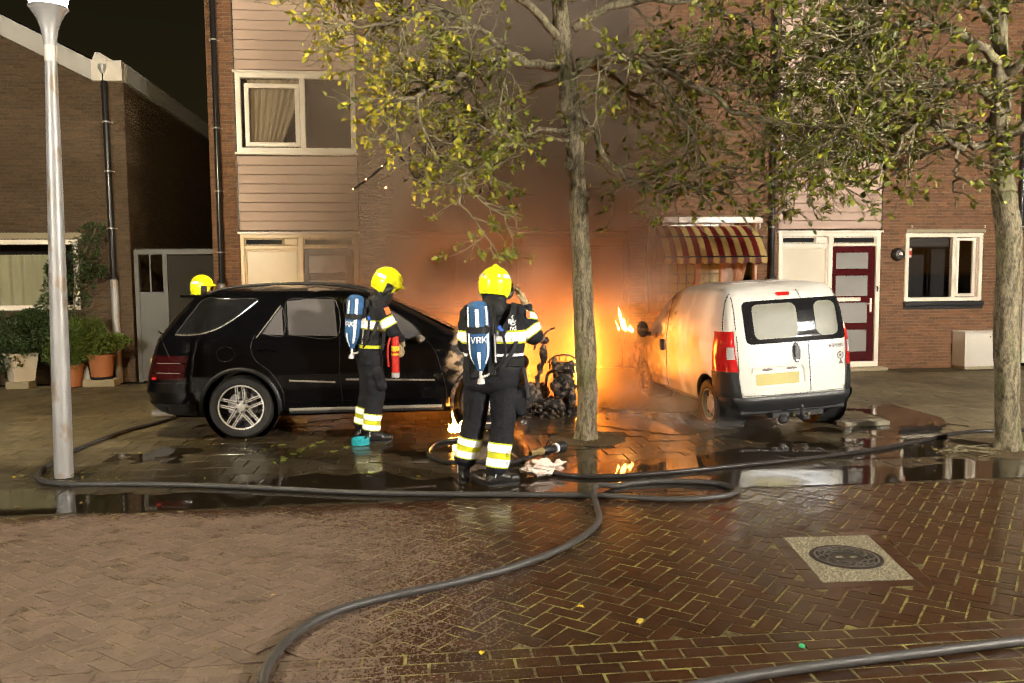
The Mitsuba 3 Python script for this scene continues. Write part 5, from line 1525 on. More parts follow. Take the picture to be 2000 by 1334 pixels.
rear_text('BIPPER', 0.038, 0.455, 0.935, 'mat_badge', 'badge')
a = np.linspace(0, 2 * np.pi, 30)
em = [SV.rear_panel(Polygon([(0.60 + 0.045 * math.cos(t), 0.835 + 0.045 * math.sin(t)) for t in a[:-1]]).difference(Point(0.60, 0.835).buffer(0.032)), 0.006), SV.rear_panel(Polygon([(0.565, 0.735), (0.635, 0.735), (0.612, 0.765), (0.606, 0.80), (0.594, 0.80), (0.588, 0.765)]), 0.0062),
      SV.rear_panel(Polygon([(0.588, 0.82), (0.612, 0.82), (0.616, 0.850), (0.584, 0.850)]), 0.0064)]
on(van, 'emblem', cat(em), 'mat_badge', VW)
rear_text('70 HDI', 0.016, 0.60, 0.465, 'mat_badge', 'badge')
for sgn in (-1, 1):      # sgn: viewer's right is -y
    V1, V2, V3 = [], [], []
    for z in np.linspace(0.725, 1.19, 14):
        row_ = []
        t = (z - 0.725) / 0.465
        wid = 0.125 - 0.055 * t
        for u in np.linspace(0, 1, 16):
            w_ = float(SV.at(z)[2])
            if u < 0.5:
                y = w_ - 0.055 - wid + (wid) * (u / 0.5)
                row_.append((float(SV.rear(y, z)) - 0.012, -sgn * y, z))
            else:
                y = w_ - 0.055
                x0_ = float(SV.rear(y, z))
                x = x0_ + (u - 0.5) / 0.5 * (0.17 + 0.05 * (1 - t))
                row_.append((x - 0.006 * (1 - u), -sgn * (max(float(SV.side(x, z)), y) + 0.008), z))
        V1.append(row_)
    V1 = np.array(V1)
    lamp = on(van, 'tail_lamp', grid_mesh(V1), 'mat_lamp_red', VW, 40)
    V2 = V1[4:9, 1:7].copy()
    V2[:, :, 0] -= 0.006
    on(lamp, 'clear_lens', grid_mesh(V2), 'mat_lamp_clear', VW, 40)
    for z_ in (0.845, 0.915, 0.985):
        pass
    V3 = []
    for z in np.linspace(0.42, 0.724, 8):
        row_ = []
        t = (z - 0.42) / 0.304
        for u in np.linspace(0, 1, 14):
            w_ = float(SV.at(z)[2])
            wid = 0.14 - 0.02 * t
            if u < 0.4:
                y = w_ - 0.05 - wid + wid * u / 0.4
                row_.append((float(SV.rear(y, z)) - 0.022, -sgn * y, z))
            else:
                y = w_ - 0.05
                x0_ = float(SV.rear(y, z)) - 0.022
                x = x0_ + (u - 0.4) / 0.6 * 0.24
                row_.append((x, -sgn * (max(float(SV.side(max(x, 0.06), z)), y) + 0.012), z))
        V3.append(row_)
    on(van, 'bumper_corner', grid_mesh(np.array(V3)), 'mat_black_plastic', VW, 40)
Vb = []
for z, o in zip(np.linspace(0.225, 0.425, 8), (0.0, 0.03, 0.045, 0.05, 0.05, 0.05, 0.045, 0.02)):
    row_ = []
    for u in np.linspace(0, 1, 50):
        zz = max(z, 0.30)
        w_ = float(SV.at(zz)[2])
        if u < 0.12:
            x = 0.26 * (1 - u / 0.12) + 0.03
            row_.append((x, float(SV.side(x + 0.05, zz)) + o * 0.5, z))
        elif u <= 0.88:
            y = (w_ - 0.03) * (1 - 2 * (u - 0.12) / 0.76)
            row_.append((float(SV.rear(y, zz)) - o, y, z))
        else:
            x = 0.03 + 0.26 * (u - 0.88) / 0.12
            row_.append((x, -(float(SV.side(x + 0.05, zz)) + o * 0.5), z))
    Vb.append(row_)
on(van, 'bumper', grid_mesh(np.array(Vb)), 'mat_black_plastic', VW, 40)
on(van, 'underbody', box(0.06, 3.6, -0.66, 0.66, 0.20, 0.27, 0.02), 'mat_black_plastic', VW)
th = on(van, 'tow_hitch', cat([box(-0.02, 0.16, -0.34, 0.30, 0.16, 0.23, 0.01), tube([(0.05, 0.0, 0.19), (-0.10, 0.0, 0.17), (-0.14, 0.0, 0.22), (-0.14, 0, 0.28)], 0.018, 8), move(trimesh.creation.icosphere(2, 0.027), trans(-0.14, 0, 0.30)), box(-0.06, 0.02, 0.12, 0.22, 0.10, 0.20, 0.02), box(-0.05, 0.02, -0.16, -0.05, 0.11, 0.2, 0.02)]), 'mat_black_plastic', VW)
for dy in (0.05, -0.13):
    on(th, 'bolt', move(trimesh.creation.icosphere(2, 0.016), trans(-0.062, dy, 0.19)), 'mat_brass', VW)
on(van, 'sensor', SV.rear_panel(Point(0.53, 0.36).buffer(0.018), 0.053), 'mat_suv_glass', VW)
# left side: shut lines, side door, handle, mirror, cab window, windscreen
for pl in ([(0.30, 1.62), (0.24, 1.25), (0.22, 1.19)], [(2.02, 0.32), (1.98, 0.7), (1.97, 1.0), (1.96, 1.4), (1.90, 1.60)], [(2.05, 0.33), (2.6, 0.33), (2.78, 0.45), (2.85, 0.8), (2.88, 1.05)]):
    for sgn in (1, -1):
        on(van, 'door_gap', SV.side_line(pl, 0.005, 0.001, sgn, 30), 'mat_black_plastic', VW)
for sgn in (1, -1):
    on(van, 'side_window', SV.side_panel([(2.05, 1.06), (2.72, 1.04), (2.55, 1.25), (2.28, 1.48), (2.06, 1.53)], 0.005, sgn), 'mat_suv_smoked', VW, True)
    on(van, 'door_handle', cat([SV.side_line([(1.86 + 0.24, 0.83), (1.86 + 0.24, 0.98)], 0.035, 0.02, sgn, 8, 8)]), 'mat_black_plastic', VW, 40)
    on(van, 'side_moulding', SV.side_panel(rrect(1.22, 1.90, 0.40, 0.48, 0.015), 0.006, sgn), 'mat_van', VW)
    mm = [move(trimesh.creation.icosphere(3, 1.0), trans(2.66, sgn * 0.95, 1.09) @ np.diag([0.06, 0.085, 0.12, 1.0])), tube([(2.66, sgn * 0.80, 1.02), (2.66, sgn * 0.95, 1.02)], 0.03, 8)]
    on(van, 'mirror', cat(mm), 'mat_char', VW, 40)
    on(van, 'front_lamp', move(trimesh.creation.icosphere(2, 1.0), trans(3.50, sgn * 0.62, 0.80) @ np.diag([0.2, 0.14, 0.16, 1.0])), 'mat_char', VW, 40)
on(van, 'windscreen', trimesh.Trimesh(np.array([[2.86, -0.62, 1.15], [2.86, 0.62, 1.15], [2.14, 0.54, 1.585], [2.14, -0.54, 1.585]]) + np.array([0.03, 0, 0.03]), np.array([[0, 1, 2], [0, 2, 3]]), process=False), 'mat_suv_smoked', VW)
for y0_, y1_ in ((-0.36, -0.05), (0.05, 0.40)):
    on(van, 'roof_groove', box(0.75, 1.65, y0_, y1_, 1.722, 1.735, 0.004), 'mat_van', VW)

# ------------------------------------------------------------------ firefighters
def bone(a, b, ra, rb):
    s1 = m3.Manifold.sphere(ra, 20).translate(list(map(float, a)))
    s2 = m3.Manifold.sphere(rb, 20).translate(list(map(float, b)))
    return (s1 + s2).hull()


def blob(*balls):
    s = None
    for c, r_ in balls:
        q = m3.Manifold.sphere(r_, 20).translate(list(map(float, c)))
        s = q if s is None else s + q
    return s.hull()


def skin_of(parts, step=0.028, smooth_n=10, wrinkle=0.011, seed=0):
    m = parts[0]
    for p in parts[1:]:
        m = m + p
    t = from_man(m.refine_to_length(step))
    t.merge_vertices()
    trimesh.smoothing.filter_taubin(t, 0.5, 0.53, smooth_n)
    n = np.array(t.vertex_normals)
    v = np.array(t.vertices)
    w = meshkit.fbm(v * [9, 9, 17], 3, seed) - 0.5
    w2 = np.abs(meshkit.noise(v * [16, 16, 30], seed + 7) - 0.5)
    t.vertices = v + n * (wrinkle * 2.2 * w - wrinkle * 1.3 * w2)[:, None]
    return t


def band_on(mesh, a, b, ta, tb, off, reach):
    """the part of the cloth between two cuts across the limb from a to b (fractions ta..tb), lifted by off."""
    a, b = np.asarray(a, float), np.asarray(b, float)
    d = b - a
    L = np.linalg.norm(d)
    d /= L
    m = trimesh.intersections.slice_mesh_plane(mesh, d, a + d * L * ta)
    m = trimesh.intersections.slice_mesh_plane(m, -d, a + d * L * tb)
    c = np.asarray(m.triangles_center)
    t = (c - a) @ d
    dist = np.linalg.norm(c - a - t[:, None] * d, axis=1)
    m.update_faces(dist < reach)
    m.remove_unreferenced_vertices()
    m.merge_vertices()
    v = np.array(m.vertices)
    t = np.clip((v - a) @ d, 0, L)
    rad = v - a - t[:, None] * d
    n = np.array(m.vertex_normals)
    rad /= np.linalg.norm(rad, axis=1, keepdims=True) + 1e-9
    n = n - d * (n @ d)[:, None] + 0.4 * rad
    n /= np.linalg.norm(n, axis=1, keepdims=True) + 1e-9
    m.vertices = v + n * off
    return m


def hi_vis(key, suit, a, b, ta, tb, reach, pattern, name='reflective_band'):
    """pattern: list of (fraction from, to, material)."""
    for i, (f0, f1, mat) in enumerate(pattern):
        t0, t1 = ta + (tb - ta) * f0, ta + (tb - ta) * f1
        put(name, band_on(suit, a, b, t0, t1, 0.006 if mat == 'mat_reflective' else 0.0045, reach), mat, key, smooth=True)


LEG = [(0, 0.06, 'mat_lime'), (0.06, 0.38, 'mat_reflective'), (0.38, 0.64, 'mat_lime'), (0.64, 0.95, 'mat_reflective'), (0.95, 1.0, 'mat_lime')]
ARM = [(0, 0.14, 'mat_lime'), (0.14, 0.86, 'mat_reflective'), (0.86, 1, 'mat_lime')]


def helmet(key, c, fwd, tilt=0.0, side=0.0):
    """jet helmet; fwd: heading angle of the face, tilt: chin down."""
    Hm = trans(*c) @ rotz(fwd) @ rot(tilt, [0, 1, 0]) @ rot(side, [1, 0, 0])     # x = forward

    def surf(az, el, off=0.0):
        ce = np.cos(el)
        x, y, z = np.cos(az) * ce, np.sin(az) * ce, np.sin(el)
        rx, ry, rz = 0.172, 0.142, 0.158
        ridge = 0.012 * np.exp(-(y / 0.16) ** 2) * (z > -0.2)
        flare = 0.012 * np.clip((-el - 0.15) / 0.4, 0, 1)
        return np.stack([x * (rx + off + flare), y * (ry + off + flare), z * (rz + off) + ridge + 0 * az], -1)

    az = np.linspace(0, 2 * np.pi, 73)
    rows_ = []
    lim = -0.62 + 0.72 * np.exp(-((np.angle(np.exp(1j * az)) / 0.75) ** 4)) - 0.14 * np.exp(-((np.abs(np.angle(np.exp(1j * az))) - 1.5) / 0.4) ** 2)       # lower edge: high over the face, low at the ears
    for k in range(22):
        t = k / 21
        rows_.append(surf(az, np.pi / 2 * (1 - t) + lim * t))
    sh = grid_mesh(np.array(rows_))
    hk = put('helmet', move(sh, Hm), 'mat_helmet', key, smooth=True)
    inn = grid_mesh(np.array([surf(az, np.pi / 2 * (1 - k / 21) + lim * k / 21, -0.008) for k in range(22)]))
    put('helmet_lining', move(inn, Hm), 'mat_strap', hk, smooth=True)
    put('rim', move(tube(surf(az, lim, 0.001), 0.006, 8, caps=False), Hm), 'mat_helmet', hk, smooth=True)
    put('peak', move(grid_mesh(np.array([surf(np.linspace(-1.0, 1.0, 20), np.full(20, 0.22 - 0.05 * j), 0.004 + 0.012 * j) for j in range(4)])), Hm), 'mat_helmet', hk, smooth=True)
    for k in (1,):
        put('crest', move(tube(surf(np.full(26, 0.0), np.linspace(0.4, 2.75, 26) if k == 1 else np.linspace(0.45, 2.6, 26), 0.003) + np.array([0, (k - 1) * 0.045, -0.0 if k == 1 else -0.004]), 0.006, 6), Hm), 'mat_helmet', hk, smooth=True)

    def patch(a0, a1, e0, e1, name='reflective_patch', mat='mat_reflective', off=0.006):
        A_, E_ = np.meshgrid(np.linspace(a0, a1, 14), np.linspace(e0, e1, 6))
        put(name, move(grid_mesh(surf(A_, E_, off)), Hm), mat, hk, smooth=True)

    for s in (-1, 1):
        patch(s * 1.55, s * 2.25, 0.30, 0.54)
        patch(s * 2.45, s * 2.62, 0.33, 0.50)
        A_, E_ = np.meshgrid(np.linspace(s * 0.85, s * 1.32, 8), np.linspace(-0.5, 0.12, 8))
        put('visor_hinge', move(grid_mesh(surf(A_, E_, 0.012)), Hm), 'mat_black_plastic', hk, smooth=True)
        put('ear_guard', move(tube(surf(np.linspace(s * 1.0, s * 1.25, 6), np.linspace(-0.1, -0.8, 6), 0.0), [0.02, 0.028, 0.03, 0.03, 0.026, 0.018], 8), Hm), 'mat_black_plastic', hk, smooth=True)
        put('stud', move(trimesh.creation.icosphere(1, 0.006), Hm @ trans(*surf(np.array(s * 1.75), np.array(0.10), 0.004))), 'mat_reflective', hk)
    return Hm


def head(key, Hm, mat_neck='mat_strap', c=(0, 0, 0)):
    """a face under the helmet: skull, brow, nose, lips, chin, eyes, ears, with the hood behind it."""
    s = trimesh.creation.icosphere(4, 1.0)
    v = np.array(s.vertices)
    f = v[:, 0]
    w = v * [0.098, 0.076, 0.118]
    low = np.clip(-v[:, 2], 0, 1)
    w[:, 1] *= 1 - 0.28 * low ** 1.5
    w[:, 0] *= 1 - 0.10 * low * (f < 0)

    def bump(y, z, sy, sz, h):
        return h * np.exp(-((v[:, 1] - y) / sy) ** 2 - ((v[:, 2] - z) / sz) ** 2) * (f > 0.2)

    w[:, 0] += bump(0, -0.18, 0.16, 0.22, 0.030) + bump(0, -0.55, 0.28, 0.07, 0.008) - bump(0, -0.47, 0.3, 0.04, 0.004) + bump(0, -0.82, 0.3, 0.12, 0.012) + bump(0, 0.16, 0.7, 0.10, 0.006)
    for sy in (-0.38, 0.38):
        w[:, 0] -= bump(sy, 0.02, 0.16, 0.10, 0.009)
    w += [0.015, 0, -0.045]
    put('face', move(trimesh.Trimesh(w, s.faces, process=False), Hm), 'mat_skin', key, smooth=True)
    for sy in (-0.031, 0.031):
        put('eye', move(trimesh.creation.icosphere(2, 0.0115), Hm @ trans(0.094, sy, -0.046)), 'mat_dark_glass', key, smooth=True)
        put('ear', move(trimesh.creation.icosphere(2, 1.0), Hm @ trans(0.0, sy * 2.5, -0.06) @ np.diag([0.018, 0.010, 0.03, 1])), 'mat_skin', key, smooth=True)


def glove(key, wrist, fingers_dir, palm_normal, curls, thumb_side, name='glove'):
    """five separate fingers of different lengths on a palm; curls: bend of each finger in radians per joint (thumb first)."""
    w = np.asarray(wrist, float)
    d = np.asarray(fingers_dir, float)
    d /= np.linalg.norm(d)
    nrm = np.asarray(palm_normal, float)
    nrm = nrm - d * (nrm @ d)
    nrm /= np.linalg.norm(nrm)
    s = np.cross(d, nrm) * thumb_side
    parts = [blob((w, 0.036), (w + d * 0.045 + s * 0.018, 0.030), (w + d * 0.095 + s * 0.032, 0.019), (w + d * 0.095 - s * 0.032, 0.018), (w + d * 0.03 - s * 0.02, 0.026))]
    black = []
    for k, (lat, ln) in enumerate(((0.034, 0.085), (0.012, 0.095), (-0.012, 0.088), (-0.034, 0.068))):
        p = w + d * 0.092 + s * lat
        ang = 0.0
        for j, fr in enumerate((0.45, 0.32, 0.23)):
            ang += curls[k + 1] * (0.8, 1.0, 0.7)[j]
            dd = d * math.cos(ang) + nrm * math.sin(ang) + s * lat * 1.2
            q = p + dd * ln * fr
            parts.append(bone(p, q, 0.0118 - 0.0008 * j, 0.0112 - 0.0010 * j))
            p = q
    p = w + d * 0.025 + s * 0.034
    dd = d * 0.72 + s * 0.62 + nrm * 0.25
    q = p + dd / np.linalg.norm(dd) * 0.042
    dd = d * (0.95 - curls[0] * 0.3) + s * 0.25 + nrm * (0.2 + curls[0])
    e = q + dd / np.linalg.norm(dd) * 0.036
    parts += [bone(p, q, 0.017, 0.0135), bone(q, e, 0.0135, 0.0115)]
    m = parts[0]
    for x in parts[1:]:
        m = m + x
    t = from_man(m.refine_to_length(0.006))
    t.merge_vertices()
    trimesh.smoothing.filter_taubin(t, 0.5, 0.53, 8)
    return put(name, t, 'mat_glove', key, smooth=True)


def boot(key, ankle, toe_dir, side_tip=0.0):
    """a tall boot standing at the ankle's foot point with its sole on the ground."""
    ax, ay = ankle[0], ankle[1]
    Bm = trans(ax, ay, 0) @ rotz(toe_dir)
    parts = [blob(((-0.005, 0, 0.215), 0.060), ((-0.015, 0, 0.12), 0.056)), blob(((-0.04, 0, 0.055), 0.050), ((0.0, 0, 0.10), 0.055), ((0.10, 0.0, 0.062), 0.052)), blob(((0.08, 0.0, 0.055), 0.050), ((0.185, 0.008, 0.048), 0.044)), blob(((-0.055, 0, 0.045), 0.042), ((0.0, 0, 0.05), 0.048))]
    m = parts[0]
    for p in parts[1:]:
        m = m + p
    m = m.trim_by_plane([0, 0, 1], 0.018)
    t = from_man(m.refine_to_length(0.015))
    t.merge_vertices()
    trimesh.smoothing.filter_taubin(t, 0.5, 0.53, 6)
    k = put('boot', move(t, Bm), 'mat_boot', key, smooth=50)
    sole = unary_union([Point(-0.045, 0).buffer(0.05), Point(0.17, 0.006).buffer(0.053), sbox(-0.045, -0.046, 0.17, 0.052)])
    put('sole', move(prism(sole, 0.0, 0.022), Bm), 'mat_rubber', k)
    for s in (-1, 1):
        put('reflective_piping', move(tube([(0.0, s * 0.064, 0.235), (0.01, s * 0.064, 0.19), (-0.03, s * 0.058, 0.14), (-0.03, s * 0.056, 0.08)], 0.004, 6), Bm), 'mat_reflective', k)


def air_pack(label, Bm, straps=True):
    """breathing-air cylinder in a blue cover on its back plate; local z up, +y towards the wearer's back."""
    k = thing('air_cylinder', label, 'air cylinder')
    R_ = 0.091
    prof_ = [(0, 0.0), (0.028, 0.0), (0.034, 0.02), (0.062, 0.075), (R_ * 0.93, 0.13), (R_, 0.18), (R_, 0.50), (R_ * 0.96, 0.545), (R_ * 0.8, 0.575), (0.04, 0.59), (0, 0.592)]
    put('cover', move(lathe(prof_, 40), Bm), 'mat_cylinder_blue', k, smooth=40)

    def on_cyl(az, z, off):
        rr_ = np.interp(z, [p[1] for p in prof_], [p[0] for p in prof_]) + off
        return np.stack([rr_ * np.sin(az), -rr_ * np.cos(az), z + 0 * az], -1)

    for az0, z0_, z1_ in ((-0.16, 0.02, 0.17), (-0.16, 0.36, 0.53), (0.82, 0.06, 0.55), (-1.2, 0.06, 0.55)):
        A_, Z_ = np.meshgrid(np.linspace(az0 - 0.17, az0 + 0.17, 5), np.linspace(z0_, z1_, 16))
        put('reflective_strip', move(grid_mesh(on_cyl(A_, Z_, 0.004)), Bm), 'mat_reflective', k, smooth=True)
    t = meshkit.text_mesh('VRK', 0.052, 0.001, bold=True)
    v, f = trimesh.remesh.subdivide_to_size(np.asarray(t.vertices), np.asarray(t.faces), 0.02, max_iter=8)
    az = (v[:, 0] - 0.075) / R_ - 0.10
    put('lettering', move(trimesh.Trimesh(on_cyl(az, v[:, 1] + 0.245, 0.003 + v[:, 2]), f, process=False), Bm), 'mat_reflective', k)
    put('cylinder_band', move(lathe([(R_ + 0.002, 0.325), (R_ + 0.009, 0.327), (R_ + 0.009, 0.378), (R_ + 0.002, 0.38)], 40), Bm), 'mat_strap', k, smooth=30)
    put('buckle', move(box(0.045, 0.075, -0.085, -0.06, 0.318, 0.388, 0.005), Bm), 'mat_black_plastic', k)
    put('valve', move(cat([tube([(0, 0, -0.07), (0, 0, 0.01)], 0.014, 10), tube([(-0.005, 0, -0.06), (0.06, 0.01, -0.045), (0.09, 0.05, -0.02)], 0.011, 8), lathe([(0.0, -0.115), (0.034, -0.112), (0.028, -0.07), (0.0, -0.07)], 12)]), Bm), 'mat_alloy', k, smooth=40)
    put('backplate', move(cat([box(0.055, 0.135, 0.02, 0.085, -0.06, 0.46, 0.015), box(-0.10, 0.16, 0.075, 0.10, -0.08, 0.50, 0.012), box(-0.12, 0.13, 0.05, 0.10, 0.44, 0.56, 0.02)]), Bm), 'mat_black_plastic', k)
    put('label_strip', move(box(0.125, 0.14, 0.0, 0.05, 0.06, 0.30), Bm), 'mat_fascia', k)
    put('hose', move(tube(spline([(0.10, 0.04, -0.02), (0.17, 0.0, 0.05), (0.215, -0.01, 0.13), (0.21, -0.005, 0.26), (0.185, 0.02, 0.35)], 24), 0.012, 8), Bm), 'mat_black_plastic', k, smooth=40)
    put('hose_fitting', move(tube([(0.20, 0.01, 0.325), (0.175, 0.03, 0.365)], 0.017, 8), Bm), 'mat_blue', k, smooth=40)
    return k


def strap(key, pts, w, name='harness_strap', mat='mat_strap', normal=(0, -1, 0)):
    p = spline(pts, 24)
    t = np.gradient(p, axis=0)
    t /= np.linalg.norm(t, axis=1, keepdims=True)
    s = np.cross(t, np.asarray(normal, float))
    s /= np.linalg.norm(s, axis=1, keepdims=True)
    nn = np.cross(s, t)
    V = np.stack([p + s * w / 2, p + s * w / 2 + nn * 0.004, p - s * w / 2 + nn * 0.004, p - s * w / 2, p + s * w / 2], 1)
    return put(name, grid_mesh(V), mat, key)


A3 = lambda *p: np.array(p, float)  # noqa: E731

# ---- the firefighter in the middle, seen from behind, one hand raised to the helmet
p1 = thing('person', 'middle firefighter seen from behind with the right hand raised to the helmet', 'person', None)
hipL, hipR = A3(0.52, 7.22, 1.00), A3(0.73, 7.18, 1.00)
kneeL, kneeR = A3(0.48, 7.28, 0.56), A3(0.725, 7.17, 0.55)
ankL, ankR = A3(0.395, 7.30, 0.14), A3(0.665, 7.12, 0.13)
shL, shR = A3(0.445, 7.24, 1.49), A3(0.86, 7.22, 1.50)
elL, elR = A3(0.415, 7.30, 1.24), A3(1.00, 7.17, 1.315)
wrL, wrR = A3(0.50, 7.52, 1.20), A3(0.955, 7.30, 1.545)
suit = skin_of([
    blob((shL, .085), (shR, .085), (A3(0.50, 7.19, 1.30), .138), (A3(0.80, 7.17, 1.30), .138), (A3(0.65, 7.22, 1.52), .09)),
    blob((A3(0.50, 7.19, 1.32), .138), (A3(0.80, 7.17, 1.32), .138), (A3(0.54, 7.19, 1.10), .138), (A3(0.765, 7.17, 1.10), .138)),
    blob((A3(0.535, 7.19, 1.12), .144), (A3(0.77, 7.17, 1.12), .144), (hipL + [0, -0.02, -0.06], .148), (hipR + [0, -0.02, -0.06], .143)),
    blob((A3(0.655, 7.22, 1.52), .085), (A3(0.675, 7.24, 1.66), .082)),
    bone(hipL, kneeL, .136, .108), bone(kneeL, ankL + [0.01, 0, 0.09], .108, .104),
    bone(hipR, kneeR, .136, .108), bone(kneeR, ankR + [0, 0, 0.05], .108, .100),
    blob((A3(0.425, 7.29, 0.30), .098), (A3(0.37, 7.28, 0.235), .085)),
    bone(shL, elL, .096, .084), bone(elL, wrL, .072, .055),
    bone(shR, elR, .096, .088), bone(elR, wrR, .084, .060),
    blob((A3(0.90, 7.14, 0.82), .05), (A3(0.875, 7.16, 0.66), .055), (A3(0.82, 7.17, 0.76), .08)),
], seed=3)
put('suit', suit, 'mat_suit', p1, smooth=True)
hi_vis(p1, suit, kneeL, ankL, 0.36, 0.80, 0.19, LEG)
hi_vis(p1, suit, kneeR, ankR, 0.42, 0.93, 0.16, LEG)
hi_vis(p1, suit, A3(0.65, 7.18, 1.10), A3(0.65, 7.18, 1.55), 0.34, 0.60, 0.29, ARM, 'chest_band')
hi_vis(p1, suit, shL, elL, 0.50, 0.86, 0.12, ARM, 'sleeve_band')
hi_vis(p1, suit, shR + (elR - shR) * 0.35, elR + (elR - shR) * 0.2, 0.40, 0.80, 0.13, ARM, 'sleeve_band')
hi_vis(p1, suit, elR, wrR, 0.42, 0.78, 0.12, ARM, 'sleeve_band')
Hm = helmet(p1, (0.675, 7.27, 1.765), math.pi / 2 - 0.42, 0.10, 0.05)
head(p1, Hm)
put('hood', skin_of([blob((A3(0.665, 7.255, 1.60), .105), (A3(0.675, 7.26, 1.70), .115)), blob((A3(0.65, 7.20, 1.545), .12), (A3(0.66, 7.24, 1.60), .10))], 0.02, 6, 0.006, 9), 'mat_strap', p1, smooth=True)
boot(p1, (0.385, 7.33), math.pi / 2 - 0.1)
boot(p1, (0.655, 7.11), 0.30)
gR = glove(p1, wrR + A3(-0.01, 0.01, 0.035), (-0.28, 0.15, 1.0), (-1.0, 0.3, -0.1), (0.25, 0.35, 0.12, 0.5, 0.7), 1)
put('glove_cuff', tube([wrR + A3(0.012, -0.01, -0.035), wrR + A3(-0.008, 0.01, 0.045)], [0.058, 0.047], 16), 'mat_glove', p1, smooth=40)
put('glove_strap', tube([wrR + A3(-0.002, 0.004, 0.008), wrR + A3(-0.006, 0.008, 0.028)], 0.053, 16), 'mat_glove_black', p1, smooth=40)
glove(p1, wrL + A3(0.01, 0.03, 0.0), (0.3, 1, -0.15), (0, 0, -1), (0.4, 0.6, 0.6, 0.65, 0.7), -1)
for pts, w_ in (([(0.83, 7.15, 1.60), (0.80, 7.065, 1.50), (0.74, 7.04, 1.40), (0.70, 7.03, 1.32)], 0.05), ([(0.53, 7.15, 1.60), (0.55, 7.07, 1.50), (0.58, 7.05, 1.42)], 0.05), ([(0.86, 7.08, 1.36), (0.80, 7.01, 1.20), (0.70, 6.985, 1.06)], 0.035)):
    strap(p1, pts, w_)
put('waist_belt', band_on(suit, A3(0.65, 7.18, 1.0), A3(0.65, 7.18, 1.2), 0.15, 0.62, 0.009, 0.32), 'mat_strap', p1, smooth=True)
put('belt_pad', cat([box(0.74, 0.90, 7.015, 7.045, 1.05, 1.14, 0.012)]), 'mat_black_plastic', p1)
strap(p1, [(0.89, 7.10, 1.06), (0.915, 7.08, 0.95), (0.94, 7.07, 0.78)], 0.03, 'belt_end', normal=(0.3, -1, 0))
hi_vis(p1, suit, A3(0.65, 7.18, 1.10), A3(0.65, 7.18, 1.30), 0.22, 0.34, 0.29, [(0, 1, 'mat_reflective')], 'waist_stripe')
put('shoulder_patch', band_on(suit, A3(0.50, 7.22, 1.50), A3(0.86, 7.22, 1.5), 0.62, 0.80, 0.006, 0.13), 'mat_strap', p1, smooth=True)
tx = meshkit.text_mesh('R', 0.04, 0.002, bold=True)
put('lettering', move(tx, trans(0.757, 7.024, 1.425) @ rot(math.pi / 2, [1, 0, 0])), 'mat_reflective', p1)
tx = meshkit.text_mesh('nd', 0.036, 0.002, bold=True)
put('lettering', move(tx, trans(0.772, 7.024, 1.373) @ rot(math.pi / 2, [1, 0, 0])), 'mat_reflective', p1)
em = [tube(spline([(0.80 + 0.026 * math.cos(t), 7.022, 1.443 + 0.026 * math.sin(t)) for t in np.linspace(-2.6, -0.5, 8)], 14), 0.004, 5), tube(spline([(0.775, 7.022, 1.455), (0.795, 7.021, 1.435), (0.80, 7.021, 1.47), (0.808, 7.021, 1.435), (0.828, 7.022, 1.458)], 20), 0.004, 5),
      tube(spline([(0.80, 7.021, 1.47), (0.792, 7.021, 1.485), (0.803, 7.021, 1.50)], 8), 0.004, 5)]
put('emblem', cat(em), 'mat_reflective', p1)
put('sleeve_patch', move(box(-0.022, 0.022, -0.003, 0.003, -0.03, 0.03, 0.002), trans(0.945, 7.12, 1.50) @ rotz(0.5)), 'mat_orange', p1)
air_pack('blue air cylinder with white stripes on the middle firefighter\'s back', trans(0.515, 6.965, 1.035) @ rot(-0.04, [0, 1, 0]) @ rot(0.03, [1, 0, 0]))

# ---- the firefighter at the left, side on, looking down at the car
p2 = thing('person', 'firefighter at the left beside the black car, side-on and looking down, holding a red tool', 'person', None)
hipL, hipR = A3(-0.575, 9.40, 0.98), A3(-0.525, 9.22, 0.98)
kneeL, kneeR = A3(-0.57, 9.42, 0.55), A3(-0.49, 9.24, 0.54)
ankL, ankR = A3(-0.66, 9.42, 0.14), A3(-0.545, 9.22, 0.13)
shL, shR = A3(-0.43, 9.50, 1.50), A3(-0.42, 9.13, 1.49)
elL, elR = A3(-0.30, 9.52, 1.22), A3(-0.285, 9.10, 1.25)
wrL, wrR = A3(-0.235, 9.40, 1.08), A3(-0.205, 9.27, 1.16)
suit = skin_of([
    blob((shL, .08), (shR, .08), (A3(-0.50, 9.44, 1.30), .11), (A3(-0.50, 9.20, 1.30), .11), (A3(-0.44, 9.31, 1.53), .085), (A3(-0.40, 9.31, 1.36), .11)),
    blob((A3(-0.51, 9.42, 1.32), .126), (A3(-0.51, 9.21, 1.32), .126), (A3(-0.545, 9.40, 1.08), .13), (A3(-0.535, 9.23, 1.08), .13), (A3(-0.44, 9.31, 1.2), .11)),
    blob((A3(-0.545, 9.40, 1.10), .135), (A3(-0.535, 9.23, 1.10), .135), (hipL + [-0.01, 0, -0.05], .13), (hipR + [0, 0, -0.05], .13)),
    blob((A3(-0.44, 9.31, 1.53), .085), (A3(-0.39, 9.31, 1.66), .082)),
    bone(hipL, kneeL, .132, .104), bone(kneeL, ankL + [0.0, 0, 0.06], .104, .095),
    bone(hipR, kneeR, .132, .104), bone(kneeR, ankR + [0, 0, 0.05], .104, .095),
    bone(shL, elL, .085, .075), bone(elL, wrL, .072, .052),
    bone(shR, elR, .088, .078), bone(elR, wrR, .074, .052),
    blob((A3(-0.46, 9.14, 0.80), .07), (A3(-0.42, 9.15, 0.64), .06)),
], seed=5)
put('suit', suit, 'mat_suit', p2, smooth=True)
hi_vis(p2, suit, kneeL, ankL, 0.44, 0.90, 0.15, LEG)
hi_vis(p2, suit, kneeR, ankR, 0.52, 0.98, 0.15, LEG)
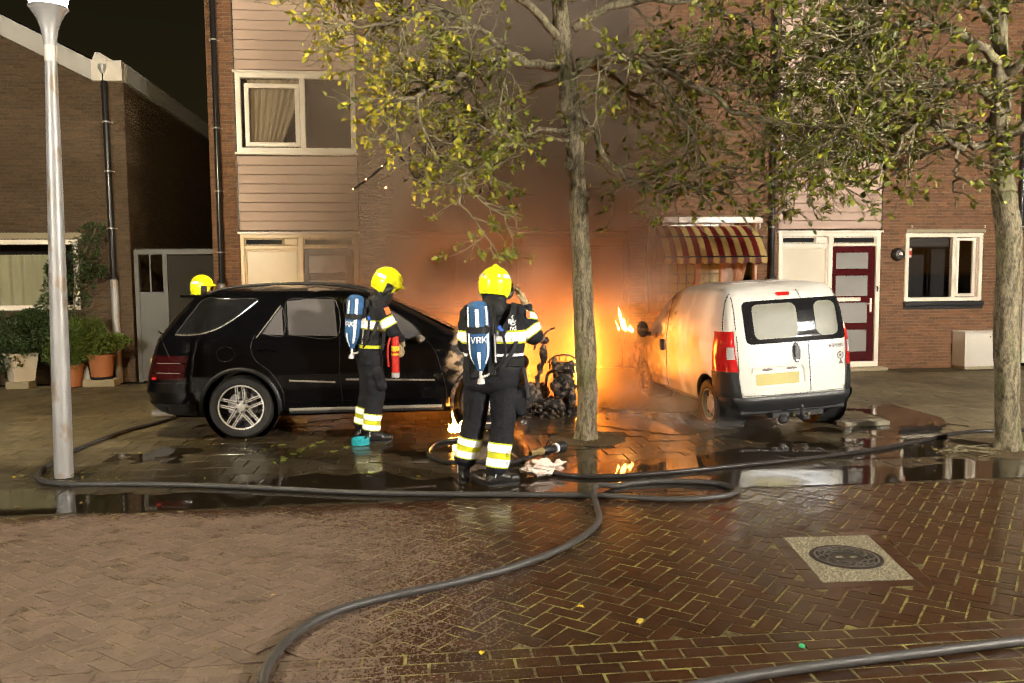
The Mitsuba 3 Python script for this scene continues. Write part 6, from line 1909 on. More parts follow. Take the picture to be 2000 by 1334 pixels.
hi_vis(p2, suit, A3(-0.51, 9.31, 1.10), A3(-0.47, 9.31, 1.55), 0.36, 0.60, 0.29, ARM, 'chest_band')
hi_vis(p2, suit, shR, elR, 0.42, 0.82, 0.125, ARM, 'sleeve_band')
hi_vis(p2, suit, shL, elL, 0.42, 0.82, 0.125, ARM, 'sleeve_band')
hi_vis(p2, suit, A3(-0.54, 9.31, 1.0), A3(-0.53, 9.31, 1.2), 0.30, 0.48, 0.29, [(0, 1, 'mat_lime')], 'hem_band')
put('waist_belt', band_on(suit, A3(-0.54, 9.31, 1.0), A3(-0.53, 9.31, 1.2), 0.55, 0.85, 0.009, 0.30), 'mat_strap', p2, smooth=True)
Hm = helmet(p2, (-0.345, 9.31, 1.775), -0.25, 0.42, 0.0)
head(p2, Hm)
put('hood', skin_of([blob((A3(-0.405, 9.31, 1.60), .105), (A3(-0.375, 9.31, 1.69), .112)), blob((A3(-0.46, 9.31, 1.55), .115), (A3(-0.41, 9.31, 1.60), .10))], 0.02, 6, 0.006, 19), 'mat_strap', p2, smooth=True)
boot(p2, (-0.655, 9.43), 0.15)
boot(p2, (-0.535, 9.21), 0.12)
glove(p2, wrR + A3(0.005, 0.03, -0.01), (0.15, 0.75, -0.6), (-0.6, 0.3, -0.7), (0.4, 0.8, 0.85, 0.85, 0.8), 1)
glove(p2, wrL + A3(0.01, -0.03, -0.01), (0.3, -0.6, -0.6), (-0.4, -0.3, -0.8), (0.4, 0.7, 0.75, 0.8, 0.8), -1)
for pts in ([(-0.40, 9.16, 1.585), (-0.47, 9.11, 1.52), (-0.55, 9.12, 1.40)], [(-0.44, 9.06, 1.36), (-0.50, 9.07, 1.22), (-0.60, 9.12, 1.12)], [(-0.36, 9.10, 1.32), (-0.38, 9.09, 1.2), (-0.40, 9.10, 1.05)]):
    strap(p2, pts, 0.038, normal=(-0.3, -1, 0))
put('sleeve_patch', move(box(-0.028, 0.028, -0.003, 0.003, -0.04, 0.04, 0.002), trans(-0.335, 9.045, 1.475) @ rotz(0.15) @ rot(-0.35, [0, 1, 0])), 'mat_orange', p2)
put('lettering', move(meshkit.text_mesh('nd', 0.04, 0.002, bold=True), trans(-0.615, 9.135, 1.36) @ rotz(-0.8) @ rot(math.pi / 2, [1, 0, 0])), 'mat_reflective', p2)
air_pack('blue air cylinder with white stripes on the left firefighter\'s back', trans(-0.735, 9.20, 1.06) @ rot(0.10, [0, 1, 0]) @ rotz(-0.62))
tool = thing('fire_extinguisher', 'red tool with yellow bands hanging upright from the left firefighter\'s hands', 'fire extinguisher')
Tm = trans(-0.262, 9.10, 0.74)
put('body', move(lathe([(0, 0.055), (0.042, 0.055), (0.042, 0.44), (0.034, 0.455), (0, 0.455)], 20), Tm), 'mat_red', tool, smooth=30)
for z0_, z1_ in ((0.29, 0.345), (0.245, 0.265)):
    put('band', move(lathe([(0.042, z0_), (0.0435, z0_), (0.0435, z1_), (0.042, z1_)], 20), Tm), 'mat_yellow', tool, smooth=30)
put('foot', move(lathe([(0, 0.0), (0.044, 0.0), (0.046, 0.05), (0.03, 0.06), (0, 0.06)], 20), Tm), 'mat_galvanised', tool, smooth=30)
put('head', move(cat([lathe([(0, 0.455), (0.02, 0.455), (0.022, 0.48), (0, 0.485)], 12), box(-0.06, 0.03, -0.012, 0.012, 0.475, 0.492, 0.004)]), Tm), 'mat_black_plastic', tool)
put('strap', move(tube(spline([(-0.05, -0.03, 0.44), (-0.075, -0.04, 0.35), (-0.08, -0.03, 0.25), (-0.075, -0.02, 0.12)], 16), 0.012, 6), Tm), 'mat_red', tool)

# ---- the firefighter behind the black car
p3 = thing('person', 'firefighter standing behind the black car, only the yellow helmet and brow showing over its roof', 'person', None)
o = A3(-3.12, 12.45, 0)
hipL, hipR, kneeL, kneeR, ankL, ankR = (o + q for q in (A3(0, .10, .96), A3(0, -.10, .96), A3(.03, .11, .53), A3(.02, -.11, .53), A3(0, .12, .13), A3(0, -.12, .13)))
shL, shR, elL, elR, wrL, wrR = (o + q for q in (A3(0, .2, 1.44), A3(0, -.2, 1.44), A3(.08, .26, 1.18), A3(.08, -.26, 1.18), A3(.27, .16, 1.12), A3(.27, -.14, 1.12)))
suit = skin_of([
    blob((shL, .085), (shR, .085), (o + A3(0, .12, 1.25), .115), (o + A3(0, -.12, 1.25), .115), (o + A3(0, 0, 1.48), .09)), blob((o + A3(0, .11, 1.27), .12), (o + A3(0, -.11, 1.27), .12), (hipL, .125), (hipR, .125)),
    blob((o + A3(0, 0, 1.47), .085), (o + A3(.02, 0, 1.60), .08)),
    bone(hipL, kneeL, .115, .09), bone(kneeL, ankL, .09, .085), bone(hipR, kneeR, .115, .09), bone(kneeR, ankR, .09, .085), bone(shL, elL, .085, .07), bone(elL, wrL, .07, .052), bone(shR, elR, .085, .07), bone(elR, wrR, .07, .052)], seed=8)
put('suit', suit, 'mat_suit', p3, smooth=True)
hi_vis(p3, suit, kneeL, ankL, 0.4, 0.8, 0.15, LEG)
hi_vis(p3, suit, kneeR, ankR, 0.4, 0.8, 0.15, LEG)
hi_vis(p3, suit, o + A3(0, 0, 1.05), o + A3(0, 0, 1.5), 0.36, 0.60, 0.29, ARM, 'chest_band')
Hm = helmet(p3, tuple(o + A3(0.0, 0, 1.725)), -0.15, 0.02, 0.0)
head(p3, Hm)
put('hood', skin_of([blob((o + A3(0, 0, 1.54), .10), (o + A3(0.0, 0, 1.64), .105))], 0.02, 6, 0.006, 29), 'mat_strap', p3, smooth=True)
boot(p3, tuple(ankL[:2]), 0.0)
boot(p3, tuple(ankR[:2]), 0.0)
glove(p3, wrL + A3(0.03, 0, 0), (1, -0.2, -0.1), (0, 0, -1), (0.3, 0.4, 0.4, 0.45, 0.5), -1)
glove(p3, wrR + A3(0.03, 0, 0), (1, 0.2, -0.1), (0, 0, -1), (0.3, 0.4, 0.4, 0.45, 0.5), 1)

# ------------------------------------------------------------------ the burnt scooter and the rubbish round it
sc = thing('scooter', 'burnt-out scooter skeleton with bent handlebars in front of the fire', 'scooter')
o = A3(1.64, 10.95, 0)
put('fork', cat([tube(spline([(1.60, 11.0, 0.25), (1.59, 10.97, 0.48), (1.645, 10.93, 0.68), (1.65, 10.92, 0.92)], 18), [0.022] * 18, 8), tube([(1.56, 10.97, 0.50), (1.58, 10.96, 0.32)], 0.02, 8)]), 'mat_char', sc, smooth=40)
hd = trimesh.creation.icosphere(3, 1.0)
v = np.array(hd.vertices)
v *= (1 + 0.5 * (meshkit.fbm(v * 2.4, 3, 2) - 0.5))[:, None]
for c_, s_ in (((1.655, 10.92, 0.80), (0.055, 0.05, 0.13)), ((1.66, 10.92, 0.98), (0.075, 0.06, 0.05)), ((1.61, 10.95, 0.60), (0.04, 0.04, 0.08))):
    put('headstock', trimesh.Trimesh(v * s_ + c_, hd.faces, process=False), 'mat_char', sc, smooth=40)
put('handlebar', cat([tube(spline([(1.66, 10.92, 0.95), (1.67, 10.91, 1.06), (1.70, 10.88, 1.10), (1.79, 10.80, 1.155)], 16), 0.012, 8), tube([(1.65, 10.92, 0.95), (1.60, 10.95, 0.97), (1.57, 10.98, 0.98)], 0.012, 8), tube([(1.575, 10.97, 0.985), (1.525, 10.90, 0.86)], 0.014, 8)]), 'mat_char', sc, smooth=40)
put('rack', cat([tube(spline([(1.70, 10.86, 0.685), (1.79, 10.86, 0.765), (1.90, 10.86, 0.785), (2.0, 10.86, 0.775), (2.10, 10.86, 0.72)], 24), 0.011, 8), tube([(1.86, 10.86, 0.70), (1.86, 10.86, 0.78)], 0.008, 6), tube([(1.95, 10.86, 0.70), (1.95, 10.86, 0.78)], 0.008, 6), tube([(1.73, 10.86, 0.58), (1.73, 10.86, 0.70)], 0.009, 6), tube([(2.06, 10.86, 0.56), (2.04, 10.86, 0.70)], 0.009, 6)]), 'mat_char', sc, smooth=40)
eng = [move(box(-0.14, 0.14, -0.12, 0.12, -0.06, 0.06, 0.03), trans(1.90, 10.92, 0.62))]
rs = np.random.default_rng(5)
for k in range(14):
    eng.append(move(box(-0.05, 0.05, -0.05, 0.05, -0.03, 0.03, 0.012), trans(1.90 + rs.uniform(-0.13, 0.13), 10.88 + rs.uniform(-0.05, 0.1), 0.50 + rs.uniform(-0.1, 0.2)) @ rot(rs.uniform(0, 3), rs.normal(0, 1, 3))))
put('engine', cat(eng), 'mat_char', sc)
put('frame', cat([tube(spline([(1.70, 10.95, 0.12), (1.69, 10.94, 0.40), (1.73, 10.93, 0.54), (1.98, 10.92, 0.56), (2.08, 10.92, 0.55)], 20), 0.02, 8), tube([(1.82, 10.95, 0.16), (1.80, 10.94, 0.55)], 0.016, 8)]), 'mat_char', sc, smooth=40)
put('rear_wheel', move(lathe([(0.10, -0.05), (0.16, -0.055), (0.20, -0.02), (0.20, 0.02), (0.16, 0.055), (0.10, 0.05), (0.04, 0.03), (0.04, -0.03), (0.10, -0.05)], 28), trans(1.97, 10.93, 0.20) @ rotz(0.35) @ rot(math.pi / 2, [0, 1, 0])), 'mat_char', sc, smooth=40)
lump = trimesh.creation.icosphere(4, 1.0)
lv = np.array(lump.vertices)
lv *= (1 + 0.9 * (meshkit.fbm(lv * 2.2, 4, 6) - 0.5) + 0.35 * np.abs(meshkit.noise(lv * 6, 9) - 0.5))[:, None]
put('front_wheel', move(trimesh.Trimesh(lv, lump.faces, process=False), trans(1.56, 11.02, 0.18) @ rotz(0.5) @ np.diag([0.20, 0.07, 0.20, 1])), 'mat_char', sc, smooth=40)
put('melted_panel', move(trimesh.Trimesh(lv[:, [1, 2, 0]], lump.faces, process=False), trans(1.92, 10.86, 0.36) @ rotz(0.2) @ np.diag([0.15, 0.10, 0.15, 1])), 'mat_char', sc, smooth=40)
put('melted_panel', move(trimesh.Trimesh(lv[:, [2, 0, 1]], lump.faces, process=False), trans(1.76, 10.93, 0.10) @ np.diag([0.24, 0.12, 0.10, 1])), 'mat_char', sc, smooth=40)
dw = thing('burnt_wheel', 'small charred wheel lying beside the middle firefighter\'s legs', 'wheel')
put('tyre', move(lathe([(0.05, -0.03), (0.09, -0.035), (0.105, 0), (0.09, 0.035), (0.05, 0.03), (0.05, -0.03)], 24), trans(1.36, 10.88, 0.105) @ rotz(0.3) @ rot(math.pi / 2, [1, 0, 0])), 'mat_char', dw, smooth=40)
put('hub', move(lathe([(0, -0.036), (0.045, -0.036), (0.05, 0.0), (0, 0.036)], 16), trans(1.36, 10.87, 0.105) @ rotz(0.3) @ rot(-math.pi / 2, [1, 0, 0])), 'mat_alloy', dw, smooth=40)
V, Fc = [], []
bits = []
for k in range(420):
    q = rs.normal(0, 1, 2) * [0.30, 0.16]
    s_ = rs.uniform(0.010, 0.05)
    m = trimesh.creation.icosphere(0, s_)
    m.vertices = np.asarray(m.vertices) * rs.uniform(0.4, 1.3, 3)
    hgt = 0.16 * math.exp(-(q[0] / 0.25) ** 2 - (q[1] / 0.2) ** 2)
    bits.append(move(m, trans(1.70 + q[0], 10.95 + q[1], 0.012 + rs.random() * hgt) @ rot(rs.uniform(0, 3), rs.normal(0, 1, 3))))
for k in range(160):
    m = trimesh.creation.icosphere(0, rs.uniform(0.006, 0.02))
    bits.append(move(m, trans(2.75 + rs.normal(0, 0.4), 10.9 + rs.normal(0, 0.35), 0.008)))
put('ash_heap', cat(bits), 'mat_char', kind='stuff', label='heap of charred bits and ash under the burnt scooter')


# ------------------------------------------------------------------ fire
def flame_mesh(base, tongues, seed):
    """tongues: (dx, dy, height, radius, lean x, lean y)."""
    out = []
    rr_ = np.random.default_rng(seed)
    for dx, dy, h, r_, lx, ly in tongues:
        n, s_ = 14, 10
        V_ = []
        ph = rr_.uniform(0, 6.28)
        zo = rr_.uniform(-0.8, 1.6) * r_ if base[2] > 0.3 else 0.0
        for k in range(n):
            t = k / (n - 1)
            w_ = r_ * min(1.0, 0.06 + t / 0.22) * (1.0 - t) ** 0.75 * (0.55 + 0.9 * math.sin(min(1, t * 2.2 + 0.25) * math.pi * 0.55)) * (1 + 0.18 * math.sin(7 * t + ph))
            cx_ = dx + lx * t ** 1.5 + 0.35 * r_ * math.sin(5 * t + ph) * t
            cy_ = dy + ly * t ** 1.5 + 0.35 * r_ * math.cos(4 * t + ph) * t
            a = np.arange(s_) * 2 * np.pi / s_
            ww = max(w_, 0.0008) * (1 + 0.25 * np.sin(2 * a + 6 * t + ph))
            V_.append(np.column_stack([base[0] + cx_ + ww * np.cos(a), base[1] + cy_ + ww * np.sin(a), np.full(s_, base[2] + zo + h * t)]))
        V_ = np.array(V_)
        out.append(grid_mesh(np.concatenate([V_, V_[:, :1]], 1)))
    return cat(out)


def flame(label, base, tongues, radiance, weight, seed):
    m = flame_mesh(base, tongues, seed)
    m.faces = m.faces[:, ::1]
    k = put('flame', m, 'mat_flame', label=label, cat='fire', group='flames of the burning cars', smooth=True,
            emitter={'type': 'area', 'radiance': {'type': 'rgb', 'value': radiance}, 'sampling_weight': weight})
    return k


flame('tall bright flame rising beside the van\'s left mirror', (3.03, 12.0, 1.0), [(-0.02, 0, 0.33, 0.024, -0.07, 0), (-0.07, 0.03, 0.15, 0.013, -0.05, 0), (0.03, 0.03, 0.20, 0.030, -0.02, 0.03), (0.09, -0.02, 0.10, 0.026, 0.0, 0), (0.13, 0.02, 0.06, 0.018, 0.02, 0)], FIRE_HOT, 3.0, 1)
flame('flames rising from the van\'s burning engine', (3.95, 12.95, 0.70), [(0, 0, 0.4, 0.10, -0.05, 0.1), (0.3, 0.1, 0.45, 0.11, 0, 0), (-0.1, 0.15, 0.4, 0.10, 0.1, 0)], [0.18 * q for q in FIRE_MID], 1.5, 2)
flame('small bright flame on the ground under the black car\'s front wing', (0.395, 9.50, 0.02), [(0, 0, 0.27, 0.034, -0.02, 0), (0.04, 0.03, 0.15, 0.028, 0.05, 0), (-0.04, 0.02, 0.12, 0.026, -0.03, 0), (0.10, 0.05, 0.07, 0.02, 0.03, 0)], FIRE_HOT, 1.0, 3)
flame('flames in the black car\'s burning engine bay behind the middle firefighter', (0.72, 10.25, 1.0), [(0, 0, 0.22, 0.06, 0.03, 0), (-0.16, 0.1, 0.20, 0.06, 0.03, 0), (0.15, 0.1, 0.2, 0.07, 0.05, 0), (0.0, 0.4, 0.3, 0.09, 0.05, 0.05)], [0.15 * q for q in FIRE_MID], 2.0, 4)
flame('column of flames added out of view behind the tree trunk to light the smoke', (2.55, 12.6, 0.02), [(0, 0, 1.5, 0.10, 0.0, 0), (0.03, 0.25, 1.3, 0.10, 0, 0), (-0.04, 0.12, 1.0, 0.09, 0.02, 0)], [0.5 * q for q in FIRE_MID], 3.0, 5)  # added emitter, sized to stay hidden by the trunk, makes the smoke glow
flame('flames beside the black car\'s nose, hidden behind the middle firefighter', (0.98, 11.9, 0.02), [(0, 0, 1.2, 0.13, 0.0, 0), (0.12, 0.2, 1.0, 0.11, 0.0, 0), (-0.12, 0.1, 0.9, 0.11, 0.03, 0)], FIRE_MID, 3.0, 6)  # added emitter kept out of sight, lights the smoke around it
for i, q in enumerate([(0.42, 9.3, 1.48, 'left'), (-0.92, 10.4, 2.94, 'right')]):
    pass

# ------------------------------------------------------------------ smoke, as a cloud of real density between the cars and the houses
SX0, SX1, SY0, SY1, SZ0, SZ1 = -3.2, 5.0, 10.6, 14.84, 0.02, 7.4
nx, ny, nz_ = 84, 44, 74
gx, gy, gz = (np.linspace(a, b, n) for a, b, n in ((SX0, SX1, nx), (SY0, SY1, ny), (SZ0, SZ1, nz_)))
Zg, Yg_, Xg = np.meshgrid(gz, gy, gx, indexing='ij')
P_ = np.stack([Xg, Yg_, Zg], -1)
wx = meshkit.fbm(P_ * [0.7, 0.7, 0.45] + 3, 3, 1) - 0.5
wz = meshkit.fbm(P_ * [0.7, 0.7, 0.45] + 9, 3, 2) - 0.5
Q = P_ + np.stack([wx * 1.8, wz * 0.8, wz * 1.2], -1)
puff = meshkit.fbm(Q * [1.5, 1.5, 0.95], 4, 3)
puff2 = meshkit.fbm(Q * [3.4, 3.4, 2.4], 3, 4)


def smooth_np(a, b, x):
    t = np.clip((x - a) / (b - a), 0, 1)
    return t * t * (3 - 2 * t)


def plume(cx_, cy_, lean, ly, r0_, grow, k, top, soft=1.0):
    """a column rising from (cx, cy), drifting by lean per metre and widening."""
    ax_ = Q[..., 0] - (cx_ + lean * Zg)
    ay_ = Q[..., 1] - (cy_ + ly * np.minimum(Zg, 2.5))
    rr_ = r0_ + grow * Zg
    return k * np.exp(-((ax_ / rr_) ** 2 + (ay_ / (0.75 * rr_)) ** 2) * soft) * np.clip((top - Zg) / (0.5 * top), 0, 1)


n1 = meshkit.fbm(P_ * [0.60, 0.35, 0.50] + 31, 3, 12)
n2 = meshkit.fbm(P_ * [1.0, 0.8, 0.75] + 57, 4, 13)
slab = 1.25 * np.clip((n2 - 0.27) / 0.22, 0.08, 1) * smooth_np(-1.15, 0.1, Q[..., 0] + 0.02 * Zg) * (1 - smooth_np(2.9, 4.25, Q[..., 0])) * np.exp(-((Yg_ - 13.6 - 3.2 * (n1 - 0.5)) / 0.9) ** 2) * (1 - smooth_np(5.2, 7.4, Zg))
den = slab + plume(0.85, 11.3, -0.14, 0.5, 0.65, 0.16, 1.0, 7.0) + plume(2.6, 12.7, -0.14, 0.4, 0.75, 0.16, 0.9, 8.0) + plume(3.5, 12.6, -0.03, 0.2, 0.65, 0.16, 0.9, 6.0) + plume(-0.75, 12.9, -0.10, 0.3, 0.55, 0.20, 0.60, 7.0)
low = 0.5 * np.exp(-((Xg - 1.9) / 1.2) ** 2 - ((Yg_ - 12.3) / 1.3) ** 2) * np.exp(-Zg / 0.9)
cool = 0.10 * np.exp(-((Xg + 0.55) / 0.6) ** 2 - ((Yg_ - 10.4) / 0.9) ** 2) * np.exp(-((Zg - 1.9) / 0.8) ** 2)
cab = 1.1 * np.exp(-((Xg - 3.15) / 0.42) ** 2 - ((Yg_ - 11.9) / 0.8) ** 2 - ((Zg - 0.95) / 0.65) ** 2)
den = (den * (1 - 0.70 * smooth_np(2.3, 4.2, Zg)) + cool + cab) * np.clip((puff - 0.30) / 0.24, 0, 1.2) * (0.55 + 0.9 * puff2) + low * (0.5 + puff2)
edge = np.clip((Yg_ - SY0) / 0.6, 0, 1) * np.clip((Xg - SX0) / 0.8, 0, 1) * np.clip((SX1 - Xg) / 0.8, 0, 1) * np.clip((SZ1 - Zg) / 0.9, 0, 1)
front = 0.12 + 0.88 * np.clip((Yg_ - 10.0) / 1.3, 0, 1)
den = np.clip(den * edge * np.maximum(front, np.exp(-Zg / 0.35) * 0.8), 0, None)
den = np.minimum(den, 1.05)
den[den < 0.012] = 0.0
scene['smoke_medium'] = {'type': 'heterogeneous', 'albedo': {'type': 'rgb', 'value': [0.48, 0.405, 0.35]}, 'scale': SMOKE_SCALE,
                         'sigma_t': {'type': 'gridvolume', 'grid': mi.VolumeGrid(den[..., None].astype(np.float32)), 'filter_type': 'trilinear', 'wrap_mode': 'clamp',
                                     'to_world': T().translate([SX0, SY0, SZ0]).scale([SX1 - SX0, SY1 - SY0, SZ1 - SZ0])},
                         'phase': {'type': 'hg', 'g': 0.15}}
scene['smoke'] = {'type': 'cube', 'to_world': T().translate([(SX0 + SX1) / 2, (SY0 + SY1) / 2, (SZ0 + SZ1) / 2]).scale([(SX1 - SX0) / 2, (SY1 - SY0) / 2, (SZ1 - SZ0) / 2]),
                  'bsdf': {'type': 'null'}, 'interior': {'type': 'ref', 'id': 'smoke_medium'}}
tag('smoke', 'orange-lit smoke rising from the burning cars in front of the houses', None, None, 'stuff')

# low white steam where the hoses' water boils off the hot ground
TX0, TX1, TY0, TY1, TZ0, TZ1 = 2.2, 4.5, 8.95, 10.57, 0.02, 0.62
tn = (40, 36, 18)
hx, hy, hz = (np.linspace(a, b, n) for a, b, n in ((TX0, TX1, tn[0]), (TY0, TY1, tn[1]), (TZ0, TZ1, tn[2])))
Zs, Ys, Xs = np.meshgrid(hz, hy, hx, indexing='ij')
Ps = np.stack([Xs, Ys, Zs], -1)
sw = meshkit.fbm(Ps * 1.6 + 11, 3, 21) - 0.5
s1_ = meshkit.fbm((Ps + sw[..., None] * 0.7) * [3.2, 3.2, 4.0], 4, 22)
st_ = np.zeros_like(Xs)
for cx_, cy_, rx_, ry_, hz_, k_ in ((3.25, 9.85, 0.55, 0.5, 0.20, 2.6), (2.95, 10.4, 0.4, 0.4, 0.35, 1.6), (3.75, 9.45, 0.35, 0.3, 0.12, 1.3)):
    st_ += k_ * np.exp(-((Xs - cx_) / rx_) ** 2 - ((Ys - cy_) / ry_) ** 2 - Zs / hz_)
st_ *= np.clip((s1_ - 0.36) / 0.28, 0, 1.2)
st_ *= np.clip((Xs - TX0) / 0.3, 0, 1) * np.clip((TX1 - Xs) / 0.3, 0, 1) * np.clip((Ys - TY0) / 0.2, 0, 1) * np.clip((TY1 - Ys) / 0.1, 0, 1) * np.clip((TZ1 - Zs) / 0.3, 0, 1)
st_ = np.minimum(st_, 1.1)
st_[st_ < 0.01] = 0.0
scene['steam_medium'] = {'type': 'heterogeneous', 'albedo': {'type': 'rgb', 'value': [0.93, 0.91, 0.89]}, 'scale': 1.0,
                         'sigma_t': {'type': 'gridvolume', 'grid': mi.VolumeGrid(st_[..., None].astype(np.float32)), 'filter_type': 'trilinear', 'wrap_mode': 'clamp',
                                     'to_world': T().translate([TX0, TY0, TZ0]).scale([TX1 - TX0, TY1 - TY0, TZ1 - TZ0])}}
scene['steam'] = {'type': 'cube', 'to_world': T().translate([(TX0 + TX1) / 2, (TY0 + TY1) / 2, (TZ0 + TZ1) / 2]).scale([(TX1 - TX0) / 2, (TY1 - TY0) / 2, (TZ1 - TZ0) / 2]),
                  'bsdf': {'type': 'null'}, 'interior': {'type': 'ref', 'id': 'steam_medium'}}
tag('steam', 'wisps of white steam drifting over the wet pavement beside the van', None, None, 'stuff')

# ------------------------------------------------------------------ trees
class Tree:
    def __init__(self, seed):
        self.r = np.random.default_rng(seed)
        self.twigs = {}          # sides -> list of (points, radii)
        self.leafP, self.leafD, self.leafS = [], [], []
        self.burnt = []

    def path(self, p, d, L, n, zig, droop):
        pts = [np.array(p, float)]
        d = np.array(d, float)
        for k in range(n - 1):
            d = d + self.r.normal(0, zig, 3) + [0, 0, droop]
            d /= np.linalg.norm(d)
            pts.append(pts[-1] + d * L / (n - 1))
        return np.array(pts)

    def grow(self, pts, r0, r1, level, dens=1.0, leafy=1.0, keep=None):
        n = len(pts)
        rad = r0 + (r1 - r0) * np.linspace(0, 1, n) ** 0.8
        self.twigs.setdefault(level, []).append((pts, rad))
        L = np.linalg.norm(np.diff(pts, axis=0), axis=1).sum()
        if level >= 4:
            self.leaves(pts, leafy)
            return
        cnt = {1: 5.4, 2: 8.5, 3: 11.5}[level] * L * dens
        cnt = int(cnt + self.r.random())
        for k in range(max(cnt, 2)):
            t = 0.15 + 0.85 * (k + self.r.random()) / max(cnt, 2)
            i = min(int(t * (n - 1)), n - 2)
            f = t * (n - 1) - i
            p = pts[i] * (1 - f) + pts[i + 1] * f
            d0 = pts[i + 1] - pts[i]
            d0 /= np.linalg.norm(d0)
            q = self.r.normal(0, 1, 3)
            q -= d0 * (q @ d0)
            q /= np.linalg.norm(q)
            a = self.r.uniform(0.5, 1.15)
            d = d0 * math.cos(a) + q * math.sin(a)
            d[2] = d[2] * 0.8 + {1: 0.05, 2: -0.02, 3: -0.08}[level]
            ln = {1: self.r.uniform(0.55, 1.05), 2: self.r.uniform(0.35, 0.65), 3: self.r.uniform(0.14, 0.32)}[level] * (1.15 - 0.45 * t)
            m = {1: 8, 2: 7, 3: 5}[level]
            child = self.path(p, d, ln, m, {1: 0.20, 2: 0.24, 3: 0.22}[level], {1: -0.015, 2: -0.02, 3: 0.01}[level])
            if keep is not None and not keep(child[-1]):
                continue
            self.grow(child, {1: 0.016, 2: 0.0085, 3: 0.0048}[level] * (1.1 - 0.4 * t), {1: 0.007, 2: 0.004, 3: 0.0026}[level], level + 1, dens, leafy, keep)
        if level >= 2:
            self.leaves(pts, leafy * 0.6)

    def leaves(self, pts, leafy):
        if self.r.random() > 0.38 * leafy:
            n = 1 if self.r.random() < 0.35 else 0
        else:
            n = int(self.r.integers(4, 8))      # leaves stand in tufts at the ends of the shoots
        tip = pts[-1]
        d = pts[-1] - pts[-2]
        d /= np.linalg.norm(d)
        for k in range(n):
            self.leafP.append(pts[-1] - d * self.r.uniform(0, 0.10) if k else tip)
            self.leafD.append(d * 0.55 + self.r.normal(0, 0.6, 3) + [0, -0.15, 0.10])
            self.leafS.append(self.r.uniform(0.55, 1.2))

    def finish(self, key, tone, burnt=None, most=150):
        for lv, lst in sorted(self.twigs.items()):
            byn = {}
            for p, rd in lst:
                byn.setdefault(len(p), []).append((p, rd))
            ms = [tubes_batch(np.array([a for a, _ in v]), np.array([b for _, b in v]), {1: 8, 2: 6, 3: 5, 4: 4}[lv]) for v in byn.values()]
            m = cat(ms)
            if burnt is not None:
                c = np.asarray(m.vertices)[np.asarray(m.faces)].mean(1)
                b = burnt(c)
                if b.any():
                    put('burnt_twigs', trimesh.Trimesh(m.vertices, np.asarray(m.faces)[b], process=False), 'mat_twig_burnt', key, kind='stuff')
                m = trimesh.Trimesh(m.vertices, np.asarray(m.faces)[~b], process=False)
            put({1: 'boughs', 2: 'branches', 3: 'twigs', 4: 'fine_twigs'}[lv], m, 'mat_twig', key, kind='stuff', smooth=True)
        P, D, S = np.array(self.leafP), np.array(self.leafD), np.array(self.leafS)
        b = burnt(P) if burnt is not None else np.zeros(len(P), bool)
        tn = np.clip(tone(P) + self.r.normal(0, 0.16, len(P)), 0, 0.999)
        u = leaf_unit(0.080, 0.044)
        d = np.linalg.norm(P - [0, 0, 1.8], axis=1)
        order = np.argsort(np.where(b, 1e9, d / S))
        near = order[:most]
        variants = [mikit.ply(u, 'mat_leaf', True, uv=np.full((len(u[0]), 2), (k + 0.5) / 8)) for k in range(8)]
        Rf = frames(D, self.r)
        for i in near:
            m4 = np.eye(4)
            m4[:3, :3] = Rf[i] * S[i]
            m4[:3, 3] = P[i]
            put_copy('leaf', variants[int(tn[i] * 8)], T(m4), key)
        rest = order[most:]
        g_ = rest[~b[rest]]
        m, uv = scatter(u, P[g_], D[g_], S[g_], self.r, tn[g_])
        put('foliage', m, 'mat_leaf', key, kind='stuff', uv=uv, smooth=True)
        g_ = rest[b[rest]]
        if len(g_):
            g_ = g_[::3]
            m, uv = scatter(u, P[g_], D[g_], S[g_] * 0.8, self.r, tn[g_])
            put('burnt_leaves', m, 'mat_leaf_burnt', key, kind='stuff', uv=uv)


def trunk_mesh(path, radii, seed, sides=40):
    p = spline(path, 90)
    rd = np.interp(np.linspace(0, 1, 90), np.linspace(0, 1, len(radii)), radii)
    t = tube(p, rd, sides, caps=False)
    v = np.array(t.vertices)
    c = np.repeat(p, sides, 0)
    d = v - c
    d /= np.linalg.norm(d, axis=1, keepdims=True)
    # long bark ridges, knots
    ang = np.tile(np.arange(sides) * 2 * np.pi / sides, 90)
    rg = np.abs(meshkit.noise(np.stack([np.cos(ang) * 5.5, np.sin(ang) * 5.5, v[:, 2] * 5.0], -1), seed) - 0.5) + 0.6 * np.abs(meshkit.noise(np.stack([np.cos(ang) * 11, np.sin(ang) * 11, v[:, 2] * 9.0], -1), seed + 1) - 0.5)
    bulge = meshkit.fbm(v * [4, 4, 2.0], 2, seed + 3) - 0.5
    v += d * (0.020 * rg + 0.045 * bulge)[:, None]
    flare = np.clip(1 - v[:, 2] / 0.25, 0, 1) ** 2
    v += d * (0.022 * flare * (0.6 + np.sin(ang * 5)))[:, None]
    return trimesh.Trimesh(v, t.faces, process=False)


def front_of_house(p):
    return p[1] < 14.3 and p[2] > (2.22 + 0.5 * float(meshkit.noise(np.array([p[0] * 2.2, p[1] * 2.2, 1.0]))) if p[0] > 2.75 else 2.0)


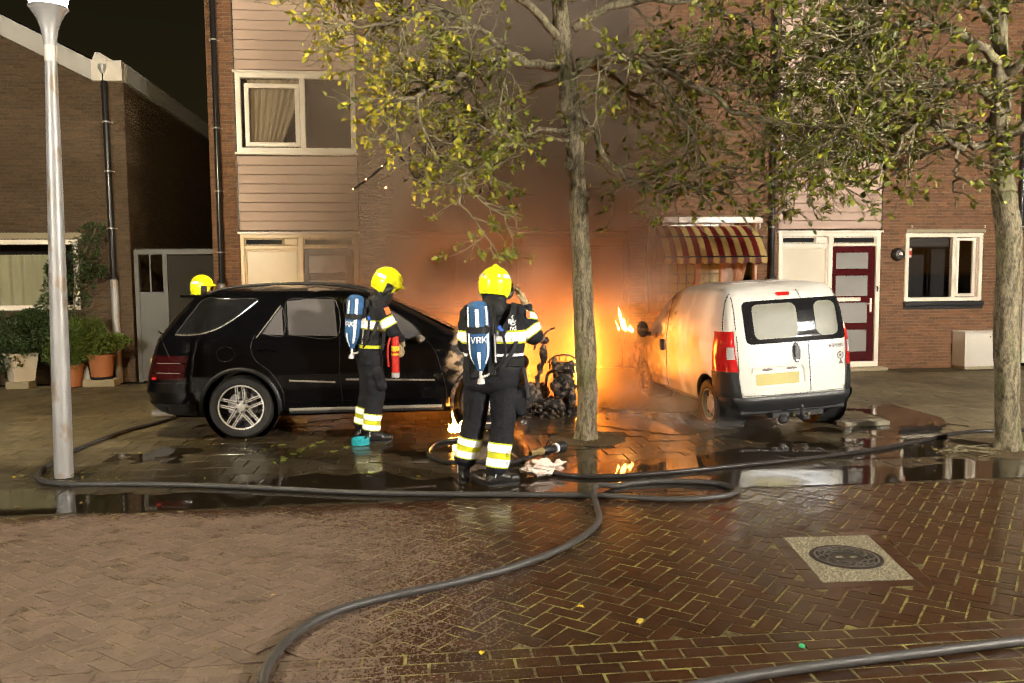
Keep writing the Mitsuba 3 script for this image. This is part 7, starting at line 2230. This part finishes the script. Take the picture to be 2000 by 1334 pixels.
# ---- the tree in the middle
t1 = thing('tree', 'street tree with its trunk before the fire and leaves coloured yellow on its left side for autumn and warm lamp light', 'tree')
trk1 = [(1.87, 9.06, -0.05), (1.86, 9.06, 0.5), (1.83, 9.06, 1.49), (1.79, 9.06, 2.3), (1.75, 9.06, 3.01), (1.685, 9.07, 3.72), (1.61, 9.08, 4.27), (1.57, 9.1, 4.85), (1.5, 9.15, 5.6)]
put('trunk', trunk_mesh(trk1, [0.118, 0.112, 0.104, 0.098, 0.090, 0.098, 0.092, 0.078, 0.05], 4), 'mat_bark', t1, smooth=True)
for kn in [move(trimesh.creation.icosphere(2, 1.0), trans(1.66, 9.02, 3.05) @ np.diag([0.055, 0.06, 0.08, 1])), move(trimesh.creation.icosphere(2, 1.0), trans(1.83, 9.0, 2.72) @ np.diag([0.045, 0.05, 0.05, 1])), move(trimesh.creation.icosphere(2, 1.0), trans(1.60, 9.03, 3.78) @ np.diag([0.05, 0.06, 0.06, 1]))]:
    put('knot', kn, 'mat_bark', t1, smooth=True)
tr = Tree(41)
limbs = [
    # (points, r0, r1, density, leafiness)
    ([(1.56, 9.06, 4.10), (1.30, 8.95, 4.08), (1.02, 8.80, 4.13), (0.80, 8.6, 4.05), (0.45, 8.4, 3.85), (0.10, 8.2, 3.62), (-0.25, 8.1, 3.45)], 0.055, 0.018, 1.0, 1.0),
    ([(1.02, 8.80, 4.13), (0.70, 8.5, 4.30), (0.30, 8.25, 4.35), (-0.15, 8.1, 4.25), (-0.55, 8.0, 4.02)], 0.035, 0.014, 1.05, 1.1),
    ([(1.55, 9.0, 4.4), (1.1, 8.7, 4.7), (0.5, 8.4, 4.85), (-0.1, 8.2, 4.8), (-0.6, 8.1, 4.6)], 0.05, 0.016, 1.1, 1.15),
    ([(1.66, 9.0, 3.42), (1.35, 8.95, 3.40), (1.04, 8.85, 3.30), (0.75, 8.7, 3.12), (0.52, 8.6, 2.85), (0.40, 8.55, 2.55)], 0.028, 0.010, 0.95, 1.15),
    ([(1.66, 9.0, 3.30), (1.30, 9.1, 3.36), (0.95, 9.2, 3.25), (0.60, 9.25, 3.10), (0.30, 9.3, 3.0)], 0.022, 0.009, 0.75, 0.6),
    ([(1.60, 9.2, 4.0), (1.2, 9.7, 3.9), (0.7, 10.2, 3.75), (0.2, 10.4, 3.6), (-0.3, 10.5, 3.35)], 0.03, 0.010, 0.8, 0.5),
    ([(1.80, 9.05, 3.65), (1.93, 9.0, 3.40), (2.06, 8.95, 3.10), (2.30, 8.9, 2.90), (2.60, 8.85, 2.80), (3.0, 8.8, 2.76), (3.35, 8.8, 2.72), (3.66, 8.8, 2.30)], 0.035, 0.010, 0.75, 0.85),
    ([(1.76, 9.0, 4.10), (2.1, 8.8, 4.15), (2.5, 8.7, 4.0), (2.9, 8.6, 3.85), (3.3, 8.55, 3.6), (3.7, 8.5, 3.45), (4.1, 8.5, 3.5)], 0.05, 0.016, 1.0, 0.95),
    ([(1.72, 9.05, 4.5), (2.2, 8.9, 4.75), (2.8, 8.7, 4.7), (3.4, 8.6, 4.5), (3.9, 8.5, 4.3)], 0.05, 0.016, 1.05, 0.95),
    ([(2.5, 8.7, 4.0), (2.75, 8.7, 3.65), (2.95, 8.7, 3.35), (3.05, 8.75, 3.0), (3.1, 8.8, 2.7)], 0.03, 0.010, 0.95, 0.85),
    ([(1.8, 9.2, 4.2), (2.3, 9.8, 4.2), (2.9, 10.3, 4.0), (3.4, 10.6, 3.7), (3.8, 10.8, 3.4)], 0.04, 0.012, 0.95, 0.8),
    ([(1.6, 9.0, 4.7), (1.65, 8.5, 5.1), (1.7, 8.1, 5.3), (1.8, 7.7, 5.3)], 0.04, 0.014, 1.0, 1.0),
    ([(1.70, 8.98, 4.0), (1.95, 8.6, 4.1), (2.2, 8.25, 4.05), (2.5, 8.0, 3.9)], 0.028, 0.010, 0.9, 0.9),
]
for k, (pts, a, b_, dn, lf) in enumerate(limbs):
    s_ = spline(pts, 16)
    s_[1:] += tr.r.normal(0, 0.018, (15, 3))
    put('limb', tube(s_, np.linspace(a, b_, 16), 10), 'mat_bark', t1, smooth=True)
    tr.grow(s_[2:], a * 0.2, b_ * 0.3, 1, dn, lf, front_of_house)
tr.finish(t1, lambda P: 0.34 + 0.36 * np.clip((0.9 - P[:, 0]) / 1.2, 0, 1), lambda P: (P[:, 1] > 9.75) & (P[:, 0] < 2.0))  # yellower to the left: autumn colour, and warm lamp light put into the tone
for q in [(-0.30, 10.5, 3.35), (-0.42, 10.55, 3.22), (-0.62, 10.5, 3.05), (-0.78, 10.5, 2.93), (-0.38, 10.5, 2.95)]:
    put('ember', move(trimesh.creation.icosphere(1, 0.014), trans(*q)), 'mat_flame', t1, emitter={'type': 'area', 'radiance': {'type': 'rgb', 'value': [7.0, 2.0, 0.7]}, 'sampling_weight': 0.02})
put('burnt_twig', tube(spline([(-0.2, 10.5, 3.42), (-0.42, 10.55, 3.21), (-0.62, 10.5, 3.04), (-0.79, 10.5, 2.92)], 10), [0.012] * 10, 6), 'mat_twig_burnt', t1)

# ---- the tree on the right
t2 = thing('tree', 'street tree at the right edge with a thick ridged trunk and a dense green crown', 'tree')
trk2 = [(6.05, 7.83, -0.05), (6.03, 7.83, 0.5), (5.97, 7.82, 1.48), (5.99, 7.82, 2.0), (5.90, 7.82, 2.6), (5.83, 7.82, 3.17), (5.82, 7.82, 3.73), (5.80, 7.85, 4.4), (5.75, 7.9, 5.2)]
put('trunk', trunk_mesh(trk2, [0.125, 0.115, 0.108, 0.118, 0.105, 0.088, 0.076, 0.064, 0.04], 14), 'mat_bark', t2, smooth=True)
tr = Tree(77)
limbs = [
    ([(5.80, 7.80, 3.05), (5.5, 7.7, 3.10), (5.25, 7.6, 3.08), (5.0, 7.5, 3.2), (4.6, 7.4, 3.35), (4.2, 7.4, 3.3)], 0.045, 0.014, 1.0, 0.85),
    ([(5.24, 7.6, 3.07), (5.23, 7.6, 2.88), (5.22, 7.6, 2.68), (5.25, 7.6, 2.5)], 0.022, 0.008, 0.5, 0.5),
    ([(5.80, 7.8, 3.5), (5.4, 7.6, 3.6), (4.9, 7.4, 3.6), (4.4, 7.2, 3.5), (3.95, 7.1, 3.25), (3.6, 7.1, 2.95)], 0.05, 0.014, 1.0, 0.9),
    ([(5.80, 7.8, 3.9), (5.3, 7.6, 4.1), (4.7, 7.4, 4.15), (4.1, 7.2, 4.0), (3.6, 7.1, 3.7)], 0.05, 0.014, 1.0, 0.95),
    ([(5.78, 7.85, 4.3), (5.3, 7.9, 4.6), (4.7, 7.9, 4.6), (4.2, 7.9, 4.4)], 0.045, 0.014, 1.0, 0.95),
    ([(5.75, 7.9, 3.3), (5.3, 8.3, 3.4), (4.8, 8.7, 3.3), (4.3, 9.0, 3.1), (3.9, 9.2, 2.8)], 0.045, 0.014, 0.95, 0.85),
    ([(4.9, 7.4, 3.6), (4.6, 7.3, 3.2), (4.35, 7.3, 2.9), (4.15, 7.35, 2.62)], 0.028, 0.010, 0.9, 0.8),
    ([(5.9, 7.8, 3.2), (6.2, 7.7, 3.4), (6.6, 7.6, 3.5), (7.1, 7.6, 3.4), (7.5, 7.6, 3.1)], 0.05, 0.014, 1.0, 1.0),
    ([(5.9, 7.8, 2.95), (6.15, 7.75, 3.05), (6.5, 7.7, 3.0), (6.8, 7.7, 2.75)], 0.035, 0.012, 1.0, 1.0),
    ([(5.85, 7.75, 3.8), (6.0, 7.3, 4.1), (5.7, 6.8, 4.2), (5.3, 6.4, 4.1)], 0.045, 0.014, 0.95, 1.0),
    ([(5.8, 8.0, 3.9), (5.9, 8.6, 4.1), (5.9, 9.2, 4.0), (5.7, 9.8, 3.7)], 0.045, 0.014, 1.0, 0.9),
    ([(5.8, 7.8, 4.6), (6.3, 7.7, 4.9), (6.9, 7.7, 4.8)], 0.04, 0.014, 1.0, 1.0),
    ([(5.8, 7.85, 3.4), (5.5, 8.0, 3.2), (5.1, 8.2, 2.95), (4.8, 8.3, 2.7)], 0.03, 0.010, 0.9, 0.8),
]
for k, (pts, a, b_, dn, lf) in enumerate(limbs):
    s_ = spline(pts, 16)
    s_[1:] += tr.r.normal(0, 0.018, (15, 3))
    put('limb', tube(s_, np.linspace(a, b_, 16), 10), 'mat_bark', t2, smooth=True)
    tr.grow(s_[2:], a * 0.2, b_ * 0.3, 1, dn, lf, front_of_house)
tr.finish(t2, lambda P: 0.30 + 0.05 * np.sin(P[:, 0] * 3))
